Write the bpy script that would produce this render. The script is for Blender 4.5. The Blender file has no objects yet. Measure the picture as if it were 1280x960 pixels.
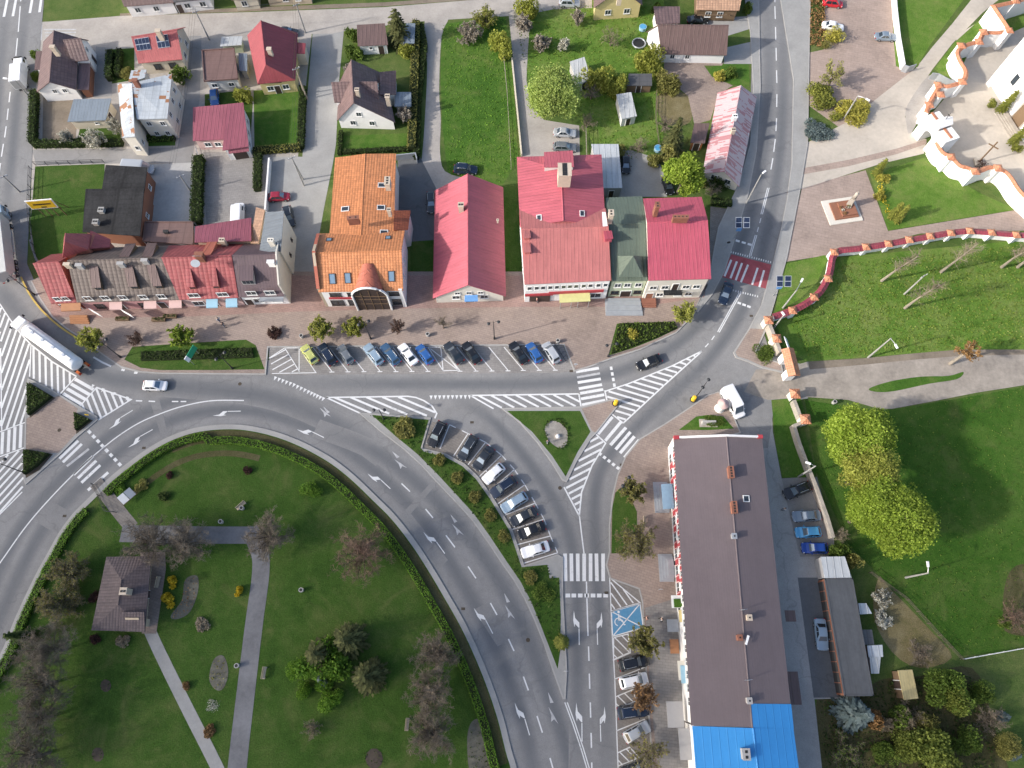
import bpy, bmesh, math, random
from mathutils import Vector, Matrix
R = math.radians
random.seed(7)
# ------------------------------------------------------------------ scene, camera
sc = bpy.context.scene
COL = sc.collection
FPX, PITCH, CAMH = 890.0, R(69.0), 114.0      # focal length in photo pixels, tilt below the horizon, height of the drone
SN, CS = math.sin(PITCH), math.cos(PITCH)
def K(px, py):
    u = (px - 640) / FPX; v = (py - 480) / FPX; s = SN + v * CS
    return Vector((u / s, (CS - v * SN) / s))
def P2(px, py, h=0.0):
    return K(px, py) * (CAMH - h)
def P(px, py, h=0.0):
    k = K(px, py) * (CAMH - h)
    return Vector((k.x, k.y, h))
def hsolve(base, top):                        # height of a point above a base point
    kb, ke = K(*base), K(*top)
    return CAMH * (1 - kb.dot(ke) / ke.dot(ke))
def hsolve_w(m, top):                         # height of image point 'top' known to stand over plan point m
    ke = K(*top)
    return CAMH - m.dot(ke) / ke.dot(ke)
def heading(px, py, dx, dy):
    a = P2(px, py); b = P2(px + dx, py + dy)
    return math.atan2(b.y - a.y, b.x - a.x)
cam_d = bpy.data.cameras.new('camera'); cam = bpy.data.objects.new('camera', cam_d); COL.objects.link(cam)
cam.location = (0, 0, CAMH); cam.rotation_euler = (R(90) - PITCH, 0, 0)
cam_d.sensor_width = 36; cam_d.lens = FPX / 1280 * 36; cam_d.clip_start = 1; cam_d.clip_end = 6000
sc.camera = cam
# ------------------------------------------------------------------ light
AZ, EL = math.atan2(6.0, 20.2), R(28)         # shadows fall towards AZ
sd = Vector((math.cos(AZ) * math.cos(EL), math.sin(AZ) * math.cos(EL), -math.sin(EL)))
sun_d = bpy.data.lights.new('sun', 'SUN'); sun_d.energy = 3.0; sun_d.angle = R(1.5); sun_d.color = (1.0, 0.955, 0.90)
sun = bpy.data.objects.new('sun', sun_d); COL.objects.link(sun); sun.location = (-60, -20, 160)
sun.rotation_euler = sd.to_track_quat('-Z', 'Y').to_euler()
w = bpy.data.worlds.new('World'); sc.world = w; w.use_nodes = True
nt = w.node_tree; bg = nt.nodes['Background']; sky = nt.nodes.new('ShaderNodeTexSky')
sky.sky_type = 'NISHITA'; sky.sun_disc = False; sky.sun_elevation = EL
sky.sun_rotation = math.atan2(-sd.x, -sd.y)   # clockwise from +Y
sky.air_density = .9; sky.ozone_density = .8; sky.dust_density = 3.2; sky.altitude = 200
nt.links.new(sky.outputs[0], bg.inputs[0]); bg.inputs[1].default_value = 0.15
sc.view_settings.view_transform = 'Standard'; sc.view_settings.look = 'None'
sc.view_settings.exposure = 0.80; sc.view_settings.gamma = 1
sc.view_settings.use_curve_mapping = False
try:
    sc.cycles.max_bounces = 6; sc.cycles.diffuse_bounces = 3; sc.cycles.transparent_max_bounces = 16
except Exception: pass
# ------------------------------------------------------------------ node helpers
def srgb(r, g, b):
    f = lambda c: ((c / 255 + 0.055) / 1.055) ** 2.4 if c > 10 else c / 255 / 12.92
    return (f(r), f(g), f(b), 1)
class NT:
    def __init__(s, name):
        s.m = bpy.data.materials.new(name); s.m.use_nodes = True
        s.t = s.m.node_tree; s.b = s.t.nodes['Principled BSDF']
    def n(s, kind, **kw):
        nd = s.t.nodes.new(kind)
        for k, v in kw.items():
            if k.startswith('i_'): nd.inputs[int(k[2:])].default_value = v
            else: setattr(nd, k, v)
        return nd
    def l(s, a, b): s.t.links.new(a, b)
    def coord(s, kind='Object'):
        return s.n('ShaderNodeTexCoord').outputs[kind]
    def noise(s, co, scale, detail=4, rough=.6, dist=0):
        nd = s.n('ShaderNodeTexNoise'); s.l(co, nd.inputs['Vector'])
        nd.inputs['Scale'].default_value = scale; nd.inputs['Detail'].default_value = detail
        nd.inputs['Roughness'].default_value = rough; nd.inputs['Distortion'].default_value = dist
        return nd.outputs['Fac']
    def ramp(s, fac, stops):
        nd = s.n('ShaderNodeValToRGB'); s.l(fac, nd.inputs[0]); e = nd.color_ramp.elements
        e[0].position, e[0].color = stops[0]; e[1].position, e[1].color = stops[-1]
        for p, c in stops[1:-1]:
            x = e.new(p); x.color = c
        return nd.outputs[0]
    def mix(s, a, b, fac, mode='MIX'):
        nd = s.n('ShaderNodeMix', data_type='RGBA', blend_type=mode)
        for sock, v in ((nd.inputs[0], fac), (nd.inputs[6], a), (nd.inputs[7], b)):
            if hasattr(v, 'is_output'): s.l(v, sock)
            else: sock.default_value = v
        return nd.outputs[2]
    def math(s, op, a, b=0.0, c=0.0):
        nd = s.n('ShaderNodeMath', operation=op)
        for i, v in enumerate((a, b, c)):
            if hasattr(v, 'is_output'): s.l(v, nd.inputs[i])
            else: nd.inputs[i].default_value = v
        return nd.outputs[0]
    def bump(s, h, strength=.4, dist=.05):
        nd = s.n('ShaderNodeBump'); s.l(h, nd.inputs['Height'])
        nd.inputs['Strength'].default_value = strength; nd.inputs['Distance'].default_value = dist
        s.l(nd.outputs[0], s.b.inputs['Normal'])
    def out(s, col=None, rough=.8, spec=.3, metal=0):
        if col is not None:
            if hasattr(col, 'is_output'): s.l(col, s.b.inputs['Base Color'])
            else: s.b.inputs['Base Color'].default_value = col
        if hasattr(rough, 'is_output'): s.l(rough, s.b.inputs['Roughness'])
        else: s.b.inputs['Roughness'].default_value = rough
        s.b.inputs['Specular IOR Level'].default_value = spec
        s.b.inputs['Metallic'].default_value = metal
        return s.m
def sh(c, f): return (min(c[0] * f, 1), min(c[1] * f, 1), min(c[2] * f, 1), 1)
BW = lambda v: (v, v, v, 1)
M = {}
def paint_mat(name, c, under, thr=.60):
    t = NT(name); co = t.coord(); a = t.noise(co, .22, 4); b = t.noise(co, 3.2, 6, .8)
    f = t.math('ADD', t.math('MULTIPLY', a, .4), t.math('MULTIPLY', b, .6)); col = t.ramp(f, [(.3, sh(c, .78)), (.5, c), (.7, sh(c, 1.08))])
    col = t.mix(col, under, t.ramp(f, [(thr - .05, BW(0)), (thr + .06, BW(.85))])); return t.out(col, .7, .25)
def rough_mat(name, c, var=.18, sc1=.25, sc2=3.0, rough=.85, spec=.25, bump=.25):
    t = NT(name); co = t.coord()
    a = t.noise(co, sc1, 5); b = t.noise(co, sc2, 6, .7)
    f = t.math('ADD', t.math('MULTIPLY', a, .6), t.math('MULTIPLY', b, .4))
    col = t.ramp(f, [(.32, sh(c, 1 - var)), (.5, c), (.68, sh(c, 1 + var))])
    if bump: t.bump(b, bump, .04)
    return t.out(col, rough, spec)
def grass_mat(name, c1, c2, c3, big=.05):
    t = NT(name); co = t.coord()
    a = t.noise(co, big, 6, .62, .4); b = t.noise(co, .55, 6, .7); d = t.noise(co, 5.0, 5, .75)
    f = t.math('ADD', t.math('MULTIPLY', a, .55), t.math('MULTIPLY', b, .45))
    col = t.ramp(f, [(.30, c1), (.48, c2), (.70, c3)])
    col = t.mix(col, t.ramp(d, [(.25, BW(.45)), (.5, BW(.95)), (.8, BW(1.6))]), .8, 'MULTIPLY')
    e = t.noise(co, .16, 7, .7, 1.0); col = t.mix(col, t.mix(c3, (.19, .155, .075, 1), .5), t.ramp(e, [(.53, BW(0)), (.74, BW(.55))]))
    t.bump(t.math('ADD', d, t.math('MULTIPLY', b, .6)), .9, .12)
    return t.out(col, .95, .1)
def asphalt_mat(name, c, var=.2, wear=0):
    t = NT(name); co = t.coord()
    a = t.noise(co, .09, 6, .65, .6); b = t.noise(co, .8, 5, .7); d = t.noise(co, 9, 3, .8)
    f = t.math('ADD', t.math('MULTIPLY', a, .6), t.math('MULTIPLY', b, .4))
    col = t.ramp(f, [(.3, sh(c, 1 - var)), (.5, c), (.7, sh(c, 1 + var))])
    col = t.mix(col, t.ramp(d, [(.3, BW(.82)), (.7, BW(1.15))]), 1, 'MULTIPLY')
    # dark crack-sealing and repair seams
    vo = t.n('ShaderNodeTexVoronoi', feature='DISTANCE_TO_EDGE'); vo.inputs['Scale'].default_value = .07
    wv = t.n('ShaderNodeVectorMath', operation='ADD'); t.l(co, wv.inputs[0])
    nn = t.n('ShaderNodeTexNoise'); nn.inputs['Scale'].default_value = .35; t.l(co, nn.inputs['Vector'])
    sc_ = t.n('ShaderNodeVectorMath', operation='SCALE'); t.l(nn.outputs['Color'], sc_.inputs[0]); sc_.inputs['Scale'].default_value = 4
    t.l(sc_.outputs[0], wv.inputs[1]); t.l(wv.outputs[0], vo.inputs['Vector'])
    cr = t.ramp(vo.outputs['Distance'], [(0, BW(.72)), (.006, BW(.8)), (.010, BW(1))])
    col = t.mix(col, cr, .55, 'MULTIPLY')
    if wear:
        at = t.n('ShaderNodeAttribute', attribute_name='wear'); col = t.mix(col, (.098, .105, .115, 1), t.math('MULTIPLY', wear, t.math('MULTIPLY', at.outputs['Fac'], t.math('ADD', .45, a))))
    t.bump(d, .25, .02)
    return t.out(col, .82, .3)
def paving_mat(name, c, c2, bw=.9, bh=.45, rot=0.0, stain=.3):
    t = NT(name); co = t.coord()
    mp = t.n('ShaderNodeMapping'); t.l(co, mp.inputs[0]); mp.inputs['Rotation'].default_value = (0, 0, rot)
    br = t.n('ShaderNodeTexBrick'); t.l(mp.outputs[0], br.inputs['Vector'])
    br.inputs['Color1'].default_value = c; br.inputs['Color2'].default_value = c2; br.inputs['Mortar'].default_value = sh(c, .62)
    br.inputs['Scale'].default_value = 1; br.inputs['Mortar Size'].default_value = .018
    br.inputs['Brick Width'].default_value = bw; br.inputs['Row Height'].default_value = bh
    a = t.noise(co, .12, 6, .65, .8); b = t.noise(co, 1.6, 5, .75)
    f = t.math('ADD', t.math('MULTIPLY', a, .65), t.math('MULTIPLY', b, .35))
    col = t.mix(br.outputs[0], t.ramp(f, [(.32, BW(1 - stain)), (.5, BW(1)), (.7, BW(1 + stain * .6))]), 1, 'MULTIPLY')
    t.bump(b, .15, .02)
    return t.out(col, .9, .2)
def roof_mat(name, c, kind='seam', per=.55, per2=.35, var=.14, rough=.55, wear=None, spec=.4, metal=0, streak=.9, line=.6):
    t = NT(name); uv = t.coord('UV'); co = t.coord()
    sep = t.n('ShaderNodeSeparateXYZ'); t.l(uv, sep.inputs[0])
    a = t.noise(co, .3, 5, .65); b = t.noise(co, 2.5, 5, .7)
    f = t.math('ADD', t.math('MULTIPLY', a, .6), t.math('MULTIPLY', b, .4))
    col = t.ramp(f, [(.3, sh(c, 1 - var)), (.5, c), (.7, sh(c, 1 + var))])
    fu = t.math('FRACT', t.math('DIVIDE', sep.outputs[0], per))
    if kind == 'seam':
        h = t.math('SUBTRACT', 1, t.math('MULTIPLY', t.math('ABSOLUTE', t.math('SUBTRACT', fu, .5)), 12))
        h = t.math('MAXIMUM', h, 0)
        col = t.mix(col, sh(c, .6), t.math('MULTIPLY', h, line))
        t.bump(h, min(.8, line * 1.3), .06)
    elif kind == 'tile':
        fv = t.math('FRACT', t.math('DIVIDE', sep.outputs[1], per2))
        hu = t.math('SINE', t.math('MULTIPLY', fu, math.pi))
        h = t.math('ADD', t.math('MULTIPLY', hu, .6), t.math('MULTIPLY', t.math('SUBTRACT', 1, fv), .6))
        dk = t.math('MULTIPLY', t.math('SUBTRACT', 1, hu), .3)
        col = t.mix(col, sh(c, .55), dk)
        col = t.mix(col, sh(c, .72), t.math('GREATER_THAN', fv, .86))
        cell = t.n('ShaderNodeTexWhiteNoise', noise_dimensions='2D')
        cv = t.n('ShaderNodeCombineXYZ'); t.l(t.math('FLOOR', t.math('DIVIDE', sep.outputs[0], per)), cv.inputs[0]); t.l(t.math('FLOOR', t.math('DIVIDE', sep.outputs[1], per2)), cv.inputs[1])
        t.l(cv.outputs[0], cell.inputs['Vector'])
        col = t.mix(col, t.ramp(cell.outputs['Value'], [(0, BW(.86)), (1, BW(1.12))]), 1, 'MULTIPLY')
        t.bump(h, .7, .07)
    elif kind == 'sheet':
        fv = t.math('FRACT', t.math('DIVIDE', sep.outputs[1], per2))
        e = t.math('MAXIMUM', t.math('GREATER_THAN', fu, .93), t.math('GREATER_THAN', fv, .94))
        col = t.mix(col, sh(c, .6), t.math('MULTIPLY', e, .6))
        t.bump(b, .3, .04)
    mp = t.n('ShaderNodeMapping'); t.l(uv, mp.inputs[0]); mp.inputs['Scale'].default_value = (1.6, .14, 1)
    col = t.mix(col, t.ramp(t.noise(mp.outputs[0], 1, 5, .7), [(.28, BW(.76)), (.5, BW(1)), (.75, BW(1.14))]), streak, 'MULTIPLY')
    if wear is not None:
        wc, thr, cellw = wear[:3]; cellh = wear[3] if len(wear) > 3 else cellw * .6
        cell = t.n('ShaderNodeTexWhiteNoise', noise_dimensions='2D')
        cv = t.n('ShaderNodeCombineXYZ'); t.l(t.math('FLOOR', t.math('DIVIDE', sep.outputs[0], cellw)), cv.inputs[0]); t.l(t.math('FLOOR', t.math('DIVIDE', sep.outputs[1], cellh)), cv.inputs[1])
        t.l(cv.outputs[0], cell.inputs['Vector'])
        n2 = t.noise(co, .22, 4, .6)
        m_ = t.math('GREATER_THAN', t.math('ADD', t.math('MULTIPLY', cell.outputs['Value'], .35), n2), thr)
        col = t.mix(col, wc, m_)
    return t.out(col, rough, spec, metal)
def plain(name, c, rough=.6, spec=.4, metal=0, var=.08):
    t = NT(name); co = t.coord(); a = t.noise(co, 1.3, 4)
    col = t.ramp(a, [(.3, sh(c, 1 - var)), (.7, sh(c, 1 + var))])
    return t.out(col, rough, spec, metal)
def leaf_mat(name, c, var=.45, hue=None, trans=.3):
    t = NT(name); geo = t.n('ShaderNodeNewGeometry'); oi = t.n('ShaderNodeObjectInfo')
    c2 = hue or sh(c, 1.3)
    col = t.ramp(geo.outputs['Random Per Island'], [(0, sh(c, 1 - var)), (.55, c), (1, c2)])
    co = t.coord(); a = t.noise(co, .8, 3)
    col = t.mix(col, t.ramp(a, [(.3, BW(.72)), (.7, BW(1.25))]), 1, 'MULTIPLY')
    col = t.mix(col, t.ramp(oi.outputs['Random'], [(0, BW(.88)), (1, BW(1.1))]), 1, 'MULTIPLY')
    t.out(col, .7, .2)
    tr = t.n('ShaderNodeBsdfTranslucent'); t.l(col, tr.inputs[0])
    mx = t.n('ShaderNodeMixShader'); mx.inputs[0].default_value = trans
    t.l(t.b.outputs[0], mx.inputs[1]); t.l(tr.outputs[0], mx.inputs[2])
    t.l(mx.outputs[0], t.t.nodes['Material Output'].inputs[0])
    return t.m
# ------------------------------------------------------------------ mesh builder
class MB:
    def __init__(s): s.v = []; s.f = []; s.mi = []
    def face(s, pts, mi=0):
        i = len(s.v); s.v += [Vector(p) for p in pts]; s.f.append(tuple(range(i, i + len(pts)))); s.mi.append(mi)
    def raw(s, vs, fs, mi=0):
        i = len(s.v); s.v += [Vector(p) for p in vs]
        for f in fs: s.f.append(tuple(i + k for k in f)); s.mi.append(mi)
    def prism(s, pts, z0, z1, mi=0, bottom=True):
        n = len(pts); vs = [(p[0], p[1], z0) for p in pts] + [(p[0], p[1], z1) for p in pts]
        fs = [(i, (i + 1) % n, n + (i + 1) % n, n + i) for i in range(n)] + [tuple(range(n, 2 * n))]
        if bottom: fs.append(tuple(reversed(range(n))))
        s.raw(vs, fs, mi)
    def hull(s, bot, top, mi=0):               # bottom ring and top ring (same count) joined
        n = len(bot); s.raw(list(bot) + list(top), [(i, (i + 1) % n, n + (i + 1) % n, n + i) for i in range(n)] + [tuple(range(n, 2 * n)), tuple(reversed(range(n)))], mi)
    def slab(s, pts, th, mi=0):                # planar polygon thickened downwards
        pts = [Vector(p) for p in pts]
        s.hull([p - Vector((0, 0, th)) for p in pts], pts, mi)
    def box(s, c, d, rz=0, mi=0, m=None):
        c = Vector(c); a = Matrix.Rotation(rz, 3, 'Z') if m is None else m
        vs = [c + a @ Vector((x * d[0] / 2, y * d[1] / 2, z * d[2] / 2)) for z in (-1, 1) for x, y in ((-1, -1), (1, -1), (1, 1), (-1, 1))]
        s.hull(vs[:4], vs[4:], mi)
    def tube(s, pts, rs, n=6, mi=0, cap=True):
        pts = [Vector(p) for p in pts]
        if not isinstance(rs, (list, tuple)): rs = [rs] * len(pts)
        i0 = len(s.v)
        for k, p in enumerate(pts):
            d = (pts[min(k + 1, len(pts) - 1)] - pts[max(k - 1, 0)])
            if d.length < 1e-6: d = Vector((0, 0, 1))
            d.normalize(); a = d.orthogonal().normalized() if abs(d.z) < .99 else Vector((1, 0, 0)); a = (a - d * a.dot(d)).normalized(); b = d.cross(a)
            for j in range(n):
                t = 2 * math.pi * j / n; s.v.append(p + (a * math.cos(t) + b * math.sin(t)) * rs[k])
        for k in range(len(pts) - 1):
            for j in range(n):
                s.f.append((i0 + k * n + j, i0 + k * n + (j + 1) % n, i0 + (k + 1) * n + (j + 1) % n, i0 + (k + 1) * n + j)); s.mi.append(mi)
        if cap:
            s.f.append(tuple(i0 + j for j in reversed(range(n)))); s.mi.append(mi)
            s.f.append(tuple(i0 + (len(pts) - 1) * n + j for j in range(n))); s.mi.append(mi)
    def cyl(s, p0, p1, r, n=12, mi=0, r1=None): s.tube([p0, p1], [r, r if r1 is None else r1], n, mi)
    def ball(s, c, r, nu=8, nv=6, mi=0):
        c = Vector(c); rx, ry, rz = (r, r, r) if not isinstance(r, (tuple, list)) else r
        vs = [c + Vector((0, 0, rz))]
        for j in range(1, nv):
            t = math.pi * j / nv
            for i in range(nu):
                p = 2 * math.pi * i / nu; vs.append(c + Vector((rx * math.sin(t) * math.cos(p), ry * math.sin(t) * math.sin(p), rz * math.cos(t))))
        vs.append(c - Vector((0, 0, rz))); fs = []
        for i in range(nu): fs.append((0, 1 + i, 1 + (i + 1) % nu))
        for j in range(nv - 2):
            for i in range(nu):
                a = 1 + j * nu; fs.append((a + i, a + nu + i, a + nu + (i + 1) % nu, a + (i + 1) % nu))
        L = len(vs) - 1; a = 1 + (nv - 2) * nu
        for i in range(nu): fs.append((L, a + (i + 1) % nu, a + i))
        s.raw(vs, fs, mi)
    def build(s, name, mats, parent=None, origin=None, smooth=False, fix=True, uv=True):
        me = bpy.data.meshes.new(name); o = Vector(origin) if origin is not None else Vector((0, 0, 0))
        me.from_pydata([tuple(v - o) for v in s.v], [], s.f)
        if not isinstance(mats, (list, tuple)): mats = [mats]
        for m in mats: me.materials.append(m)
        if len(mats) > 1: me.polygons.foreach_set('material_index', s.mi)
        if fix:
            bm = bmesh.new(); bm.from_mesh(me); bmesh.ops.recalc_face_normals(bm, faces=bm.faces); bm.to_mesh(me); bm.free()
        me.update()
        if uv: auto_uv(me)
        if smooth: me.polygons.foreach_set('use_smooth', [True] * len(me.polygons))
        ob = bpy.data.objects.new(name, me); COL.objects.link(ob)
        if parent is not None: ob.parent = parent
        return ob
def auto_uv(me):
    uvl = me.uv_layers.new(name='UVMap'); data = uvl.data; vs = me.vertices
    for p in me.polygons:
        n = p.normal
        if abs(n.z) > .985: t = Vector((1, 0, 0)); b = Vector((0, 1, 0))
        else:
            t = Vector((0, 0, 1)).cross(n).normalized(); b = n.cross(t)
        for li in p.loop_indices:
            co = vs[me.loops[li].vertex_index].co; data[li].uv = (co.dot(t), co.dot(b))
# ------------------------------------------------------------------ tagging
def tag(o, label=None, cat=None, group=None, kind=None):
    if label: o['label'] = label
    if cat: o['category'] = cat
    if group: o['group'] = group
    if kind: o['kind'] = kind
    return o
def thing(name, label, cat, loc=(0, 0, 0), rz=0, group=None):
    o = bpy.data.objects.new(name, None); COL.objects.link(o); o.empty_display_size = .5
    o.location = loc; o.rotation_euler = (0, 0, rz)
    return tag(o, label, cat, group)
def kids(o):
    return [c for c in bpy.data.objects if c.parent == o]
def copy_tree(o, tree=None, parent=None):
    tree = tree or snapshot(o)
    return _copy(tree, parent)
def snapshot(o): return (o, [snapshot(c) for c in kids(o)])
def _copy(tree, parent):
    c = tree[0].copy(); COL.objects.link(c); c.parent = parent
    for t in tree[1]: _copy(t, c)
    return c
# ------------------------------------------------------------------ ground helpers
def cr(pts, n=6, closed=False):                # Catmull-Rom through points
    pts = [Vector(p[:2]) for p in pts]; out = []; L = len(pts)
    rng = range(L if closed else L - 1)
    for i in rng:
        p0 = pts[(i - 1) % L] if closed or i > 0 else pts[0]; p1 = pts[i]; p2 = pts[(i + 1) % L]; p3 = pts[(i + 2) % L] if closed or i + 2 < L else pts[-1]
        for k in range(n):
            t = k / n
            out.append(.5 * ((2 * p1) + (p2 - p0) * t + (2 * p0 - 5 * p1 + 4 * p2 - p3) * t * t + (3 * p1 - p0 - 3 * p2 + p3) * t ** 3))
    if not closed: out.append(pts[-1])
    return out
def px(pts, h=0): return [P2(p[0], p[1], h) for p in pts]
def sheet(name, pts, m, z, kind='structure', mb=None):
    b = MB(); b.face([(p[0], p[1], z) for p in pts]); o = b.build(name, m)
    if o.data.polygons[0].normal.z < 0:
        o.data.flip_normals()
    return tag(o, kind=kind)
def island(name, pts, m, z1, z0=-.1, kerb=None, kw=.18, kh=.02):
    b = MB(); b.prism([(p[0], p[1]) for p in pts], z0, z1, bottom=False); o = tag(b.build(name, m), kind='structure')
    if kerb is not None: strip(name + '_kerb' if not name.endswith('kerb') else name, list(pts) + [pts[0]], kw, kerb, z0, z1 + kh, closed=True)
    return o
def offset_line(pts, w, closed=False):
    pts = [Vector(p[:2]) for p in pts]
    if closed and (pts[0] - pts[-1]).length < 1e-6: pts = pts[:-1]
    L = len(pts); out = []
    for i in range(L):
        a = pts[(i - 1) % L] if closed or i > 0 else pts[i]; c = pts[(i + 1) % L] if closed or i < L - 1 else pts[i]
        d1 = (pts[i] - a); d2 = (c - pts[i]); d = (d1.normalized() if d1.length > 1e-9 else Vector((0, 0))) + (d2.normalized() if d2.length > 1e-9 else Vector((0, 0)))
        if d.length < 1e-6: d = d2 if d2.length else d1
        d.normalize(); nrm = Vector((-d.y, d.x)); 
        k = 1.0
        if d1.length > 1e-9 and d2.length > 1e-9: k = min(1 / max(.4, nrm.dot(Vector((-d1.normalized().y, d1.normalized().x)))), 2)
        out.append(pts[i] + nrm * w * k)
    return out
def strip_mb(b, pts, w, z0, z1, closed=False, mi=0):   # raised strip along a line
    l = offset_line(pts, w / 2, closed); r = offset_line(pts, -w / 2, closed); n = len(l)
    for i in range(n if closed else n - 1):
        j = (i + 1) % n
        bot = [(l[i].x, l[i].y, z0), (r[i].x, r[i].y, z0), (r[j].x, r[j].y, z0), (l[j].x, l[j].y, z0)]
        b.face([(p[0], p[1], z1) for p in bot], mi)
        if z1 - z0 > .01:
            if not closed and i == 0: b.face([bot[0], bot[1], (*bot[1][:2], z1), (*bot[0][:2], z1)], mi)
            if not closed and i == n - 2: b.face([bot[3], bot[2], (*bot[2][:2], z1), (*bot[3][:2], z1)], mi)
            b.face([bot[0], bot[3], (bot[3][0], bot[3][1], z1), (bot[0][0], bot[0][1], z1)], mi)
            b.face([bot[1], bot[2], (bot[2][0], bot[2][1], z1), (bot[1][0], bot[1][1], z1)], mi)
def strip(name, pts, w, m, z0, z1, closed=False, kind='structure'):
    b = MB(); strip_mb(b, pts, w, z0, z1, closed); return tag(b.build(name, m, fix=False), kind=kind)
# ------------------------------------------------------------------ materials
M['asphalt'] = asphalt_mat('asphalt', (.217, .214, .210, 1), .2); M['asphalt_worn'] = asphalt_mat('asphalt_worn', (.217, .214, .210, 1), .2, .75)
M['asphalt_light'] = asphalt_mat('asphalt_light', (.25, .242, .232, 1), .2)
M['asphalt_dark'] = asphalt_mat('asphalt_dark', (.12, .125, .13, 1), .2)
M['concrete'] = rough_mat('concrete', (.30, .295, .28, 1), .16, .3, 3)
M['concrete_pale'] = rough_mat('concrete_pale', (.40, .39, .37, 1), .22, .2, 2)
M['kerb'] = rough_mat('kerb', (.34, .33, .31, 1), .14, .4, 4)
M['yellow_kerb'] = rough_mat('yellow_kerb', (.48, .36, .10, 1), .2, .4, 4)
M['paver_pink'] = paving_mat('paver_pink', (.315, .25, .21, 1), (.275, .217, .185, 1), .8, .4, .3)
M['paver_pink_ne'] = paving_mat('paver_pink_ne', (.36, .28, .235, 1), (.32, .25, .21, 1), 1.2, .6, .25)
M['paver_grey'] = paving_mat('paver_grey', (.27, .255, .24, 1), (.235, .222, .21, 1), .8, .4, .1)
M['paver_brown'] = paving_mat('paver_brown', (.225, .205, .185, 1), (.195, .178, .16, 1), .8, .4, .5)
M['sand'] = rough_mat('sand', (.46, .41, .345, 1), .2, .12, 1.2)
M['gravel'] = rough_mat('gravel', (.36, .33, .295, 1), .22, .25, 2.2)
M['dirt'] = rough_mat('dirt', (.20, .165, .125, 1), .3, .3, 2.2)
M['soil'] = rough_mat('soil', (.075, .06, .045, 1), .35, .5, 3)
M['pebbles'] = rough_mat('pebbles', (.27, .25, .22, 1), .4, .8, 6)
M['grass_base'] = grass_mat('grass_base', (.042, .08, .018, 1), (.078, .125, .030, 1), (.15, .17, .06, 1))
M['grass_park'] = grass_mat('grass_park', (.026, .060, .010, 1), (.048, .098, .017, 1), (.09, .125, .033, 1), .09)
M['grass_lush'] = grass_mat('grass_lush', (.030, .085, .011, 1), (.062, .135, .020, 1), (.135, .19, .045, 1), .08)
M['grass_bright'] = grass_mat('grass_bright', (.05, .115, .014, 1), (.105, .19, .030, 1), (.21, .24, .075, 1), .09)  # lightest of the green lawn tones
M['mark'] = paint_mat('road_paint', (.66, .66, .65, 1), (.30, .30, .295, 1), .585)
M['mark_worn'] = rough_mat('road_paint_worn', (.42, .42, .42, 1), .3, 1.2, 6, .7, .2, .1)
M['mark_red'] = rough_mat('road_paint_red', (.30, .075, .085, 1), .3, .6, 5, .7, .2, .1)
M['mark_blue'] = paint_mat('road_paint_blue', (.09, .25, .40, 1), (.2, .25, .29, 1), .56)
M['lane_grey'] = asphalt_mat('lane_grey', (.33, .32, .305, 1), .2); M['asphalt_patch'] = asphalt_mat('asphalt_patch', (.205, .203, .20, 1), .15); M['path_grey'] = rough_mat('path_grey', (.165, .165, .17, 1), .28, .3, 3); M['track'] = rough_mat('track', (.29, .255, .215, 1), .36, .22, 1.5); M['bed_stone'] = rough_mat('bed_stone', (.125, .12, .095, 1), .45, .8, 6); M['grass_dry'] = grass_mat('grass_dry', (.10, .10, .03, 1), (.18, .15, .075, 1), (.26, .225, .13, 1), .15); M['grass_deep'] = grass_mat('grass_deep', (.022, .063, .008, 1), (.045, .108, .014, 1), (.09, .145, .03, 1), .07)
M['paver_red'] = paving_mat('paver_red', (.32, .215, .185, 1), (.28, .19, .165, 1), .8, .4, .25); M['bed_earth'] = grass_mat('bed_earth', (.05, .06, .02, 1), (.085, .08, .035, 1), (.12, .11, .06, 1), .2)
Z0, ZY, ZR, ZP, ZM = 0.0, .012, .04, .046, .052     # lawn, yards, road, parking, paint
ZS = .16                                            # top of raised pavements and islands
# ------------------------------------------------------------------ terrain
b = MB(); b.face([(-2500, -1200, 0), (2500, -1200, 0), (2500, 3500, 0), (-2500, 3500, 0)])
tag(b.build('terrain', M['grass_base']), kind='structure')
def area(name, pts, m, z=ZY, n=0, closed=True):
    q = px(pts); 
    if n: q = cr(q, n, True)
    return sheet(name, q, M[m], z)
# yards and lanes of the north-west block
area('yard_ground', [(43, 44), (390, 40), (372, 200), (338, 300), (320, 380), (60, 380), (38, 300), (40, 190)], 'gravel', .008)
area('lane', [(40, 187), (180, 186), (222, 184), (228, 150), (236, 44), (252, 44), (250, 120), (242, 190), (240, 204), (185, 204), (45, 206)], 'asphalt_light', .014)
area('concrete_yard', [(184, 206), (243, 203), (245, 270), (243, 300), (178, 306), (176, 240)], 'concrete_pale', .018)
area('paved_yard', [(254, 190), (316, 190), (334, 200), (334, 262), (320, 300), (258, 282)], 'paver_grey', .018)
area('lawn', [(44, 208), (131, 205), (128, 300), (108, 312), (62, 345), (44, 320), (38, 280)], 'grass_park', .016)
area('lawn', [(317, 113), (372, 111), (379, 120), (376, 182), (318, 184)], 'grass_lush', .016)
area('lawn', [(256, 118), (312, 112), (316, 130), (312, 195), (256, 160)], 'grass_park', .016)
area('garden_soil', [(54, 122), (100, 120), (94, 178), (53, 178)], 'dirt', .016)
area('garden_soil', [(100, 160), (150, 158), (152, 180), (96, 180)], 'grass_park', .018)
area('garden_soil', [(180, 160), (220, 160), (219, 182), (181, 183)], 'grass_lush', .018)
area('garden_strip', [(136, 62), (168, 60), (168, 100), (138, 105)], 'grass_park', .018)
area('driveway', [(120, 58), (140, 60), (140, 120), (118, 122)], 'asphalt_light', .019)
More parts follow.
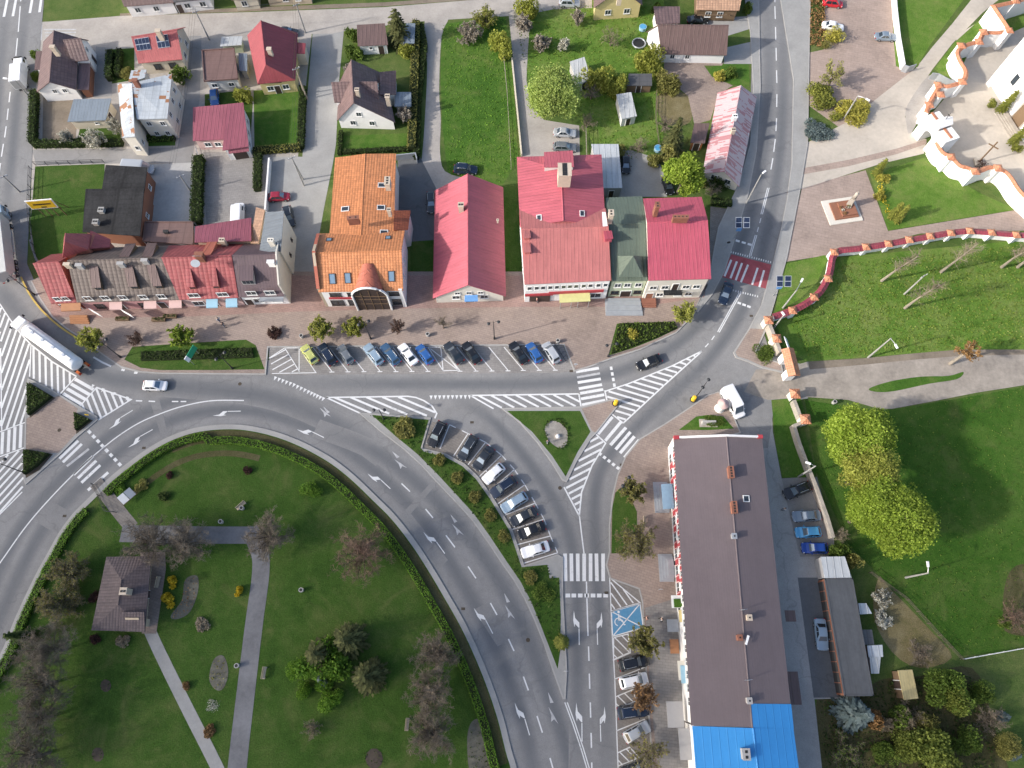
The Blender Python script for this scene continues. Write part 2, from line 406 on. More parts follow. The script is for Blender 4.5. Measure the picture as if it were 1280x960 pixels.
area('street', [(40, 28), (62, 27), (150, 20), (320, 15), (480, 9), (640, -4), (740, -18), (740, 2), (655, 19), (570, 24), (525, 27), (440, 37), (415, 42), (320, 44), (235, 45), (165, 46), (60, 48), (40, 50)], 'gravel', .026)
area('pavement_strip', [(150, 17), (320, 9), (480, 3), (640, -8), (640, -4), (480, 8), (320, 14), (150, 20)], 'dirt', .03)
area('alley', [(391, 40), (430, 36), (424, 100), (420, 180), (416, 205), (405, 260), (398, 300), (398, 392), (356, 394), (368, 300), (334, 266), (337, 196), (378, 196), (385, 110)], 'concrete', .022)
area('alley', [(531, 26), (560, 22), (552, 45), (549, 110), (551, 150), (550, 190), (556, 214), (580, 225), (545, 240), (520, 242), (527, 200), (531, 150), (534, 80)], 'gravel', .022, 3)
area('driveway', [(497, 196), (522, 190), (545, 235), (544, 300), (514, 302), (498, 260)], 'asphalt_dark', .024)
area('alley', [(636, 20), (664, 10), (660, 60), (658, 100), (663, 132), (680, 150), (724, 157), (725, 200), (652, 200), (645, 130), (641, 70)], 'gravel', .022)
area('yard', [(752, 186), (790, 188), (822, 198), (832, 222), (834, 246), (770, 246), (752, 240)], 'concrete', .020)
area('paved_yard', [(830, 76), (905, 78), (902, 82), (880, 82), (890, 96), (916, 107), (898, 118), (888, 150), (868, 156), (860, 120), (830, 95)], 'paver_pink', .020, 0)
area('drive', [(880, 24), (936, 20), (938, 36), (906, 46), (880, 40)], 'concrete', .022)
area('drive', [(905, 60), (940, 52), (940, 80), (905, 80)], 'concrete', .021)
area('bare_earth', [(824, 118), (858, 118), (864, 150), (840, 158), (822, 140)], 'grass_dry', .016, 5)
area('bright_lawn', [(640, 12), (830, -10), (830, 200), (752, 200), (725, 150), (665, 120)], 'grass_bright', .006)
area('driveway', [(662, 4), (740, -6), (740, 10), (660, 13)], 'gravel', .024)
area('lawn', [(878, 88), (900, 80), (936, 80), (937, 108), (917, 106), (893, 97)], 'grass_lush', .018)
area('lawn', [(424, 170), (520, 166), (520, 196), (498, 190), (424, 196)], 'grass_lush', .010)
area('lawn_field', [(552, 30), (632, 20), (640, 80), (648, 200), (628, 232), (560, 220), (553, 160), (551, 100)], 'grass_lush', .007)
area('lawn_strip', [(512, 285), (544, 285), (546, 382), (515, 384)], 'grass_park', .020)
area('side_passage', [(628, 232), (652, 232), (658, 378), (632, 378)], 'grass_park', .020)
# ------------------------------------------------------------------ roads
area('road', [(-140, -600), (245, -600), (62, -80), (50, 60), (43, 130), (40, 200), (34, 330), (60, 390), (140, 440), (330, 450), (700, 450), (760, 440), (840, 410), (890, 375), (910, 290), (938, 130), (944, -80), (838, -600), (888, -600), (1000, -80), (1000, 60), (1000, 180), (985, 300), (950, 400), (962, 440), (1000, 455), (1010, 498), (968, 505), (960, 560), (850, 575), (800, 600), (840, 760), (860, 1100), (-260, 1100)], 'asphalt', ZR)
area('lane', [(925, 480), (964, 497), (966, 540), (977, 598), (1021, 596), (1042, 672), (1044, 696), (1024, 698), (1056, 873), (1018, 874), (1034, 1020), (1005, 1020), (985, 880), (945, 540)], 'lane_grey', ZR - .008)
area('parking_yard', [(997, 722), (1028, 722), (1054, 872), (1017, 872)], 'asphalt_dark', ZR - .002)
area('lane', [(945, 462), (975, 462), (1010, 452), (1080, 448), (1140, 442), (1200, 437), (1290, 437), (1420, 430), (1420, 462), (1290, 480), (1220, 491), (1170, 501), (1115, 511), (1098, 511), (1060, 500), (1003, 496), (960, 500), (930, 490)], 'track', ZR + .004, 0)
area('lane_verge', [(1010, 452), (1080, 448), (1140, 442), (1200, 437), (1290, 437), (1420, 430), (1420, 436), (1290, 443), (1200, 445), (1140, 450), (1080, 456), (1012, 462)], 'dirt', ZR + .008)
area('grass_island', [(1086, 486), (1112, 477), (1150, 471), (1185, 470), (1204, 465), (1196, 474), (1160, 480), (1118, 489), (1096, 490)], 'grass_lush', ZR + .012, 4)
# meadow, church grounds
area('meadow', [(968, 398), (1036, 352), (1046, 322), (1280, 300), (1420, 300), (1420, 430), (1280, 437), (1140, 442), (1010, 452), (982, 440)], 'grass_bright', .008)
area('meadow', [(1006, 500), (1100, 514), (1170, 503), (1290, 482), (1420, 468), (1420, 800), (1200, 820), (1060, 680), (1020, 590)], 'grass_deep', .008)
area('bare_earth', [(1262, 715), (1300, 705), (1420, 720), (1420, 790), (1275, 795), (1254, 770)], 'bed_earth', .012, 5)
area('bare_earth', [(1098, 722), (1112, 735), (1165, 790), (1190, 822), (1150, 835), (1115, 815), (1092, 770)], 'grass_dry', .012, 3)
area('car_park', [(1030, -60), (1112, -60), (1117, 50), (1120, 83), (1146, 90), (1085, 146), (1050, 160), (1008, 130), (1010, 66), (1030, 62)], 'paver_pink_ne', .020)
area('sand_road', [(980, 215), (1010, 178), (1060, 152), (1100, 120), (1145, 85), (1166, 58), (1190, 30), (1220, -8), (1270, -60), (1310, -60), (1258, -8), (1228, 16), (1190, 55), (1166, 86), (1140, 125), (1131, 146), (1140, 165), (1158, 174), (1155, 192), (1100, 205), (1003, 236), (975, 240)], 'sand', .024)
area('red_path', [(1005, 210), (1060, 200), (1120, 186), (1158, 174), (1158, 180), (1120, 193), (1060, 208), (1004, 218)], 'paver_pink_ne', .028)
area('plaza', [(1003, 233), (1082, 213), (1110, 289), (1280, 261), (1420, 240), (1420, 280), (1290, 288), (1150, 292), (1045, 318), (1034, 319), (978, 328), (985, 300)], 'paver_pink_ne', .022)
area('churchyard', [(1195, 45), (1260, 4), (1420, -60), (1420, 240), (1300, 262), (1260, 225), (1210, 214), (1172, 178), (1158, 150), (1200, 100)], 'sand', .018)
area('churchyard_lawn', [(1246, 14), (1290, 0), (1420, -60), (1420, -20), (1290, 30), (1252, 46)], 'grass_bright', .022)
area('lawn', [(1108, 212), (1156, 197), (1180, 215), (1222, 240), (1270, 262), (1110, 288), (1086, 214)], 'grass_bright', .026)
area('lawn', [(1120, -60), (1215, -60), (1208, -5), (1160, 60), (1147, 84), (1128, 70)], 'grass_bright', .024)
area('lawn', [(1114, -60), (1121, -60), (1130, 75), (1134, 86), (1120, 83), (1117, 50)], 'grass_bright', .026)
area('lawn_verge', [(1168, 86), (1192, 54), (1232, 18), (1242, 22), (1212, 62), (1196, 100), (1180, 98)], 'grass_bright', .026)
area('lawn_verge', [(1134, 132), (1160, 95), (1170, 104), (1140, 165), (1133, 155)], 'gravel', .028, 3)
area('lawn', [(982, 330), (1030, 319), (1036, 320), (1022, 352), (1000, 374), (968, 392), (974, 360)], 'grass_bright', .026)
# ------------------------------------------------------------------ raised pavements
def isl(name, pts, m, z1=ZS, kerb='kerb', n=0, kw=.22):
    q = px(pts)
    if n: q = cr(q, n, True)
    return island(name, q, M[m], z1, kerb=M[kerb] if kerb else None, kw=kw)
PROM = isl('promenade', [(40, 352), (50, 372), (66, 396), (84, 411), (104, 424), (130, 444), (152, 459), (176, 465), (200, 467), (332, 468), (335, 434), (705, 431), (718, 464), (738, 458), (762, 449), (800, 437), (845, 416), (868, 392), (886, 352), (880, 340), (60, 340)], 'paver_pink', kerb=None)
strip('promenade_kerb', px([(40, 352), (50, 372), (66, 396), (84, 411), (104, 424), (130, 444), (152, 459), (176, 465), (200, 467), (332, 468), (335, 434), (705, 431), (718, 464), (738, 458), (762, 449), (800, 437), (845, 416), (868, 392), (884, 356)]), .24, M['kerb'], 0, ZS + .02)
area('planted_verge', [(156, 450), (166, 434), (240, 429), (308, 425), (320, 432), (331, 462), (270, 463), (200, 463), (176, 460)], 'grass_park', ZS + .006)
area('planted_verge', [(771, 405), (843, 403), (847, 411), (820, 424), (790, 436), (760, 445)], 'grass_park', ZS + .006)
isl('pavement', [(831, -600), (839, -600), (947, -80), (949, 60), (950, 110), (945, 190), (935, 242), (917, 302), (905, 340), (890, 368), (872, 390), (868, 388), (886, 352), (893, 310), (898, 285), (912, 255), (925, 228), (938, 180), (942, 110), (938, 40)], 'concrete')
area('side_yard', [(888, 258), (915, 262), (900, 290), (890, 340), (886, 330)], 'paver_brown', .03)
isl('pavement', [(879, -600), (898, -600), (1014, -80), (1011, 60), (1009, 180), (1000, 235), (983, 322), (968, 376), (958, 410), (944, 440), (958, 449), (976, 455), (978, 466), (952, 460), (935, 452), (920, 447), (917, 441), (936, 412), (952, 382), (965, 335), (977, 285), (984, 250), (990, 205), (992, 100)], 'concrete')
area('paved_corner', [(937, 411), (955, 412), (944, 440), (958, 449), (976, 455), (977, 464), (952, 458), (935, 450), (922, 446), (919, 441)], 'paver_pink', ZS + .008)
isl('traffic_island', [(36, 474), (58, 484), (80, 497), (100, 509), (121, 521), (122, 525), (97, 546), (75, 568), (50, 590), (33, 605), (31, 600), (32, 560), (33, 520)], 'concrete')
area('paved_island', [(38, 521), (68, 497), (74, 495), (98, 511), (96, 517), (94, 535), (97, 541), (74, 566), (64, 567), (33, 561), (34, 524)], 'paver_pink', ZS + .006)
isl('traffic_island', [(450, 517), (470, 518), (538, 523), (527, 561), (540, 564), (557, 568), (580, 580), (597, 596), (615, 621), (627, 641), (640, 663), (655, 708), (697, 694), (703, 697), (703, 745), (706, 800), (708, 838), (706, 873), (704, 873), (690, 834), (680, 804), (668, 774), (656, 748), (642, 724), (627, 703), (610, 677), (590, 649), (570, 627), (547, 603), (527, 581), (505, 561), (475, 538)], 'concrete')
area('planting_bed', [(465, 519), (536, 525), (526, 560), (530, 565), (556, 571), (578, 583), (595, 599), (612, 623), (625, 644), (637, 664), (652, 709), (684, 706), (687, 723), (699, 722), (701, 770), (700, 815), (697, 836), (690, 818), (676, 782), (664, 752), (650, 726), (634, 703), (612, 670), (592, 642), (570, 618), (546, 592), (522, 568), (494, 545), (475, 528)], 'grass_park', ZS + .006)
isl('traffic_island', [(628, 511), (727, 509), (757, 502), (764, 500), (776, 502), (764, 517), (745, 541), (738, 548), (720, 577), (708, 602), (703, 600), (690, 578), (672, 553), (650, 528)], 'concrete')
area('island_lawn', [(634, 514), (725, 514), (738, 540), (722, 565), (707, 596), (690, 570), (665, 540)], 'grass_park', ZS + .006)
area('paved_island', [(727, 511), (757, 503), (764, 501), (775, 503), (763, 517), (744, 541), (740, 539)], 'paver_pink', ZS + .007)
area('pebble_bed', [(681, 536), (688, 527), (698, 528), (708, 537), (709, 552), (703, 560), (694, 558), (685, 549)], 'pebbles', ZS + .012, 4)
isl('pavement', [(885, 494), (898, 490), (905, 503), (916, 520), (925, 541), (900, 548), (870, 560), (900, 1020), (822, 1020), (816, 960), (810, 880), (803, 752), (799, 736), (763, 723), (758, 706), (762, 690), (762, 655), (766, 620), (772, 594), (782, 571), (800, 549), (830, 531), (865, 508)], 'paver_pink')
area('grey_paving', [(806, 760), (870, 740), (890, 1000), (826, 1000), (814, 880)], 'paver_grey', ZS + .005)
area('lawn_patch', [(848, 538), (870, 521), (884, 519), (904, 521), (917, 536), (885, 538)], 'grass_lush', ZS + .008)
area('lawn_patch', [(765, 636), (769, 616), (780, 606), (796, 640), (796, 662), (790, 691), (764, 692)], 'grass_park', ZS + .008)
area('verge', [(964, 500), (1000, 497), (1006, 515), (1004, 532), (1020, 590), (1019, 597), (978, 597), (970, 560)], 'grass_lush', .05)
area('paved_band', [(64, 396), (110, 398), (240, 396), (370, 390), (520, 386), (660, 384), (800, 384), (880, 372), (884, 352), (880, 345), (64, 345)], 'paver_red', ZS + .004)
area('scrub_ground', [(1022, 872), (1058, 876), (1100, 850), (1150, 845), (1215, 835), (1240, 900), (1250, 1010), (1030, 1010)], 'bed_earth', .016, 4)
# parking surfaces
area('parking_bay', [(336, 434), (704, 432), (717, 464), (700, 466), (338, 469)], 'paver_grey', ZP)
area('parking_bay', [(540, 527), (565, 532), (592, 545), (617, 560), (640, 588), (662, 615), (680, 650), (697, 692), (655, 707), (640, 662), (627, 640), (615, 620), (597, 595), (580, 579), (557, 567), (528, 561)], 'paver_brown', ZP)
area('parking_bay', [(763, 723), (799, 737), (804, 754), (811, 880), (818, 990), (776, 990), (769, 880), (765, 790)], 'paver_brown', ZP)
area('parking_bay', [(977, 598), (1021, 596), (1041, 672), (1043, 695), (1000, 696), (986, 640)], 'asphalt_light', ZR - .001)
def worn(name, pts, w, z=ZR + .002):
    q = cr(pts, 6); l = offset_line(q, w / 2); r = offset_line(q, -w / 2); n = len(q); vs = []; at = []
    for i in range(n):
        e = min(1, min(i, n - 1 - i) / 6)
        for k, a in ((0, 0), (.3, .8), (.5, 1), (.7, .8), (1, 0)): p = l[i].lerp(r[i], k); vs.append((p.x, p.y, z)); at.append(a * e)
    me = bpy.data.meshes.new(name); me.from_pydata(vs, [], [(i * 5 + j, i * 5 + j + 1, (i + 1) * 5 + j + 1, (i + 1) * 5 + j) for i in range(n - 1) for j in range(4)]); me.materials.append(M['asphalt_worn'])
    x = me.attributes.new('wear', 'FLOAT', 'POINT'); x.data.foreach_set('value', at); o = bpy.data.objects.new(name, me); COL.objects.link(o); tag(o, kind='structure')
rim_ = px([(-90, 960), (-40, 885), (0, 820), (45, 719), (75, 665), (125, 609), (185, 561), (237, 537), (295, 531), (345, 540), (395, 561), (445, 596), (495, 645), (541, 709), (580, 776), (614, 852), (639, 936), (662, 1060)])
worn('worn_lane', offset_line(rim_, 2.6), 3.0); worn('worn_lane', offset_line(rim_, 6.0)[:12], 3.2, ZR + .0026); worn('worn_lane', px([(395, 535), (470, 565), (540, 620), (600, 690), (645, 765), (680, 850), (715, 960), (730, 1040)]), 3.2, ZR + .0032)
worn('worn_lane', px([(-20, 330), (10, 375), (60, 430), (120, 468), (190, 480), (330, 495), (420, 530), (480, 570)]), 4.2, ZR + .0028); worn('worn_lane', px([(340, 478), (500, 480), (700, 478), (800, 455), (870, 410), (910, 345), (945, 240), (960, 130), (960, 0)]), 3.0); worn('worn_lane', px([(978, -10), (978, 140), (968, 240), (940, 360), (890, 445), (810, 520), (750, 590), (745, 700), (755, 830), (760, 980)]), 2.8, ZR + .0036)
worn('worn_lane', px([(722, 980), (722, 830), (718, 700), (690, 620), (620, 530), (560, 495)]), 2.6, ZR + .004); worn('worn_lane', px([(35, -20), (25, 80), (15, 200), (0, 330)]), 2.8); worn('worn_lane', px([(10, -20), (-2, 120), (-12, 300)]), 2.8)
for pp in ([(37, 478), (70, 498), (38, 523)], [(94, 515), (117, 526), (96, 543)], [(32, 561), (67, 568), (50, 588), (33, 598)]): area('planting_bed', pp, 'soil', ZS + .012)
# asphalt repairs
for k, q in enumerate(([(183, 488), (196, 486), (210, 543), (203, 549)], [(497, 648), (540, 602), (546, 605), (505, 652)], [(501, 650), (512, 640), (560, 700), (548, 712)], [(592, 762), (612, 752), (636, 800), (622, 808)], [(42, 650), (64, 626), (92, 642), (75, 668), (58, 660)])):
    area('road_patch', q, 'asphalt_patch', ZR + .0052 + k * .0006)
# ------------------------------------------------------------------ the park
PARK = [(-90, 960), (-40, 885), (0, 820), (20, 772), (45, 719), (60, 692), (75, 665), (92, 642), (112, 622), (125, 609), (140, 595), (160, 579), (185, 561), (210, 547), (237, 537), (265, 532), (295, 531), (320, 534), (345, 540), (370, 549), (395, 561), (420, 576), (445, 596), (470, 620), (495, 645), (520, 677), (541, 709), (560, 741), (580, 776), (597, 811), (614, 852), (629, 896), (639, 936), (648, 970), (662, 1060)]
parkw = cr(px(PARK), 4)
island('park_lawn', parkw + [P2(-90, 1080)], M['grass_park'], ZS)
strip('park_kerb', offset_line(parkw, -.42), .85, M['kerb'], .0, ZS + .02)
strip('park_bed', offset_line(parkw[52:-6], -2.0), 2.0, M['bed_earth'], ZS - .02, ZS + .006)
strip('park_bed', offset_line(parkw[36:72], -5.0), 1.0, M['bed_earth'], ZS - .02, ZS + .007)
def path(name, pts, w, m, z=ZS + .01): return strip(name, cr(px(pts), 6), w, M[m], z - .02, z)
path('park_path', [(120, 603), (132, 617), (148, 638), (166, 660)], 2.1, 'paver_brown', ZS + .012)
path('park_path', [(152, 667), (200, 668), (270, 669), (322, 669)], 2.7, 'path_grey', ZS + .016)
path('park_path', [(312, 662), (325, 690), (326, 720), (318, 780), (306, 880), (297, 960), (292, 1030)], 2.7, 'path_grey', ZS + .020)
path('park_path', [(186, 784), (200, 815), (232, 880), (270, 955), (295, 1010)], 1.7, 'concrete', ZS + .024)
area('paved_court', [(176, 690), (207, 690), (208, 712), (196, 792), (178, 792)], 'paver_pink', ZS + .026)
for q in ([(232, 725), (247, 720), (248, 740), (238, 765), (222, 774), (214, 770), (228, 750)], [(268, 824), (280, 820), (286, 840), (280, 860), (270, 862), (262, 848)], [(588, 905), (600, 900), (612, 930), (618, 965), (590, 970), (584, 930)]):
    area('pebble_bed', q, 'bed_stone', ZS + .03, 4)
for c, r in (((133, 857), 8), ((123, 943), 9), ((468, 948), 13)):
    area('flower_bed', [(c[0] + r * math.cos(t / 10 * 6.283) * .85, c[1] + r * math.sin(t / 10 * 6.283)) for t in range(10)], 'soil', ZS + .03)
for c in ((265, 545), (290, 645), (560, 700), (440, 760), (640 - 100, 800), (90, 880), (360, 940)):
    pass
# ------------------------------------------------------------------ painted markings
def polys(name, qs, m='mark', z=ZM):
    b = MB()
    for q in qs:
        q = [P2(*p) if not isinstance(p, Vector) else p for p in q]; b.face([(p.x, p.y, z) for p in q])
    o = b.build(name, M[m]); return tag(o, kind='structure')
def lines(name, ls, w=.14, m='mark', z=ZM, n=0):
    b = MB()
    for l in ls:
        q = px(l); q = cr(q, n) if n else q
        strip_mb(b, q, w, z, z)
    return tag(b.build(name, M[m], fix=False), kind='structure')
def hatch(name, poly, d, step, w, edge=(), ew=.2, m='mark', z=ZM, seed=0):
    q = px(poly); b = MB(); c = sum(q, Vector((0, 0))) / len(q)
    a = heading(sum(p[0] for p in poly) / len(poly), sum(p[1] for p in poly) / len(poly), *d)
    dv = Vector((math.cos(a), math.sin(a))); nv = Vector((-dv.y, dv.x))
    offs = [(p - c).dot(nv) for p in q]; k = min(offs) + step * .6
    while k < max(offs) - .15:
        ts = []
        for i in range(len(q)):
            p1, p2 = q[i], q[(i + 1) % len(q)]; o1, o2 = (p1 - c).dot(nv) - k, (p2 - c).dot(nv) - k
            if o1 * o2 < 0:
                t = o1 / (o1 - o2); ts.append((p1.lerp(p2, t) - c).dot(dv))
        ts.sort()
        for i in range(0, len(ts) - 1, 2):
            if ts[i + 1] - ts[i] > .3: strip_mb(b, [c + nv * k + dv * (ts[i] + .05), c + nv * k + dv * (ts[i + 1] - .05)], w, z, z)
        k += step
    for e in edge: strip_mb(b, px(e), ew, z + .004, z + .004)
    return tag(b.build(name, M[m], fix=False), kind='structure')
def z8(x0, y0, pts): return [(x0 + p[0] / 8, y0 + p[1] / 8) for p in pts]
def z4(x0, y0, pts): return [(x0 + p[0] / 4, y0 + p[1] / 4) for p in pts]
# crossings
polys('zebra_crossing', [[(640 + x / 8 - 2.2, 692), (640 + x / 8 + 2.3, 692), (640 + (x + dx) / 8 + 2.3, 726.5), (640 + (x + dx) / 8 - 2.2, 726.5)] for x, dx in ((530, 6), (592, 4), (656, 3), (721, 0), (785, 0), (843, 6), (910, 1))])
polys('stop_line', [[(640 + x / 8 - 2.9, 742), (640 + x / 8 + 2.9, 742), (640 + x / 8 + 2.9, 746.8), (640 + x / 8 - 2.9, 746.8)] for x in (558, 618, 682, 747, 810, 872, 936)])
lines('zebra_crossing', [z8(640, 420, l) for l in ([(640, 360), (868, 322)], [(657, 467), (888, 430)], [(668, 528), (900, 487)], [(680, 575), (912, 535)], [(690, 630), (922, 588)], [(700, 690), (932, 642)])], .5)
lines('worn_stripe', [z8(640, 420, l) for l in ([(650, 415), (880, 374)],)], .4, 'mark_worn')
lines('zebra_crossing', [z4(640, 480, l) for l in ([(430, 250), (502, 165)], [(466, 284), (545, 190)], [(492, 306), (570, 218)], [(518, 328), (592, 240)], [(540, 346), (612, 262)], [(562, 368), (636, 280)])], .52)
lines('zebra_crossing', [z4(0, 480, l) for l in ([(298, 374), (392, 284)], [(315, 392), (410, 300)], [(370, 454), (465, 362)], [(390, 472), (482, 384)], [(408, 494), (502, 406)], [(440, 532), (542, 442)])], .5)
lines('worn_stripe', [z4(0, 480, l) for l in ([(335, 412), (445, 325)],)], .4, 'mark_worn')
lines('zebra_crossing', [[(79, 492), (103, 506)], [(84, 486), (108, 500)], [(89, 480), (113, 494)], [(94, 474), (117, 487)]], .55)
lines('zebra_crossing', [[(3.7, 540), (2.4, 568)], [(11.7, 537), (10.4, 565.5)], [(19, 534), (17.7, 563)], [(26.6, 531), (25.4, 560)]], .5)
lines('zebra_crossing', [z4(0, 0, l) for l in ([(20, 85), (45, -40)], [(65, 82), (88, -40)], [(150, 66), (168, -40)], [(198, 62), (212, -40)])], .55)
polys('red_crossing', [[(914, 318), (964, 331), (957, 361), (901, 346)]], 'mark_red', ZM)
lines('zebra_crossing', [[(914, 325), (905.5, 345.5)], [(921, 327), (913, 348)], [(927.5, 329), (919.5, 350.5)], [(935, 331), (926, 353)], [(947, 335), (940, 356)], [(955, 338), (949, 359)]], .36, 'mark', ZM + .004)
lines('rumble_marking', [[(914 + i * 2.9, 314 + i * .75), (913.6 + i * 2.9, 316.3 + i * .75)] for i in range(18)] + [[(917 + i * 3, 362 + i * .75), (916.6 + i * 3, 364.3 + i * .75)] for i in range(11)], .16)
def dashes(name, cs, l, w, m='mark'): return lines(name, [[(c[0] - c[2] * l / 2, c[1] - c[3] * l / 2), (c[0] + c[2] * l / 2, c[1] + c[3] * l / 2)] for c in cs], w, m)
dashes('stop_line', [(750 + i * 5.6, 567.5 + i * 4.4, .8, .62) for i in range(5)], 4, .5)
dashes('stop_line', [(112 + i * 5.4, 540 + i * 5.8, .68, .73) for i in range(8)], 4.6, .5)
dashes('stop_line', [(764 + i * 1.3, 460.5 + i * 7, .15, 1) for i in range(4)], 4.2, .45)
dashes('stop_line', [(922 + i * 7.5, 301.3 + i * 2.2, 1, .28) for i in range(3)], 5, .45)
dashes('stop_line', [(924 + i * 6, 379 + i * 2.2, 1, .33) for i in range(3)], 4.5, .45)
# hatched areas
hatch('hatched_marking', [(-2, 379), (12, 398), (25, 416), (38, 431), (37, 471), (34, 498), (31, 528), (2, 539), (2, 440)], (.34, -1), 1.02, .36, ([(0, 380), (12.5, 399), (25, 416), (39, 431)], [(39, 431), (37.3, 471)], [(1, 438), (2.5, 539)], [(0, 540), (32, 528)]))
hatch('hatched_marking', [(40, 432), (65, 452), (95, 471), (74, 494), (38, 471)], (.02, 1), 1.0, .36, ([(39, 431), (65, 452), (95.6, 470.6)], [(95.6, 470.6), (74, 494)]), .24)
hatch('hatched_marking', [(30, 561), (30, 600), (28, 615), (0, 642), (-80, 715), (-80, 600), (0, 572)], (1, -1.1), 1.0, .36, ([(0, 571), (30, 560)], [(28, 615), (0, 643), (-80, 716)]))
hatch('hatched_marking', [(-80, 330), (-10, 370), (0, 390), (1, 438), (2, 539), (-80, 570)], (.34, -1), 1.02, .36)
hatch('hatched_marking', [(99, 509), (121, 484.5), (164, 499.6), (123, 524.5)], (.40, 1), 1.0, .36, ([(99, 509), (121, 484.5), (164, 499.6), (123, 525)],), .26)
hatch('hatched_marking', [(408, 497), (510, 496), (528, 500), (540, 508), (545, 517), (543, 522), (530, 519), (451, 516)], (1, .42), 1.1, .36, ([(408, 497), (510, 495.5), (520, 497), (530, 501), (540, 507.5), (546, 517), (543.5, 523)], [(408, 497), (451, 517)]), .26)
hatch('hatched_marking', [(590, 494.5), (723, 493), (726, 508), (630, 510), (618, 510)], (1, .52), 1.05, .34, ([(587, 494.5), (723.5, 492.5)], [(723.5, 492.5), (726.3, 508.7)], [(588, 494.5), (617, 511)]), .26)
hatch('hatched_marking', [(874, 441), (840, 457), (785, 480), (758, 490), (759, 500), (776, 503), (766, 517), (779, 528), (831, 480)], (1, .30), 1.0, .36, ([(877, 439), (840, 457.5), (785, 480), (757, 489)], [(877, 439.5), (832, 480), (779, 529)], [(764, 517), (779, 529)], [(756, 488), (759, 503)]), .24)
hatch('hatched_marking', [(743, 542), (756, 554), (740, 582), (727, 615), (724, 642), (707, 611), (710, 602), (722, 578)], (1, -.52), 1.0, .36, ([(743, 541), (757, 554), (740, 582), (727, 615), (724, 645)], [(724, 645), (705, 609)]), .24)
# lane lines
lines('lane_line', [[(724, 643), (727, 668), (730, 692)], [(733, 727), (735, 795)], [(735.6, 808), (736.2, 826)], [(736.6, 842), (737.2, 861)], [(737.8, 878), (738.3, 897)], [(738.8, 916), (739.3, 935)], [(739.6, 953), (740, 972)]], .2)
lines('lane_line', [[(706, 878), (716, 905), (726, 935), (738, 975)], [(709, 878), (719, 905), (729, 935), (741, 975)]], .16)
lines('lane_line', [z4(320, 480, l) for l in ([(728, 498), (770, 538)], [(848, 625), (885, 670)], [(950, 757), (995, 817)], [(1060, 912), (1100, 972)])] + [z4(320, 720, l) for l in ([(1172, 135), (1205, 195)], [(1262, 315), (1290, 375)])] + [z4(640, 720, l) for l in ([(57, 503), (82, 572)], [(125, 700), (152, 783)], [(190, 910), (210, 980)])], .2)
lines('lane_line', [[(-40, 760), (0, 704), (40, 649), (91, 594), (135, 555), (170, 531), (200, 517.5), (230, 507.5), (265, 501), (305, 500.7)]], .2, n=6)
lines('lane_line', [[(170, 501), (178, 501.3)], [(186, 501.5), (194, 502)], [(215, 502), (223, 502)], [(226, 502), (233, 502)]], .22)
lines('lane_line', [[(924, 366), (897, 415)], [(926, 366.5), (899, 415.5)], [(893, 420), (889.5, 425)], [(885.5, 429.5), (881.5, 434)]], .17)
lines('lane_line', [[(961.3, 235), (953, 268)], [(959.3, 235), (951, 268)], [(951, 273), (949.5, 279)], [(948, 284), (946.5, 290)], [(946, 294), (938.5, 320)], [(944, 294), (936.5, 320)]], .15)
lines('lane_line', [[(968.5, -8), (968.5, 3)], [(968.5, 8), (969, 24)], [(969.3, 34), (969.7, 50)], [(970, 60), (970.3, 76)], [(970.6, 88), (971, 104)], [(971, 118), (970.8, 134)], [(970.6, 148), (969.8, 164)], [(969, 174), (967, 190)], [(966, 198), (963.5, 212)]], .2)
lines('edge_line', [[(993.6, 108), (993.5, 150), (992.5, 172)]], .15)
lines('lane_line', [[(29, -20), (26, 2)], [(25.5, 8), (23, 40)], [(22, 48), (20, 70)], [(13, 115), (11.5, 128)], [(10.5, 136), (9, 150)], [(8, 158), (6, 172)], [(4.5, 180), (2, 196)], [(1, 204), (-2, 222)]], .22)
lines('side_marking', [[(55, 37), (95, 37)], [(56, 41), (95, 40.5)], [(57, 45), (94, 44)], [(52, 31), (51.5, 50)]], .3, 'mark_worn', .034)
lines('edge_line', [[(117, 446.5), (128, 453), (139, 458)]], .3, 'mark')
dashes('edge_line', [(154, 462.5, 1, .2), (170, 466, 1, .1)], 4, .4)
# give-way teeth
def teeth(pts, n, d, name='give_way_marking'):
    b = MB(); q = px(pts); 
    for i in range(n):
        t = i / (n - 1) * (len(q) - 1); k = min(int(t), len(q) - 2); c = q[k].lerp(q[k + 1], t - k); e = (q[k + 1] - q[k]).normalized()
        nv = Vector((-e.y, e.x)) * d
        b.face([(*(c - e * .27), ZM), (*(c + e * .27), ZM), (*(c + nv * .75), ZM)])
    return tag(b.build(name, M['mark']), kind='structure')
teeth([(345, 471), (367, 479), (388, 489), (405, 497)], 15, -1)
teeth([(539, 494.5), (587, 494)], 10, -1)
teeth([(117, 481), (136, 488), (160, 496)], 4, -1)
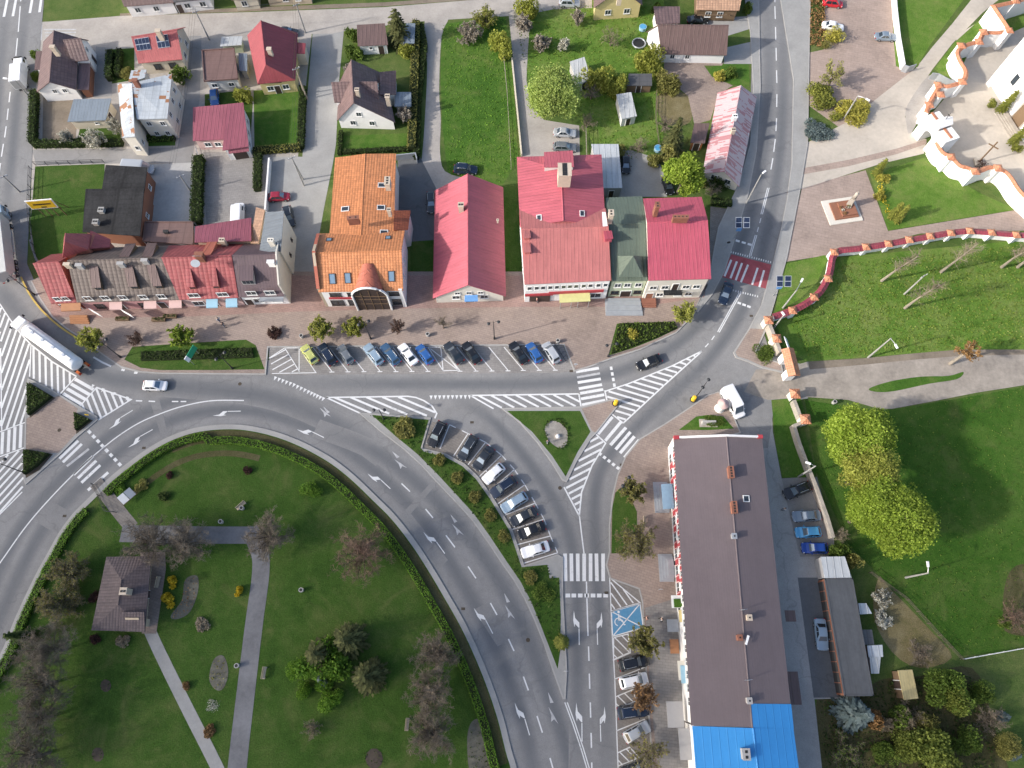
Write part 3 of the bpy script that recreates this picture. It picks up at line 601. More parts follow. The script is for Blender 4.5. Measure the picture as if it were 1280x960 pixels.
# arrows
HEAD = [(.07, 2.6), (.05, 3.4), (-.62, 4.1), (-.82, 5.3), (-.95, 3.75), (-.74, 2.7), (-.62, 3.2), (-.07, 2.6)]
def arrow(tail, tip, side=1, m='mark', stem=True, name='lane_arrow'):
    a, t = P2(*tail), P2(*tip); L = (t - a).length; f = (t - a).normalized()
    ang = math.atan2(-.86 * side, 5.3)
    f = Vector((f.x * math.cos(ang) - f.y * math.sin(ang), f.x * math.sin(ang) + f.y * math.cos(ang))); r = Vector((f.y, -f.x)); s = L / 5.37
    tr = lambda x, y: a + (r * x * side + f * y) * s
    qs = [[tr(x, y) for x, y in HEAD]]
    if stem: qs.append([tr(-.08, 0), tr(.08, 0), tr(.07, 2.5), tr(-.07, 2.5)])
    return polys(name, qs, m)
for t0, t1, sd_ in (((405, 547), (371, 537), 1), ((488, 611), (459, 592), 1), ((556, 692), (529, 665), 1), ((616, 792), (592, 760), 1), ((662, 919), (643, 878), 1),
                    ((301, 514), (266, 520), 1), ((191, 537), (160, 560), 1), ((166, 513), (136, 537), 1), ((727.5, 927), (720, 878), 1), ((751, 927), (756, 883), -1), ((724, 806), (717, 763), 1), ((747, 806), (752, 765), -1)):
    arrow(t0, t1, sd_)
for t0, t1 in (((414, 521), (404, 508)), ((509, 585), (490, 564)), ((580, 669), (563, 643)), ((644, 774), (630, 741)), ((698, 905), (685, 865))):
    a, c = P2(*t0), P2(*t1); f = (c - a); r = Vector((f.y, -f.x)).normalized(); f1 = f.normalized()
    polys('lane_arrow', [[a, a + f1 * 1.1 - r * .2, a + f1 * 2.6 - r * .6, a + f1 * 1.4 - r * .6, a + f1 * .6 - r * .9, a + f1 * .8 - r * .4], [c, c - f1 * 1.5 - r * .2, c - f1 * 1.6 + r * .3]], 'mark_worn')
# bay lines
NB = [(415, 464.5), (435, 464.3), (455, 464), (475, 464), (495, 464), (515, 463.8), (535, 463.7), (575, 463.5), (595, 463.4), (615, 463.2), (635, 463), (654, 462.5), (674, 462.4), (694, 462.2)]
lines('bay_line', [[(x - 24, 434), (x, y)] for x, y in NB] + [[(x - 3, y + .7), (x + 3, y + .6)] for x, y in NB], .15)
hatch('hatched_marking', [(337, 448), (356, 435), (374, 465), (341, 466)], (1, -.55), 1.1, .2, ([(340, 467), (395, 466), (374, 435), (356, 435), (336, 448)], [(374, 435), (374, 465)], [(356, 435), (374, 464)]), .15)
lines('bay_line', [[(535, 434), (551, 434), (573, 463), (554, 463.5), (535, 434)], [(551, 434), (554, 463.5)], [(538, 436), (573, 463)]], .15)
FR = [(562, 531), (585, 542), (607, 553), (627, 569), (643, 587), (656, 606), (669, 629), (680, 649), (688, 670), (697, 691)]
BK = [(550, 561), (567, 570), (585, 581), (599, 596), (612, 614), (622, 630), (631, 644), (640, 662), (646, 681), (655, 704)]
lines('bay_line', [[f, k] for f, k in zip(FR, BK)] + [[((a[0] * 2 + c[0]) / 3, (a[1] * 2 + c[1]) / 3), a] for a, c in zip(FR, FR[1:])] + [[((a[0] + c[0] * 2) / 3, (a[1] + c[1] * 2) / 3), c] for a, c in zip(FR, FR[1:])], .16)
lines('bay_line', [[(762, 722), (765, 790), (768.5, 850), (772.5, 960)], [(766, 825), (788, 815)], [(768, 849), (806, 834)], [(770.5, 913.5), (806, 899)]], .15)
for q in ([(767, 797), (785, 792.5), (788, 816), (767, 825)], [(769.5, 871), (791, 862), (795, 876), (770.5, 887)], [(772, 941), (787, 934), (799, 947), (772.5, 957.5)]):
    hatch('hatched_marking', q, (1, 1), .95, .16, (q + [q[0]],), .15)
hatch('hatched_marking', [(763, 724), (799, 752), (764, 763)], (.72, 1), .95, .2, ([(762, 722), (800, 753.5), (764, 764)],), .18)
polys('blue_bay', [z4(640, 720, [(497, 180), (640, 140), (655, 258), (503, 302)])], 'mark_blue', ZM)
lines('bay_line', [z4(640, 720, l) for l in ([(497, 178), (640, 138), (656, 258), (503, 302), (497, 178)], [(497, 178), (656, 258)], [(503, 302), (640, 138)])], .15, 'mark', ZM + .004)
c = P2(773, 777.5); ringp = [c + Vector((math.cos(t / 14 * 6.283), math.sin(t / 14 * 6.283))) * .55 for t in range(11)]
b = MB(); strip_mb(b, ringp, .14, ZM + .008, ZM + .008); strip_mb(b, [c + Vector((.1, 1.15)), c + Vector((.05, .3)), c + Vector((.6, .25)), c + Vector((.85, -.4)), c + Vector((1.05, -.35))], .15, ZM + .0095, ZM + .0095)
strip_mb(b, [c + Vector((.06, .75)), c + Vector((.5, .72))], .13, ZM + .011, ZM + .011); b.face([(*(c + Vector((.1 + .2 * math.cos(t), 1.45 + .2 * math.sin(t)))), ZM + .008) for t in [i * .785 for i in range(8)]])
tag(b.build('wheelchair_symbol', M['mark'], fix=False), kind='structure')
strip('kerb', cr(px([(27, 347), (37, 367), (50, 385), (65, 400), (80, 412), (97, 423)]), 5), .28, M['yellow_kerb'], ZS, ZS + .12)
strip('kerb', cr(px([(38, 300), (44, 320), (56, 345), (62, 352)]), 5), .3, M['kerb'], 0, .2)
# manholes and drains
for k, (x, y) in enumerate([(714, 464), (758, 741), (939, 395), (81, 645), (180, 560), (579, 761), (75, 538), (777, 581), (590, 528), (700, 610), (660, 800), (300, 480)]):
    a = P2(x, y); zz = ZS + .02 if k == 6 else ZM
    b = MB(); b.face([(a.x + .32 * math.cos(t * .5236), a.y + .32 * math.sin(t * .5236), zz) for t in range(12)]) if k in (6, 9, 10, 11) else b.face([(a.x - .3, a.y - .2, zz), (a.x + .3, a.y - .2, zz), (a.x + .3, a.y + .2, zz), (a.x - .3, a.y + .2, zz)])
    tag(b.build('manhole_cover' if k in (6, 9, 10, 11) else 'drain_grate', M['soil']), kind='structure')
# ------------------------------------------------------------------ building materials
def wallm(name, c, var=.08): M[name] = rough_mat(name, (*c, 1), var, .35, 2.5, .9, .2, .15)
for nm, c in dict(w_white=(.62, .61, .58), w_white2=(.74, .73, .71), w_cream=(.56, .50, .40), w_ivory=(.62, .585, .51), w_yellow=(.58, .48, .23), w_pink=(.50, .27, .26), w_pinkpale=(.55, .38, .35), w_coral=(.45, .17, .12), w_green=(.45, .50, .36), w_grey=(.35, .34, .33), w_brick=(.26, .12, .075), w_wood=(.17, .115, .07), w_tan=(.46, .38, .28), w_dark=(.05, .05, .05), w_blue=(.28, .45, .55), w_orangewood=(.34, .13, .05)).items(): wallm(nm, c)
def rf(name, c, kind='seam', **k): M[name] = roof_mat(name, (*c, 1), kind, **k)
rf('r_red', (.42, .145, .135), 'seam', per=.6); rf('r_pinkred', (.42, .10, .125), 'seam', per=.6); rf('r_redbright', (.41, .08, .115), 'seam', per=.62)
rf('r_redflat', (.38, .10, .10), 'seam', per=.45); rf('r_crimson', (.24, .042, .055), 'tile', per=.9, per2=.8); rf('r_purple', (.24, .07, .095), 'seam', per=.7)
rf('r_tilered', (.31, .075, .075), 'tile', per=.75, per2=.6); rf('r_orange', (.53, .21, .085), 'tile', per=.5, per2=.45)
rf('r_orangedark', (.30, .085, .04), 'tile', per=.5, per2=.45); rf('r_arch', (.40, .12, .075), 'seam', per=1.4)
rf('r_brown', (.15, .098, .094), 'tile', per=.7, per2=.6); rf('r_maroon', (.26, .055, .065), 'seam', per=.6); rf('r_pavilion', (.10, .078, .08), 'tile', per=.45, per2=.4, rough=.8); rf('r_brown2', (.135, .088, .08), 'seam', per=.8); rf('r_brownflat', (.17, .105, .09), 'sheet', per=3, per2=1.1)
rf('r_greybrown', (.13, .10, .085), 'tile', per=.75, per2=.6); rf('r_darkgrey', (.085, .085, .087), 'sheet', per=3.2, per2=1.2); rf('r_purplebrown', (.105, .072, .08), 'seam', per=.5)
rf('r_long', (.138, .110, .114), 'seam', per=.36, var=.10, rough=.7, streak=.25, line=.22); rf('r_blue', (.04, .245, .56), 'seam', per=1.1, var=.06, streak=.3, line=.25); rf('r_green', (.105, .135, .105), 'seam', per=.55)
rf('r_black', (.034, .034, .035), 'sheet', per=6, per2=.95, var=.5, rough=.95, spec=.1); rf('r_greyblue', (.18, .215, .25), 'seam', per=.6); rf('r_galv', (.46, .48, .49), 'seam', per=1.1, rough=.5)
rf('r_pale', (.44, .45, .44), 'seam', per=.9); rf('r_felt', (.085, .09, .097), 'none', var=.18, rough=.9); rf('r_yellow', (.52, .42, .20), 'seam', per=.4)
rf('r_tan', (.42, .26, .17), 'tile', per=.6, per2=.5); rf('r_slate', (.13, .15, .17), 'seam', per=.6)
M['r_patchy'] = roof_mat('r_patchy', (.40, .43, .45, 1), 'sheet', per=1.3, per2=.9, wear=((.27, .13, .065, 1), .80, 1.3))
M['r_faded'] = roof_mat('r_faded', (.40, .185, .195, 1), 'seam', per=.55, rough=.4, wear=((.47, .37, .375, 1), .66, .28, 2.4))
M['pane'] = plain('window_glass', (.035, .045, .055, 1), .08, .6); M['pane_blue'] = plain('skylight_glass', (.16, .24, .32, 1), .1, .6)
M['frame'] = plain('window_frame', (.70, .70, .68, 1), .5); M['frame_dark'] = plain('frame_dark', (.05, .035, .03, 1), .5)
M['zinc'] = plain('zinc_sheet', (.36, .38, .40, 1), .45, .5, .3); M['steel'] = plain('steel', (.45, .46, .47, 1), .4, .5, .6)
M['brickred'] = rough_mat('brick_red', (.24, .105, .07, 1), .25, 1, 6); M['brickpale'] = rough_mat('brick_pale', (.50, .42, .33, 1), .15, 1, 6)
M['black'] = plain('black', (.02, .02, .02, 1), .6); M['darkmetal'] = plain('dark_metal', (.04, .042, .045, 1), .5, .5, .4)
M['signred'] = plain('sign_red', (.36, .045, .055, 1), .5); M['signyellow'] = plain('sign_yellow', (.72, .46, .03, 1), .5); M['signgreen'] = plain('sign_green', (.02, .28, .14, 1), .5)
M['signlime'] = plain('sign_lime', (.52, .50, .22, 1), .6); M['bluecloth'] = plain('blue_cloth', (.12, .28, .55, 1), .7); M['woodwarm'] = plain('wood_warm', (.36, .17, .08, 1), .7); M['white'] = plain('white_paint', (.78, .78, .77, 1), .5)
M['solar'] = plain('solar_cell', (.02, .03, .06, 1), .15, .7); M['silver'] = plain('silver_trim', (.6, .62, .64, 1), .35, .5, .5)
SIDE = dict(S=(0, 1), E=(1, 2), N=(2, 3), W=(3, 0))
def v3(p, z): return Vector((p.x, p.y, z))
class Bld:
    def __init__(s, name, label, cat='house', group=None):
        s.t = thing(name, label, cat, group=group); s.set = False; s.blocks = []
    def part(s, mb, name, mat, parent=None, smooth=False, label=None, fix=True):
        o = mb.build(name, mat, parent if parent is not None else s.t, s.loc, smooth, fix)
        if label: o['label'] = label
        return o
    def begin(s, loc):
        if not s.set: s.loc = Vector((loc.x, loc.y, 0)); s.t.location = s.loc; s.set = True
    def block(s, eaves, he=None, base=None, axis='EW', ridge=None, hr=None, hips=(0, 0), roof='r_brown', wall='w_white', ov=.35, hs=None, t=.5, th=.14, cap=None, ovg=None, wallname='wall', roofname='roof'):
        if he is None: he = hsolve(base[1:], eaves[base[0]])
        B = dict(he=he)
        if hs is None: hs = [he] * 4
        q = [P2(*p, h) if p else None for p, h in zip(eaves, hs)]
        if q[2] is None:                      # far eave hidden: mirror the near one about the ridge
            r1, r2 = P2(*ridge[0], hr), P2(*ridge[1], hr); q[3] = r1 * 2 - q[0]; q[2] = r2 * 2 - q[1]
        s.begin(sum(q, Vector((0, 0))) / 4)
        ovg = ov if ovg is None else ovg
        cen = sum(q, Vector((0, 0))) / 4
        def inset(i, oa, ob):
            p = q[i]; d1 = (q[(i + 1) % 4] - p).normalized(); d0 = (q[(i - 1) % 4] - p).normalized()
            return p + d1 * oa + d0 * ob
        roofb = MB(); wallb = MB()
        if axis in ('flat', 'quad'):
            wq = [inset(i, ov, ov) for i in range(4)]
            roofb.slab([v3(p, h) for p, h in zip(q, hs)], th)
            wallb.hull([v3(p, -.2) for p in wq], [v3(p, h - th - .003) for p, h in zip(wq, hs)])
            B['slopes'] = [[v3(q[0], hs[0]), v3(q[1], hs[1]), v3(q[2], hs[2]), v3(q[3], hs[3])]]
            if cap:
                for i in range(4):
                    a, c = v3(q[i], hs[i]), v3(q[(i + 1) % 4], hs[(i + 1) % 4]); d = (c - a).normalized(); nrm = Vector((d.y, -d.x, 0))
                    f = [a - nrm * .02 - d * 0, c - nrm * .02, c - nrm * .2, a - nrm * .2]
                    roofb.hull([p + Vector((0, 0, .003)) for p in f], [p + Vector((0, 0, cap)) for p in f])
            zt = he
        else:
            k = [0, 1, 2, 3] if axis == 'EW' else [1, 2, 3, 0]
            a, b_, c, d = [q[i] for i in k]
            m1 = d.lerp(a, t) if axis == 'EW' else a.lerp(d, t); m2 = c.lerp(b_, t) if axis == 'EW' else b_.lerp(c, t)
            if axis == 'EW': m1, m2 = a.lerp(d, t), b_.lerp(c, t)
            dr = (m2 - m1).normalized(); r1, r2 = m1 + dr * hips[0], m2 - dr * hips[1]
            if hr is None:
                hr = (hsolve_w(r1, ridge[0]) + hsolve_w(r2, ridge[1])) / 2
                hr = max(he + .5, min(hr, he + 6.5))
            B['hr'] = hr
            A, Bv, Cv, D = v3(a, he), v3(b_, he), v3(c, he), v3(d, he); R1, R2 = v3(r1, hr), v3(r2, hr)
            roofb.slab([A, Bv, R2, R1], th); roofb.slab([Cv, D, R1, R2], th)
            if hips[0] > 0: roofb.slab([D, A, R1], th)
            if hips[1] > 0: roofb.slab([Bv, Cv, R2], th)
            ridgeb = (R1 - Vector((dr.x, dr.y, 0)) * 0, R2)
            e = Vector((-dr.y, dr.x, 0)) * .13
            roofb.hull([R1 - e + Vector((0, 0, -.02)), R2 - e + Vector((0, 0, -.02)), R2 + e + Vector((0, 0, -.02)), R1 + e + Vector((0, 0, -.02))], [R1 - e * .4 + Vector((0, 0, .07)), R2 - e * .4 + Vector((0, 0, .07)), R2 + e * .4 + Vector((0, 0, .07)), R1 + e * .4 + Vector((0, 0, .07))])
            half = max(.5, min((a - m1).length, (d - m1).length)); sl = (hr - he) / half
            w_ = [None] * 4
            for i in range(4):
                eave_next = (axis == 'EW' and i in (0, 2)) or (axis == 'NS' and i in (1, 3))
                w_[i] = inset(i, ovg if eave_next else ov, ov if eave_next else ovg)
            wq = w_; zt = he + sl * ov - th - .02
            wa, wb, wc, wd = [wq[i] for i in k]
            e1, e2 = wa.lerp(wd, t), wb.lerp(wc, t)
            vs = [v3(p, -.2) for p in (wa, wb, wc, wd)] + [v3(p, zt) for p in (wa, wb, wc, wd)]
            ff = [(0, 1, 5, 4), (2, 3, 7, 6)]
            if hips[0] <= 0: vs.append(v3(e1, hr - th - .03)); ff.append((3, 0, 4, len(vs) - 1, 7))
            else: ff.append((3, 0, 4, 7))
            if hips[1] <= 0: vs.append(v3(e2, hr - th - .03)); ff.append((1, 2, 6, len(vs) - 1, 5))
            else: ff.append((1, 2, 6, 5))
            wallb.raw(vs, ff)
            B['slopes'] = [[A, Bv, R2, R1], [Cv, D, R1, R2]]
        B['wq'] = wq; B['zt'] = zt
        B['wallo'] = s.part(wallb, wallname, M[wall]); B['roofo'] = s.part(roofb, roofname, M[roof])
        s.blocks.append(B); return B
    def wpt(s, B, side, t):
        i, j = SIDE[side]; a, b_ = B['wq'][i], B['wq'][j]; d = (b_ - a).normalized()
        return a.lerp(b_, t), Vector((d.x, d.y, 0)), Vector((d.y, -d.x, 0)), (b_ - a).length
    def win(s, B, side, ts, z, w=1.2, h=1.3, frame='frame', pane='pane', name='window', mull=1):
        if not isinstance(ts, (list, tuple)): ts = [ts]
        for t in ts:
            p, d, n, L = s.wpt(B, side, t); c = v3(p, z)
            fb = MB(); pb = MB(); up = Vector((0, 0, 1)); mt = Matrix((d, n, up)).transposed()
            fr = .09
            for sx in (-1, 1): fb.box(c + d * sx * (w / 2 - fr / 2) + n * .035, (fr, .09, h), m=mt)
            for sz in (-1, 1): fb.box(c + up * sz * (h / 2 - fr / 2) + n * .035, (w - 2 * fr, .09, fr), m=mt)
            if mull and w > .8: fb.box(c + n * .03, (.06, .07, h - 2 * fr), m=mt)
            fb.box(c - up * (h / 2 + .04) + n * .08, (w + .16, .18, .06), m=mt)
            pb.box(c + n * .012, (w - 2 * fr, .03, h - 2 * fr), m=mt)
            o = s.part(fb, name, M[frame]); s.part(pb, 'pane', M[pane], o)
    def door(s, B, side, t, w=1.1, h=2.1, mat='frame_dark', name='door', z0=0):
        p, d, n, L = s.wpt(B, side, t); c = v3(p, z0 + h / 2); mt = Matrix((d, n, Vector((0, 0, 1)))).transposed()
        b = MB(); b.box(c + n * .03, (w, .08, h), m=mt)
        o = s.part(b, name, M[mat]); f = MB()
        for sx in (-1, 1): f.box(c + d * sx * (w / 2 + .05) + n * .04, (.1, .12, h), m=mt)
        f.box(c + Vector((0, 0, h / 2 + .05)) + n * .04, (w + .2, .12, .1), m=mt); s.part(f, 'frame', M['brickred' if mat == 'w_dark' else 'frame'], o)
        return o
    def chim(s, x, y, hz, w=.9, d=.6, mat='brickpale', drop=2.2, rz=0, B=None, holes=2):
        c = P(x, y, hz); b = MB(); b.box((c.x, c.y, hz - drop / 2), (w, d, drop), rz); b.box((c.x, c.y, hz + .04), (w + .16, d + .16, .1), rz)
        o = s.part(b, 'chimney', M[mat], B['roofo'] if B else None)
        hb = MB(); r = Matrix.Rotation(rz, 3, 'Z')
        for i in range(holes):
            f = (i + .5) / holes - .5; off = r @ Vector((f * w if w >= d else 0, 0 if w >= d else f * d, 0)); hb = MB(); hb.box(Vector((c.x, c.y, hz + .10)) + off, (min(w, d) * .38, min(w, d) * .38, .05), rz)
            if not B: s.part(hb, 'flue', M['black'], o)
    def sp(s, S, t, u):
        a, b_, r2, r1 = S; return a.lerp(b_, t).lerp(r1.lerp(r2, t), u)
    def sky(s, B, k, tu, w=.8, h=1.2, pane='pane_blue', name='skylight'):
        S = B['slopes'][k]
        for t, u in tu:
            p = s.sp(S, t, u); d = (S[1] - S[0]).normalized(); up = (s.sp(S, t, min(u + .1, 1)) - s.sp(S, t, max(0, u - .1))).normalized(); n = d.cross(up).normalized()
            if n.z < 0: n = -n
            mt = Matrix((d, up, n)).transposed(); b = MB()
            for sx in (-1, 1): b.box(p + d * sx * w / 2 + n * .05, (.12, h + .12, .14), m=mt)
            for sy in (-1, 1): b.box(p + up * sy * h / 2 + n * .05, (w - .12, .12, .14), m=mt)
            o = s.part(b, name, M['frame_dark'] if pane == 'pane_blue' else M['frame']); g = MB(); g.box(p + n * .05, (w - .12, h - .12, .08), m=mt); s.part(g, 'pane', M[pane], o)
    def dormer(s, B, k, t, u0, u1, w, hd, roof, wall, win=True, slant=0):
        S = B['slopes'][k]; d = (S[1] - S[0]).normalized(); p0, p1 = s.sp(S, t, u0), s.sp(S, t + slant, u1); h = d * w / 2; up = Vector((0, 0, 1))
        b = MB(); b.hull([p0 - h - up * .3, p0 + h - up * .3, p1 + h - up * .3, p1 - h - up * .3], [p0 - h + up * hd, p0 + h + up * hd, p1 + h + up * .02, p1 - h + up * .02])
        o = s.part(b, 'dormer', M[wall]); r = MB(); e = d * .12; f = (p0 - p1).normalized() * .25; f.z *= .2
        r.slab([p0 - h - e + up * (hd + .1) + f, p0 + h + e + up * (hd + .1) + f, p1 + h + e + up * .10, p1 - h - e + up * .10], .09); s.part(r, 'dormer_roof', M[roof], o)
        if win:
            n = Vector((d.y, -d.x, 0)); mt = Matrix((d, n, up)).transposed(); g = MB()
            c = p0 + up * hd * .5 + n * .02
            for i in range(3): g.box(c + d * (i - 1) * w * .3, (w * .24, .06, hd * .6), m=mt)
            s.part(g, 'window', M['pane'], o)
def awning(B, k, t, w, z, dep, mat):
    p, d, n, L = B.wpt(k, 'S', t); d = d.xy; n = n.xy; m = MB(); m.slab([v3(p - d * w / 2 + n * dep, z - .45), v3(p + d * w / 2 + n * dep, z - .45), v3(p + d * w / 2 + n * .03, z), v3(p - d * w / 2 + n * .03, z)], .07); o = B.part(m, 'awning', M[mat])
    b = MB()
    b.box(v3(p + n * dep, z - .60), (w, .04, .22), math.atan2(d.y, d.x)); B.part(b, 'valance', M[mat], o)
# ------------------------------------------------------------------ north-west houses
B = Bld('house', 'white gabled house with dark brown roof beside the main road, by the box truck', 'house')
k = B.block([(46, 115), (95, 112), (98, 47), (54, 52)], he=3.0, axis='NS', ridge=((60.5, 102), (67.5, 39)), roof='r_brown', wall='w_white2')
B.win(k, 'S', [.42, .70], 2.6, .9, 1.0); B.chim(65, 58, 8.2, B=k)
k2 = B.block([(90, 77), (111, 75), (111, 50), (88, 52)], he=3.4, axis='EW', ridge=((86, 57), (109, 52)), hr=6.3, roof='r_brown', wall='w_white2', ov=.3)
B.win(k2, 'E', .5, 3.6, .9, 1.1); B.door(k2, 'E', .5, 1.2, 2.0)
B.block([(97, 112), (111, 112), (113, 77), (99, 77)], hs=[2.6, 2.3, 2.3, 2.6], he=2.4, axis='quad', roof='r_purplebrown', wall='w_brick')
B.block([(43, 87), (58, 86), (62, 63), (45, 64)], he=2.9, axis='flat', roof='r_brown2', wall='w_white')
B = Bld('garage', 'small cream garage with pale grey-blue sheet roof behind blossoming shrubs', 'garage')
k = B.block([(84, 152), (132, 150), (139, 123), (92, 124)], hs=[2.6, 2.6, 3.1, 3.1], he=2.7, axis='quad', roof='r_greyblue', wall='w_cream')
B.win(k, 'S', .7, 1.5, .8, .6); B.door(k, 'E', .4)
B = Bld('house', 'tall cream house with patchy rusting pale metal roof', 'house')
k = B.block([(171, 149), (209, 148), (215, 92), (164, 104)], hs=[5.8, 5.8, 6.6, 7.0], he=6, axis='quad', roof='r_patchy', wall='w_ivory', ov=.3)
B.win(k, 'E', [.2, .55, .82], 4.4, 1.0, 1.2); B.win(k, 'E', [.3, .7], 1.6, 1.0, 1.2); B.win(k, 'S', [.25, .75], 4.2, 1.0, 1.1); B.win(k, 'S', [.3, .7], 1.5, .9, 1.1)
k2 = B.block([(153, 172), (168.5, 170.5), (165, 104), (147, 105)], hs=[5.2, 5.8, 7.0, 5.6], he=5.4, axis='quad', roof='r_patchy', wall='w_ivory', ov=.2)
B.win(k2, 'S', .5, 2.2, .8, 1.1); B.win(k2, 'E', [.12], 2.4, .9, 1.1)
B.block([(160, 104), (181, 97), (183, 87), (164, 88)], he=5.6, axis='flat', roof='r_patchy', wall='w_ivory', ov=.2)
B.chim(168, 100, 8.4, .9, .7, 'brickred', B=k)
B = Bld('house', 'red roofed cream house with two solar panel arrays on the roof', 'house')
k = B.block([(173, 79), (228, 74), None, None], he=3.3, axis='EW', ridge=((164, 46), (221, 37)), hr=6.6, roof='r_redflat', wall='w_cream')
B.win(k, 'E', [.3, .7], 1.7); B.win(k, 'E', .5, 4.5, .9, 1.1); B.win(k, 'S', [.35, .72], 1.7, 1.5, 1.3, 'frame_dark'); B.chim(197, 38, 8, 1.0, .7, B=k)
def solar(B, k, slope, t0, t1, u0, u1, nx, ny):
    S = B.blocks[k]['slopes'][slope] if isinstance(k, int) else k['slopes'][slope]; n = (S[1] - S[0]).cross(S[3] - S[0]).normalized()
    if n.z < 0: n = -n
    o = MB(); o.hull([B.sp(S, a, c) + n * .04 for a, c in ((t0, u0), (t1, u0), (t1, u1), (t0, u1))], [B.sp(S, a, c) + n * .10 for a, c in ((t0, u0), (t1, u0), (t1, u1), (t0, u1))])
    fo = B.part(o, 'solar_panel', M['silver']); g = MB(); 
    for i in range(nx):
        for j in range(ny):
            a0, a1 = t0 + (t1 - t0) * (i + .06) / nx, t0 + (t1 - t0) * (i + .94) / nx; c0, c1 = u0 + (u1 - u0) * (j + .06) / ny, u0 + (u1 - u0) * (j + .94) / ny
            g.hull([B.sp(S, a, c) + n * .105 for a, c in ((a0, c0), (a1, c0), (a1, c1), (a0, c1))], [B.sp(S, a, c) + n * .125 for a, c in ((a0, c0), (a1, c0), (a1, c1), (a0, c1))])
    B.part(g, 'solar_cells', M['solar'], fo)
solar(B, k, 0, .05, .36, .46, .90, 4, 2); solar(B, k, 0, .52, .78, .46, .90, 3, 2)
B = Bld('house', 'flat brown roofed bungalow with small glasshouse at its north side', 'house')
k = B.block([(255, 102), (298, 99), (293, 60), (252, 63)], he=3.0, axis='flat', roof='r_brownflat', wall='w_white', cap=.2)
B.win(k, 'S', [.2, .75], 1.5, 1.2, 1.0)
B.block([(275, 58), (302, 56), (303, 45), (277, 46)], hs=[2.3, 2.3, 2.0, 2.0], he=2.2, axis='quad', roof='r_pale', wall='w_green', roofname='glasshouse_roof')
B.block([(299, 88), (309, 89), (309, 67), (298, 66)], he=2.4, axis='flat', roof='r_greyblue', wall='w_grey')
B = Bld('house', 'cream house with crimson gambrel roof and brown board on its gable', 'house')
k = B.block([(322, 105), (369, 100), (372, 41), (309, 44)], he=3.4, axis='NS', ridge=((333, 86), (331, 43)), hr=6.8, roof='r_maroon', wall='w_yellow', hips=(1.2, 0), t=.62)
B.win(k, 'S', [.25, .7], 1.6, 1.3, 1.2); B.door(k, 'S', .45)
k2 = B.block([(360, 66), (381, 67), (382, 54), (362, 52)], he=3.2, axis='flat', roof='r_maroon', wall='w_cream', ov=.15)
sb = MB(); sb.slab([P(332, 104, 3.1), P(352, 103, 3.1), P(350, 93.5, 3.9), P(332, 94, 3.9)], .1); B.part(sb, 'gable_board', M['frame_dark'])
B.chim(336, 61, 7.6, .8, .7, B=k)
B = Bld('house', 'pink and white house under a large plum red low pitched roof', 'house')
k = B.block([(241, 176), (281, 174), (286, 130), (241, 134)], hs=[3.0, 3.3, 4.4, 3.8], he=3, axis='quad', roof='r_purple', wall='w_pinkpale')
B.win(k, 'S', [.35, .7], 1.5, 1.3, 1.1)
k2 = B.block([(278, 188), (311, 183), (304, 128), (284, 130)], hs=[3.4, 3.5, 4.4, 4.4], he=3, axis='quad', roof='r_purple', wall='w_white2')
B.win(k2, 'E', [.2, .5, .8], 1.6); cb = MB(); c = P2(300, 195); cb.slab([P(286, 192, 2.5), P(311, 189, 2.5), P(311, 184, 3.0), P(285, 187, 3.0)], .1); B.part(cb, 'porch_roof', M['r_purple']); B.door(k2, 'S', .55, 2.6, 2.1, 'frame_dark', 'garage_door')
B = Bld('barn', 'dark barn with weathered black felt roof and brick end wall', 'barn')
k2 = B.block([(127, 239), (180, 241), (184, 209), (132, 206)], hs=[4.0, 4.2, 4.3, 4.1], he=4.1, axis='quad', roof='r_black', wall='w_brick')
k = B.block([(103, 290), (175, 295), (180, 236), (107, 236)], hs=[3.6, 4.2, 4.7, 4.5], he=4, axis='quad', roof='r_black', wall='w_brick')
B.win(k, 'E', [.25, .6], 2.0, 1.0, 1.0, 'frame'); B.win(k2, 'E', [.5], 2.0, 1.0, 1.0, 'frame'); B.door(k, 'E', .1, 2.2, 2.4); B.chim(119, 277, 4.9, .9, .9, 'concrete', .7); B.chim(126, 262, 4.9, .9, .9, 'concrete', .7)
# terrace along the promenade
B = Bld('house', 'coral corner house with red tiled roof and a square red roof turret', 'house')
k = B.block([(64, 379.5), (96, 378), (95, 315), (64, 318)], base=(0, 76, 391), axis='EW', ridge=((55, 334), (90, 331)), roof='r_tilered', wall='w_coral', ov=.3, hr=8.3)
B.win(k, 'S', [.35, .72], 4.2, 1.1, 1.2); B.door(k, 'S', .75, 1.4, 2.2); B.win(k, 'S', [.3], 1.6, 1.6, 1.4)
sb = MB()
for i in range(4): sb.box(P(101, 404 - i * 2.0) + Vector((0, 0, ZS + .08 + i * .16)), (3.4 - i * .1, .5, .16 + i * .02))
B.part(sb, 'steps', M['woodwarm'])
awning(B, k, .78, 3.4, 3.0, 1.5, 'woodwarm')
k2 = B.block([(78, 322), (110, 312), (113, 292), (80, 297)], he=7.2, axis='NS', ridge=((84, 321), (90, 280)), hr=10.4, roof='r_redflat', wall='w_coral', hips=(.4, 1.6), roofname='turret_roof')
k3 = B.block([(109, 311), (137, 309), (138, 299), (113, 288)], hs=[6.6, 5.2, 5.2, 6.8], he=5, axis='quad', roof='r_redflat', wall='w_coral')
B.chim(83, 330, 8.8, 1.0, .45, 'brickpale', 1.2, B=k)
B = Bld('house', 'long pink terrace house with brown tiled roof and three shed dormers', 'house')
k = B.block([(96, 378), (224, 374.5), (211, 307), (112, 310)], base=(1, 226, 393), axis='EW', ridge=((90, 331), (220, 327.5)), roof='r_greybrown', wall='w_pink', ov=.3, hr=8.4, ovg=.02)
NB_ = k
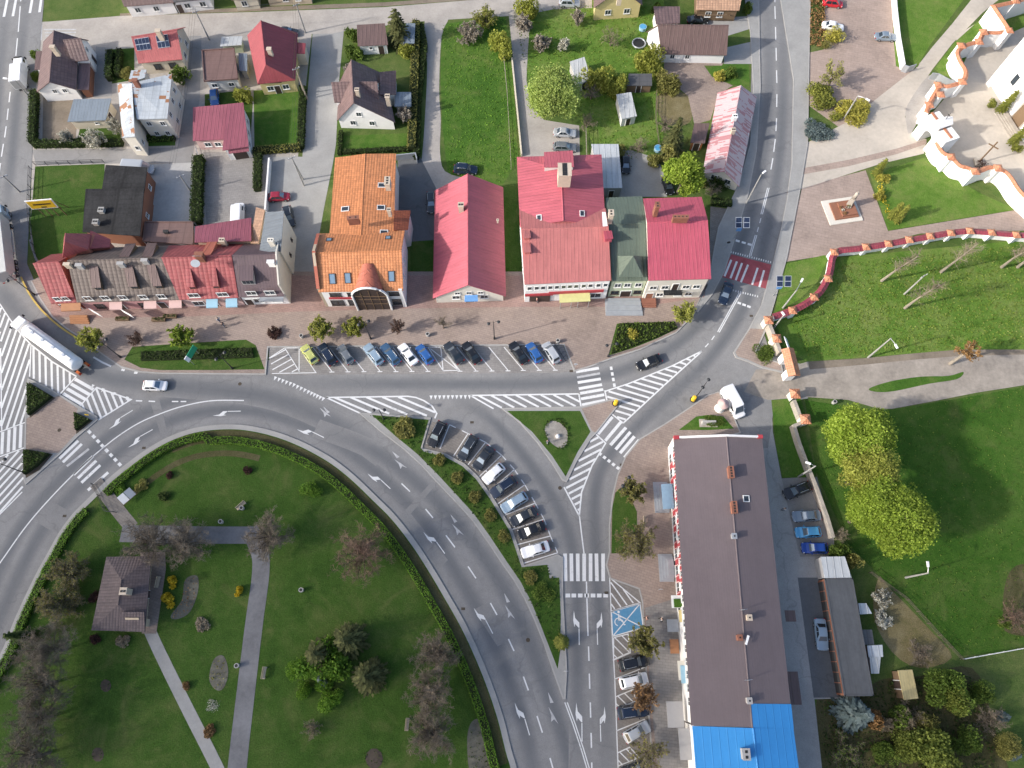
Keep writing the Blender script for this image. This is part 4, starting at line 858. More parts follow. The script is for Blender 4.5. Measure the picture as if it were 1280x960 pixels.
for t in (.26, .62, .86): B.dormer(k, 0, t, .28, .84, 1.3, 1.15, 'r_brown2', 'w_wood')
B.dormer(k, 1, .42, .12, .85, 1.5, 1.1, 'r_brown2', 'w_wood', False); B.dormer(k, 1, .16, .12, .9, 1.5, 1.1, 'r_brown2', 'w_wood', False)
B.win(k, 'S', [.13, .30, .47, .67, .85], 4.4, 1.4, 1.3); B.win(k, 'S', [.16, .6, .95], 1.5, 1.7, 1.5, 'frame_dark'); B.door(k, 'S', .36, 1.3, 2.2); B.door(k, 'S', .78, 1.3, 2.2)
for x, y in ((98, 331), (150, 329), (180, 325)): B.chim(x, y, 8.9, 1.0, .45, 'w_grey', 1.2, B=k)
for t in (.36, .70, .95): awning(B, k, t, 2.2, 3.0, 1.3, 'w_pinkpale')
for x, y in ((128, 398), (167, 399)):
    fl = MB(); p = P2(x, y); fl.box((p.x, p.y, 2.2), (2.3, .06, 1.2), -.5); B.part(fl, 'banner', M['white'])
B = Bld('house', 'pink terrace house with bright red tiled roof and a satellite dish', 'house')
k = B.block([(224, 374.5), (298, 372), (306, 304), (211, 307)], he=NB_['he'], axis='EW', ridge=((220, 327), (291, 326)), roof='r_tilered', wall='w_pinkpale', ov=.3, hr=8.4, ovg=.02)
for t in (.3, .68): B.dormer(k, 0, t, .24, .72, 1.1, 1.0, 'r_tilered', 'w_coral')
B.dormer(k, 1, .38, .15, .9, 1.5, 1.0, 'r_arch', 'w_coral', False); B.chim(248, 318, 9.6, 1.3, .9, 'brickred', 2.4, B=k)
B.win(k, 'S', [.28, .76], 4.4, 1.9, 1.3); B.win(k, 'S', [.25, .8], 1.5, 2.0, 1.5); B.door(k, 'S', .5, 1.3, 2.2)
db = MB(); c = P(244, 327, 10.0); db.tube([c, c + Vector((.1, -.25, .12)), c + Vector((.2, -.5, .25))], [.15, .45, .75], 14); db.cyl(P(246, 325, 7.9), c, .05, 6); B.part(db, 'satellite_dish', M['white'], k['roofo'])
ab = MB()
for dx in (-.8, 0, .8): ab.cyl(P(246, 320, 9.4) + Vector((dx, 0, 0)), P(246, 320, 11.6) + Vector((dx * .3, 0, 0)), .04, 5); 
for z in (10.1, 10.9): ab.cyl(P(246, 320, z) + Vector((-.7, 0, 0)), P(246, 320, z) + Vector((.7, 0, 0)), .03, 5)
B.part(ab, 'aerial', M['steel'], k['roofo'])
for t in (.53, .86): awning(B, k, t, 2.0, 3.0, 1.5, 'w_blue')
B = Bld('house', 'white end house with purple brown roof, tall blank cream side wall and slate rear wing', 'house')
k = B.block([(299, 371.5), (355, 370), (357, 303), (306, 304)], he=NB_['he'], axis='EW', ridge=((295, 326), (350, 325.5)), roof='r_purplebrown', wall='w_white2', ov=.3, hr=8.4, ovg=.05)
B.dormer(k, 0, .28, .3, .75, 2.2, 1.6, 'r_purplebrown', 'w_grey'); B.chim(338, 327, 9.0, 1.1, .5, 'white', 1.4, B=k)
B.win(k, 'S', [.3, .72], 4.4, 1.8, 1.3); B.win(k, 'S', [.35, .75], 1.6, 1.8, 1.5); B.door(k, 'S', .12, 1.2, 2.2); B.win(k, 'E', [.55], 6.5, .6, .8, 'frame_dark'); B.win(k, 'E', [.2], 3.0, .6, .8, 'frame_dark')
bal = MB(); p0, d, n, L = B.wpt(k, 'S', .72)
bal.box(v3(p0 + n.xy * .6, 3.3), (4.2, 1.2, .14)); 
for i in range(15): bal.cyl(v3(p0 + n.xy * 1.15 + d.xy * (i - 7) * .29, 3.3), v3(p0 + n.xy * 1.15 + d.xy * (i - 7) * .29, 4.3), .02, 4)
bal.box(v3(p0 + n.xy * 1.15, 4.32), (4.2, .06, .06)); B.part(bal, 'balcony', M['zinc'])
fw = MB(); i = k['wq']; a, c = i[1], i[2]; d = (c - a).normalized(); off = Vector((d.y, -d.x)) * .25
fw.hull([v3(p, -.2) for p in (a, a + off, c + off, c)], [v3(a, 7.0), v3(a + off, 7.0), v3(c + off, 7.0), v3(c, 7.0)])
m_ = a.lerp(c, .5); fw.hull([v3(p, 6.99) for p in (a, a + off, c + off, c)], [v3(m_ - d * .2, 8.9), v3(m_ - d * .2 + off, 8.9), v3(m_ + d * .2 + off, 8.9), v3(m_ + d * .2, 8.9)]); B.part(fw, 'gable_wall', M['w_ivory'])
k2 = B.block([(324, 315), (351, 314), (355, 264), (332, 265)], hs=[6.6, 8.2, 8.2, 6.6], he=6.5, axis='quad', roof='r_slate', wall='w_ivory', ov=.1)
B.win(k2, 'E', [.3, .7], 3.0, .6, .8, 'frame_dark'); B.chim(338, 300, 9.3, .9, .6, 'w_ivory', 2)
B = Bld('outbuilding', 'plum red sheet roofed outbuilding behind the red tiled terrace house', 'outbuilding')
k = B.block([(243, 303), (314, 301), (314, 272), (244, 283)], hs=[5.0, 5.2, 3.6, 3.4], he=4, axis='quad', roof='r_purple', wall='w_tan'); B.chim(277, 300, 6.2, .9, .7, 'brickpale', 2)
B = Bld('outbuilding', 'narrow tan walled annex between the plum roof and the slate rear wing', 'outbuilding')
B.block([(313, 304), (323, 304), (331, 262), (320, 259)], hs=[4.2, 4.6, 4.2, 3.8], he=4, axis='quad', roof='r_tan', wall='w_tan', ov=.1)
B = Bld('outbuilding', 'low grey flat roofed extension behind the brown roofed terrace', 'outbuilding')
k = B.block([(178, 302), (242, 306), (242, 277), (181, 277)], he=3.0, axis='flat', roof='r_brownflat', wall='w_grey', cap=.15)
B.chim(207, 289, 3.7, .8, .4, 'w_dark', .6)
# ------------------------------------------------------------------ orange roofed building
B = Bld('commercial_building', 'large white building with orange tiled roofs and a tall arched dark glass entrance', 'building')
k = B.block([(398, 365), (504, 363), (506, 288), (398, 292)], base=(1, 514, 383), axis='EW', ridge=((395, 315), (504, 313)), roof='r_orange', wall='w_white2', ov=.35, ovg=.3, hr=None)
B.win(k, 'S', [.16, .38, .90], 4.6, 2.0, 1.2, 'frame_dark'); B.win(k, 'S', [.14, .36, .92], 1.6, 2.3, 1.9, 'frame_dark'); B.win(k, 'E', [.3, .6], 4.5, .8, 1.0)
B.sky(k, 0, [(.18, .33), (.36, .34), (.87, .36)], 1.0, 1.7); B.sky(k, 1, [(.86, .35), (.18, .35)], .9, 1.0)
kr = B.block([(411, 302), (492, 300), (495, 192), (419, 197)], he=k['he'], axis='NS', ridge=((446, 312), (455, 184)), hr=None, roof='r_orange', wall='w_white', ov=.3)
B.sky(kr, 0, [(.36, .42), (.62, .42), (.08, .3)], .9, 1.3, 'pane'); B.sky(kr, 1, [(.64, .45)], .9, 1.3, 'pane')
B.block([(492, 288), (510, 287), (513, 263), (492, 263)], hs=[6.6, 5.6, 5.6, 6.6], he=6, axis='quad', roof='r_orangedark', wall='w_white', ov=.2)
B.chim(441, 272, k['hr'] + .8, 1.9, .6, 'brickred', 1.8, rz=.1); B.chim(486, 262, 9.4, .6, .6, 'brickpale', 1.8); B.chim(484, 226, 9.4, .9, 1.6, 'brickpale', 1.8, holes=3)
p0, d, n, L = B.wpt(k, 'S', .60); av = MB(); W2 = 2.9; N = 12; ztop = k['he'] - 1.1
prof = [(math.cos(math.pi * i / N) * W2, math.sin(math.pi * i / N) * W2) for i in range(N + 1)]
f0 = p0 + n.xy * .75
pts0 = [v3(f0 + d.xy * x, ztop + z) for x, z in prof]; bk = -n.xy * 4.4
pts1 = [v3(f0 + d.xy * x * .42 + bk, k['he'] + 1.4 + z * .36) for x, z in prof]
av.raw(pts0 + pts1, [(i, i + 1, N + 2 + i, N + 1 + i) for i in range(N)]); B.part(av, 'arched_roof', M['r_arch'], smooth=True)
rim = MB(); 
pr = [v3(f0 + d.xy * x * 1.04 + n.xy * .06, ztop + z * 1.04) for x, z in prof]; rim.tube([v3(f0 + d.xy * W2 * 1.04 + n.xy * .06, 0)] + pr + [v3(f0 - d.xy * W2 * 1.04 + n.xy * .06, 0)], .2, 6); B.part(rim, 'arch_surround', M['w_white2'])
gl = MB(); gp = [v3(f0 + d.xy * x * .98, ztop + z * .98) for x, z in prof]; gp = [v3(f0 + d.xy * W2 * .98, .02)] + gp + [v3(f0 - d.xy * W2 * .98, .02)]
gl.face(gp); g2 = [p - Vector((n.x, n.y, 0)) * .7 for p in gp]; 
for i in range(len(gp) - 1): gl.face([gp[i], gp[i + 1], g2[i + 1], g2[i]])
go = B.part(gl, 'arched_glazing', M['frame_dark']); mu = MB()
for x in (-1.45, 0, 1.45): mu.box(v3(f0 + d.xy * x + n.xy * .04, ztop / 2 + .7), (.09, .07, ztop + 1.4 + (1.0 if x == 0 else 0)))
for z in (2.4, 4.0, ztop): mu.box(v3(f0 + n.xy * .042, z), (W2 * 1.9, .06, .08))
B.part(mu, 'glazing_bar', M['w_wood'], go)
rb = MB(); pa, _, _, _ = B.wpt(k, 'S', .32); rb.box(v3(pa + n.xy * .12, 3.35), (7.2, .2, .5)); B.part(rb, 'sign_band', M['signred'])
pw = MB(); q = [P2(394, 362, 7.6), P2(398.5, 363, 7.6), P2(399, 290, 7.6), P2(393, 292, 7.6)]; w0 = k['wq'][0]; w3 = k['wq'][3]; dd = (w3 - w0).normalized(); o_ = Vector((-dd.y, dd.x)) * .45
m0 = w0.lerp(w3, .5)
pw.hull([v3(p, -.2) for p in (w0, w3, w3 + o_, w0 + o_)], [v3(p, k['he'] + .5) for p in (w0, w3, w3 + o_, w0 + o_)])
pw.hull([v3(p, k['he'] + .49) for p in (w0, w3, w3 + o_, w0 + o_)], [v3(p, k['hr'] + .45) for p in (m0 - dd * .3, m0 + dd * .3, m0 + dd * .3 + o_, m0 - dd * .3 + o_)]); B.part(pw, 'parapet_wall', M['w_tan'])
pc = MB(); up = Vector((0, 0, .1)); 
for a_, c_ in ((v3(w0 + o_ / 2, k['he'] + .5), v3(m0 + o_ / 2, k['hr'] + .45)), (v3(m0 + o_ / 2, k['hr'] + .45), v3(w3 + o_ / 2, k['he'] + .5))):
    s_ = Vector((o_.x, o_.y, 0)) * .62; pc.hull([a_ - s_, c_ - s_, c_ + s_, a_ + s_], [a_ - s_ + up, c_ - s_ + up, c_ + s_ + up, a_ + s_ + up])
B.part(pc, 'parapet_cap', M['r_arch'])
pl = MB(); p9, _, _, _ = B.wpt(k, 'S', .985); pl.box(v3(p9 + n.xy * .15, 3.2), (.6, .4, 6.4)); p9, _, _, _ = B.wpt(k, 'S', .50); pl.box(v3(p9 + n.xy * .2, 1.2), (.8, .8, 2.4)); B.part(pl, 'pillar', M['w_white2'])
# ------------------------------------------------------------------ red gable hall
B = Bld('hall', 'long cream hall with plain pinkish red gable roof end-on to the promenade', 'hall')
k = B.block([(541, 373), (632.5, 370.5), (629, 234), (543.5, 238)], base=(1, 632, 378), axis='NS', ridge=((585.5, 358), (584, 215)), roof='r_pinkred', wall='w_ivory', ov=.5, ovg=.25)
B.win(k, 'S', [.3, .72], 2.0, 1.4, 1.2); B.win(k, 'S', [.33, .5, .67], k['he'] + 1.2, 1.0, .9); B.door(k, 'S', .5, 1.6, 2.2, 'frame_dark')
aw = MB(); aw.slab([P(580.5, 377, 2.5), P(597.5, 376.5, 2.5), P(597, 368.5, 3.3), P(581, 369, 3.3)], .1); B.part(aw, 'awning', M['bluecloth'])
B.chim(576, 256, k['hr'] + .9, .9, .9, 'brickpale', 2.2); B.chim(622, 275, 6.6, .3, .3, 'brickpale', .8, holes=1)
# ------------------------------------------------------------------ big red roofed shop building
B = Bld('commercial_building', 'white shop building under large bright red roof with red sign band and yellow canopy', 'building')
k = B.block([(655.5, 355.5), (764, 350.5), (757, 260), (649, 262)], base=(0, 656, 379), axis='EW', ridge=((652, 287), (762, 283)), roof='r_red', wall='w_white2', ov=.15, ovg=.15, t=.66)
kr = B.block([(650, 284), (757, 282), (752, 193), (646, 196)], he=k['he'], axis='NS', ridge=((709, 283), (706, 222)), hr=k['hr'] + .1, roof='r_pinkred', wall='w_white2', hips=(0, 4.5), ov=.3)
k3 = B.block([(680, 209), (717.5, 208), (716, 188), (680, 190)], hs=[9.3, 9.3, 8.2, 8.2], he=8, axis='quad', roof='r_pinkred', wall='w_white', ov=.15)
B.chim(706, 212, 12.6, 2.2, 2.6, 'brickpale', 3.2, holes=3)
B.dormer(k, 0, .055, .54, .74, 1.0, .9, 'r_red', 'r_red', False); B.dormer(k, 0, .06, .80, .97, 1.0, .9, 'r_red', 'r_red', False); B.dormer(k, 0, .985, .72, .92, 1.2, 1.2, 'r_redbright', 'r_redbright', False)
B.sky(kr, 0, [(.15, .55)], 1.1, .8, 'pane'); B.sky(kr, 1, [(.9, .45)], 1.1, .8, 'pane')
B.win(k, 'S', [.055, .14, .215, .30, .38, .46, .535, .61, .70, .78, .875, .96], k['he'] - 1.75, .86, 1.2, 'frame', mull=0); B.win(k, 'S', [.73, .86], 1.5, 2.2, 1.6); B.win(k, 'W', [.3, .7], 4, 1, 1.2)
p0, d, n, L = B.wpt(k, 'S', .5)
sb = MB(); 
for t, w_, z, h in ((.62, L * .66, 3.25, .75), (.17, L * .34, 2.9, .65)):
    q_, _, _, _ = B.wpt(k, 'S', t); sb.box(v3(q_ + n.xy * .14, z), (w_, .2, h), math.atan2(d.y, d.x))
so = B.part(sb, 'sign_band', M['signred'])
q_, _, _, _ = B.wpt(k, 'S', .17); eb = MB(); eb.box(v3(q_ + n.xy * .035, 1.25), (L * .28, .1, 2.1)); B.part(eb, 'shop_entrance', M['frame_dark'])
q_, _, _, _ = B.wpt(k, 'S', .60); yb = MB(); yb.slab([v3(q_ + d.xy * x + n.xy * y, z) for x, y, z in ((-2.7, 1.7, 2.6), (2.7, 1.7, 2.6), (2.7, .1, 3.0), (-2.7, .1, 3.0))], .12); yo = B.part(yb, 'canopy', M['signlime'])
yp = MB()
for x in (-2.5, -.6, .6, 2.5): yp.cyl(v3(q_ + d.xy * x + n.xy * 1.6, 0), v3(q_ + d.xy * x + n.xy * 1.6, 2.5), .06, 6)
B.part(yp, 'canopy_post', M['steel'], yo)
pp = MB(); pp.hull([P(753.5, 283, 9.6), P(759.5, 282.5, 9.6), P(757, 265, 9.6), P(752.5, 265, 9.6)], [P(753.5, 283, 10.8), P(759.5, 282.5, 10.8), P(757, 265, 10.8), P(752.5, 265, 10.8)]); B.part(pp, 'parapet', M['white'])
# green roof
B = Bld('house', 'pale green house with dark green metal roof and small pyramid dormer', 'house')
k = B.block([(765.5, 351.5), (809.5, 350.5), (803, 245), (757, 247)], base=(0, 763, 374), axis='EW', ridge=((765, 281), (810, 280)), roof='r_green', wall='w_green', ov=.3, ovg=.04, t=.62)
B.win(k, 'S', [.2, .48, .8], 4.3, 1.2, 1.3); B.win(k, 'S', [.17, .85], 1.7, 1.4, 1.1, 'frame_dark'); B.door(k, 'S', .5, 1.8, 2.2, 'frame_dark')
S = k['slopes'][0]; c = B.sp(S, .52, .16); pd = MB(); ww = 1.6
pd.hull([c + Vector((-ww, -.9, -.4)), c + Vector((ww, -.9, -.4)), c + Vector((ww, 2.2, -.4)), c + Vector((-ww, 2.2, -.4))], [c + Vector((-ww, -.9, .75)), c + Vector((ww, -.9, .75)), c + Vector((ww, 2.2, .75)), c + Vector((-ww, 2.2, .75))]); po = B.part(pd, 'dormer', M['w_white2'])
pr_ = MB(); bq = [c + Vector((-ww - .5, -1.4, .55)), c + Vector((ww + .5, -1.4, .55)), c + Vector((ww + .5, 2.6, .75)), c + Vector((-ww - .5, 2.6, .75))]; ap = c + Vector((0, 1.0, 3.5))
for i in range(4): pr_.face([bq[i], bq[(i + 1) % 4], ap])
pr_.face(bq); B.part(pr_, 'dormer_roof', M['r_green'], po)
wn = MB(); wn.box(c + Vector((.5, -.93, .35)), (.8, .06, .5)); B.part(wn, 'window', M['pane'], po)
st = MB(); q0 = P2(779, 379)
for i in range(4): st.box((q0.x, q0.y - 1.0 + i * .45, ZS + .08 + i * .08), (6.6 - i * .3, 3.2 - i * .9, .16 + i * .16))
B.part(st, 'steps', M['zinc']); B.chim(764, 266, 11.6, .8, 1.1, 'brickpale', 2.6)
# right red roof
B = Bld('house', 'cream corner house with crimson red metal roof beside the road crossing', 'house')
k = B.block([(810.5, 350.5), (889, 348.5), (877, 246), (804, 248)], base=(1, 872, 373), axis='EW', ridge=((810, 279), (890, 277)), roof='r_redbright', wall='w_ivory', ov=.35, ovg=.25, t=.62)
B.win(k, 'S', [.12, .32, .68, .86], 4.3, 1.3, 1.2); B.win(k, 'S', [.28, .60, .78], 1.7, 1.3, 1.2); B.door(k, 'S', .49, 1.0, 2.1, 'frame_dark', 'balcony_door', 3.4); B.door(k, 'S', .1, 1.2, 2.3, 'w_brick'); B.win(k, 'E', [.3, .6], 4.3, 1.1, 1.2); B.win(k, 'E', [.5], 1.7, 1.1, 1.2)
p0, d, n, L = B.wpt(k, 'S', .47); bal = MB(); bal.box(v3(p0 + n.xy * .5, 3.2), (3.2, 1.0, .14))
for i in range(11): bal.cyl(v3(p0 + n.xy * .95 + d.xy * (i - 5) * .3, 3.2), v3(p0 + n.xy * .95 + d.xy * (i - 5) * .3, 4.15), .025, 4)
bal.box(v3(p0 + n.xy * .95, 4.15), (3.2, .06, .06)); B.part(bal, 'balcony', M['darkmetal'])
p0, d, n, L = B.wpt(k, 'S', .1); sb = MB()
for i in range(3): sb.box(v3(p0 + n.xy * (1.3 - i * .35), ZS + .08 + i * .08), (2.6, 1.0, .16 + .16 * i))
B.part(sb, 'steps', M['brickred']); B.chim(822, 256, 12.0, .7, 1.1, 'brickred', 2.8); B.chim(851, 271, 11.4, 2.6, .6, 'brickred', 1.4, holes=4)
# faded roof house
B = Bld('house', 'long low house with faded pink and silver metal roof along the road', 'house')
k = B.block([(878, 217), (924, 233), (946, 121), (897, 116)], base=(1, 919, 240), axis='NS', ridge=((906, 215), (929, 107)), roof='r_faded', wall='w_ivory', ov=.3, hips=(.0, .0))
B.win(k, 'S', [.3, .7], 1.7); B.win(k, 'E', [.15, .35, .55, .75], 1.7, .9, 1.1); B.chim(919, 145, k['hr'] + .9, .8, .8, 'white', 2); B.chim(917, 162, k['hr'] + .9, .7, .7, 'brickpale', 2)
B = Bld('shed', 'small brown roofed shed with orange wooden wall beside the faded roof house', 'shed')
k = B.block([(863, 178), (881, 179), (887, 154), (868, 154)], he=2.6, axis='flat', roof='r_brown2', wall='w_orangewood'); B.door(k, 'S', .5)
# L house
B = Bld('house', 'white house with brown L-shaped roof at the top of the paved yard', 'house')
k = B.block([(826.5, 67.5), (908.5, 69), None, None], base=(1, 901, 80), axis='EW', ridge=((822, 31), (911, 31.5)), hr=7.0, roof='r_brown2', wall='w_white2')
B.win(k, 'S', [.18, .42], 1.6, 1.0, 1.1); B.door(k, 'S', .3, 1.2, 2.2, 'frame'); B.win(k, 'W', [.4], 1.7)
k2 = B.block([(820, 30), (850, 29), (850, 8), (817, 8)], he=3.4, axis='flat', roof='r_brown', wall='w_white')
B = Bld('house', 'yellow gabled house with brown roof at the top edge of the gardens', 'house')
k = B.block([(742, 10), (803, 6), (800, -50), (742, -46)], he=3.4, axis='NS', ridge=((770, -12), (770, -70)), hr=7.5, roof='r_brown2', wall='w_yellow'); B.win(k, 'S', [.3, .72], 1.8, 1.3, 1.2); B.chim(775, -6, 8.6, B=k)
B = Bld('house', 'tan tiled house with wooden veranda and flower beds at the top right of the gardens', 'house')
k = B.block([(870, 12), (924, 13), (932, -40), (870, -40)], he=3.0, axis='EW', hr=5.6, roof='r_tan', wall='w_wood'); B.win(k, 'S', [.3, .6], 1.6); 
vb = MB()
for x in (868, 890, 912): vb.cyl(P(x, 19), P(x, 19, 2.6), .09, 6)
vb.box(P(890, 19, 2.65), (6.2, .16, .16)); B.part(vb, 'veranda', M['w_wood'])
B = Bld('house', 'long white cottage with brown roof along the top street', 'house')
k = B.block([(155, 8), (217, 3), (212, -22), (150, -14)], he=3.0, axis='EW', hr=5.6, roof='r_brown2', wall='w_white2'); B.win(k, 'S', [.2, .6], 1.6, 1.2, 1.2)
k = B.block([(216, 3), (263, -2), (262, -26), (212, -20)], he=3.0, axis='EW', hr=5.6, roof='r_darkgrey', wall='w_white2'); B.win(k, 'S', [.3, .75], 1.6, 1.3, 1.2); B.door(k, 'S', .06)
B = Bld('house', 'cream cottage at the top edge beside the white cottage', 'house')
k = B.block([(289, 0), (322, -3), (322, -40), (288, -35)], he=3.0, axis='EW', hr=5.6, roof='r_brown', wall='w_cream'); B.win(k, 'S', [.4], 1.6)
B = Bld('house', 'tan cottage at the top edge above the pale street, left of the pine', 'house')
k = B.block([(330, -6), (388, -9), (388, -50), (330, -45)], he=3.0, axis='EW', hr=5.6, roof='r_brown', wall='w_tan'); B.win(k, 'S', [.4, .7], 1.6)
B = Bld('house', 'white house with brown cross-gabled roof on the cobbled alley corner', 'house')
k = B.block([(421, 151), (494, 153), (481, 93), (424, 102)], he=None, base=(1, 494, 164), axis='NS', ridge=((445, 135), (446, 80)), hr=7.4, roof='r_brown', wall='w_white2', t=.62)
B.win(k, 'S', [.25, .6], 1.6, 1.1, 1.2); B.win(k, 'S', [.4], 4.0, 1.1, 1.1)
k2 = B.block([(418, 128), (452, 127), (452, 105), (418, 105)], he=3.6, axis='EW', hr=6.4, ridge=((420, 108), (446, 106)), roof='r_brown', wall='w_white2', ov=.25)
k3 = B.block([(446, 126), (474, 127), (475, 103), (446, 104)], he=4.0, axis='EW', hr=6.6, roof='r_brown', wall='w_white2', ov=.25); B.win(k3, 'E', .5, 4.2, .8, .8)
k4 = B.block([(474, 118), (495, 118), (495, 88), (475, 90)], hs=[4.2, 3.2, 3.2, 4.2], he=3.2, axis='quad', roof='r_brown', wall='w_white')
k5 = B.block([(493, 133), (514, 133), (514, 115), (494, 115)], he=2.6, axis='flat', roof='r_greyblue', wall='w_grey')
B.chim(446, 112, 8.4, .7, .7, 'brickpale', 2); B.chim(484, 120, 6.4, .8, .8, 'brickpale', 2.4)
B = Bld('outbuilding', 'small white outbuilding with flat brown roof beside the tall pine', 'outbuilding')
k = B.block([(447, 57.5), (485, 56), (481, 29), (446, 31)], hs=[2.6, 2.6, 3.3, 3.3], he=2.6, axis='quad', roof='r_brown2', wall='w_white2'); B.win(k, 'S', [.4], 1.6, .7, .7); B.door(k, 'S', .78)
B = Bld('shed', 'pale blue sheet metal shed right of the tall pine', 'shed')
B.block([(500, 54), (518, 54), (519, 29), (508, 29)], he=2.2, axis='flat', roof='r_greyblue', wall='w_grey')
# garden sheds
for lb, q, hs, rm, wm in (('pale grey roofed shed beside the big willow', [(722, 107), (738.5, 98), (730.5, 71), (712, 77)], (2.2, 2.2, 2.5, 2.5), 'r_pale', 'w_grey'),
                          ('pale metal roofed shed standing alone on the garden lawn', [(777, 149), (796, 145), (789, 115), (770.5, 118)], (2.3, 2.3, 2.6, 2.6), 'r_pale', 'w_white'),
                          ('dark roofed wooden slat shed among garden bushes', [(783, 107), (815, 107), (815, 92), (786, 92)], (2.0, 2.0, 2.5, 2.5), 'r_darkgrey', 'w_wood'),
                          ('long grey-blue metal garage beside the big red roof', [(753, 235), (778, 235), (773, 180), (739, 180)], (3.0, 2.8, 2.8, 3.0), 'r_galv', 'w_grey')):
    B = Bld('shed' if 'garage' not in lb else 'garage', lb, 'shed' if 'garage' not in lb else 'garage'); k = B.block(q, hs=list(hs), he=hs[0], axis='quad', roof=rm, wall=wm, ov=.15); B.door(k, 'S', .5, .9, 1.9)
# ------------------------------------------------------------------ long building on the right
B = Bld('apartment_building', 'long block with purple brown tiled roof, red and white street front and blue south end', 'building')
k = B.block([(864, 907), (991.5, 910), (952.5, 546), (842, 547)], base=(3, 830.5, 560), axis='NS', ridge=((936, 912), (905, 535.5)), roof='r_long', wall='w_white2', ov=.4, ovg=.2, hr=None, t=.42)
he, hr = k['he'], k['hr']
for x, y in ((914, 590), (918, 634)): B.chim(x, y, hr + .8, .75, 1.7, 'brickred', 2.2, holes=4)
for x, y, m_ in ((918, 670, 'zinc'), (937, 772, 'brickpale'), (925, 797, 'brickred'), (937, 876, 'w_grey')): B.chim(x, y, hr + .7, .6, .7, m_, 2.2, holes=1)
B.sky(k, 0, [(.76, .62)], .9, .9, 'pane')
nb = MB(); a_, c_ = k['wq'][3], k['wq'][2]; dd = (c_ - a_).normalized(); o_ = Vector((-dd.y, dd.x)) * .3; mm = a_.lerp(c_, .58)
nb.hull([v3(p, -.2) for p in (a_, c_, c_ + o_, a_ + o_)], [v3(p, he + .35) for p in (a_ - dd * .4, c_ + dd * .4, c_ + dd * .4 + o_, a_ - dd * .4 + o_)]); nb.hull([v3(p, he + .34) for p in (a_ - dd * .4, c_ + dd * .4, c_ + dd * .4 + o_, a_ - dd * .4 + o_)], [v3(p, hr + .25) for p in (mm - dd * .3, mm + dd * .3, mm + dd * .3 + o_, mm - dd * .3 + o_)]); B.part(nb, 'gable_wall', M['w_white2'])
for p in (a_, c_):
    cb = MB(); cb.box(v3(p + o_ * .5, he + .1), (.8, .55, .7)); B.part(cb, 'corner_cap', M['signred'])
up_ts = [.03 + i * .043 for i in range(22)]
B.win(k, 'W', up_ts, 4.5, 1.15, 1.5, 'frame'); B.win(k, 'W', [.05 + i * .062 for i in range(10)], 1.7, 1.7, 1.9, 'frame')
for i in range(12):
    q_, d, n, L = B.wpt(k, 'W', .051 + i * .043); pb = MB(); pb.box(v3(q_ + n.xy * .03, 4.5), (1.0, .08, 1.7), math.atan2(d.y, d.x)); B.part(pb, 'red_panel', M['signred'])
for i in range(9):
    q_, d, n, L = B.wpt(k, 'W', .08 + i * .062); pb = MB(); pb.box(v3(q_ + n.xy * .03, 2.1), (1.2, .08, 2.4), math.atan2(d.y, d.x)); B.part(pb, 'red_panel', M['signred'])
B.win(k, 'E', [.08 + i * .07 for i in range(13)], 4.4, 1.0, 1.3); B.win(k, 'E', [.1 + i * .09 for i in range(10)], 1.7, 1.0, 1.3)
def stepset(x, y, wx, wy, n=4, mat='zinc'):
    st = MB(); q0 = P2(x, y)
    for i in range(n): st.box((q0.x + i * .22, q0.y, ZS + .08 + i * .08), (wx - i * .4, wy - i * .55, .16 + i * .16))
    return B.part(st, 'steps', M[mat])
stepset(826, 622, 2.3, 5.0); stepset(832, 710, 2.2, 4.2, 4, 'zinc')
def canopy(x, y, z, wx, wy, mat, arch=False, name='canopy'):
    c = P(x, y, z); b = MB()
    if arch:
        N = 8; A = [Vector((c.x - wx / 2 + wx * i / N, c.y - wy / 2, z + math.sin(math.pi * (i / N) * .5 + .2) * .5)) for i in range(N + 1)]; b.raw(A + [p + Vector((0, wy, 0)) for p in A], [(i, i + 1, N + 2 + i, N + 1 + i) for i in range(N)])
    else: b.box(c, (wx, wy, .14))
    return B.part(b, name, M[mat], smooth=arch)
canopy(834, 621, 2.7, 1.7, 4.0, 'pane_blue', True); canopy(846, 752, 3.3, 1.6, 1.8, 'frame', name='balcony'); canopy(844, 893, 2.9, 2.3, 3.4, 'w_grey'); canopy(843, 808, .8, 1.3, 2.0, 'woodwarm', name='bench_box'); canopy(841, 782, 1.0, 1.7, 1.8, 'zinc', name='entrance_ramp'); canopy(852, 838, 2.9, 1.0, 2.6, 'w_ivory'); canopy(853, 770, 3.0, 1.0, 1.7, 'w_yellow'); canopy(855, 843, 3.0, .9, 2.4, 'w_blue'); canopy(857, 930, 3.0, 1.8, 4.0, 'w_grey')
pb = MB(); c = P(847.5, 754, 3.45); pb.box(c, (1.2, 1.2, .35)); B.part(pb, 'planter', M['grass_lush'])
for x, y in ((988, 770), (993, 860)):
    c = P(x, y, 2.6); b = MB(); b.box(c, (1.5, 1.6 if y < 800 else 4.4, .14)); B.part(b, 'porch_roof', M['r_brown2'])
db = MB(); c = P(934, 800, hr + .6); db.box(c, (.3, 1.3, .12), -.4); B.part(db, 'aerial', M['white'])
for x, y in ((926, 763), (932, 850)):
    ab = MB(); c = P(x, y, hr); ab.cyl(c, c + Vector((0, 0, 1.8)), .04, 5)
    for j in range(4): ab.cyl(c + Vector((-.5, 0, 1.0 + j * .2)), c + Vector((.5, .1, 1.0 + j * .2)), .025, 4)
    B.part(ab, 'aerial', M['steel'])
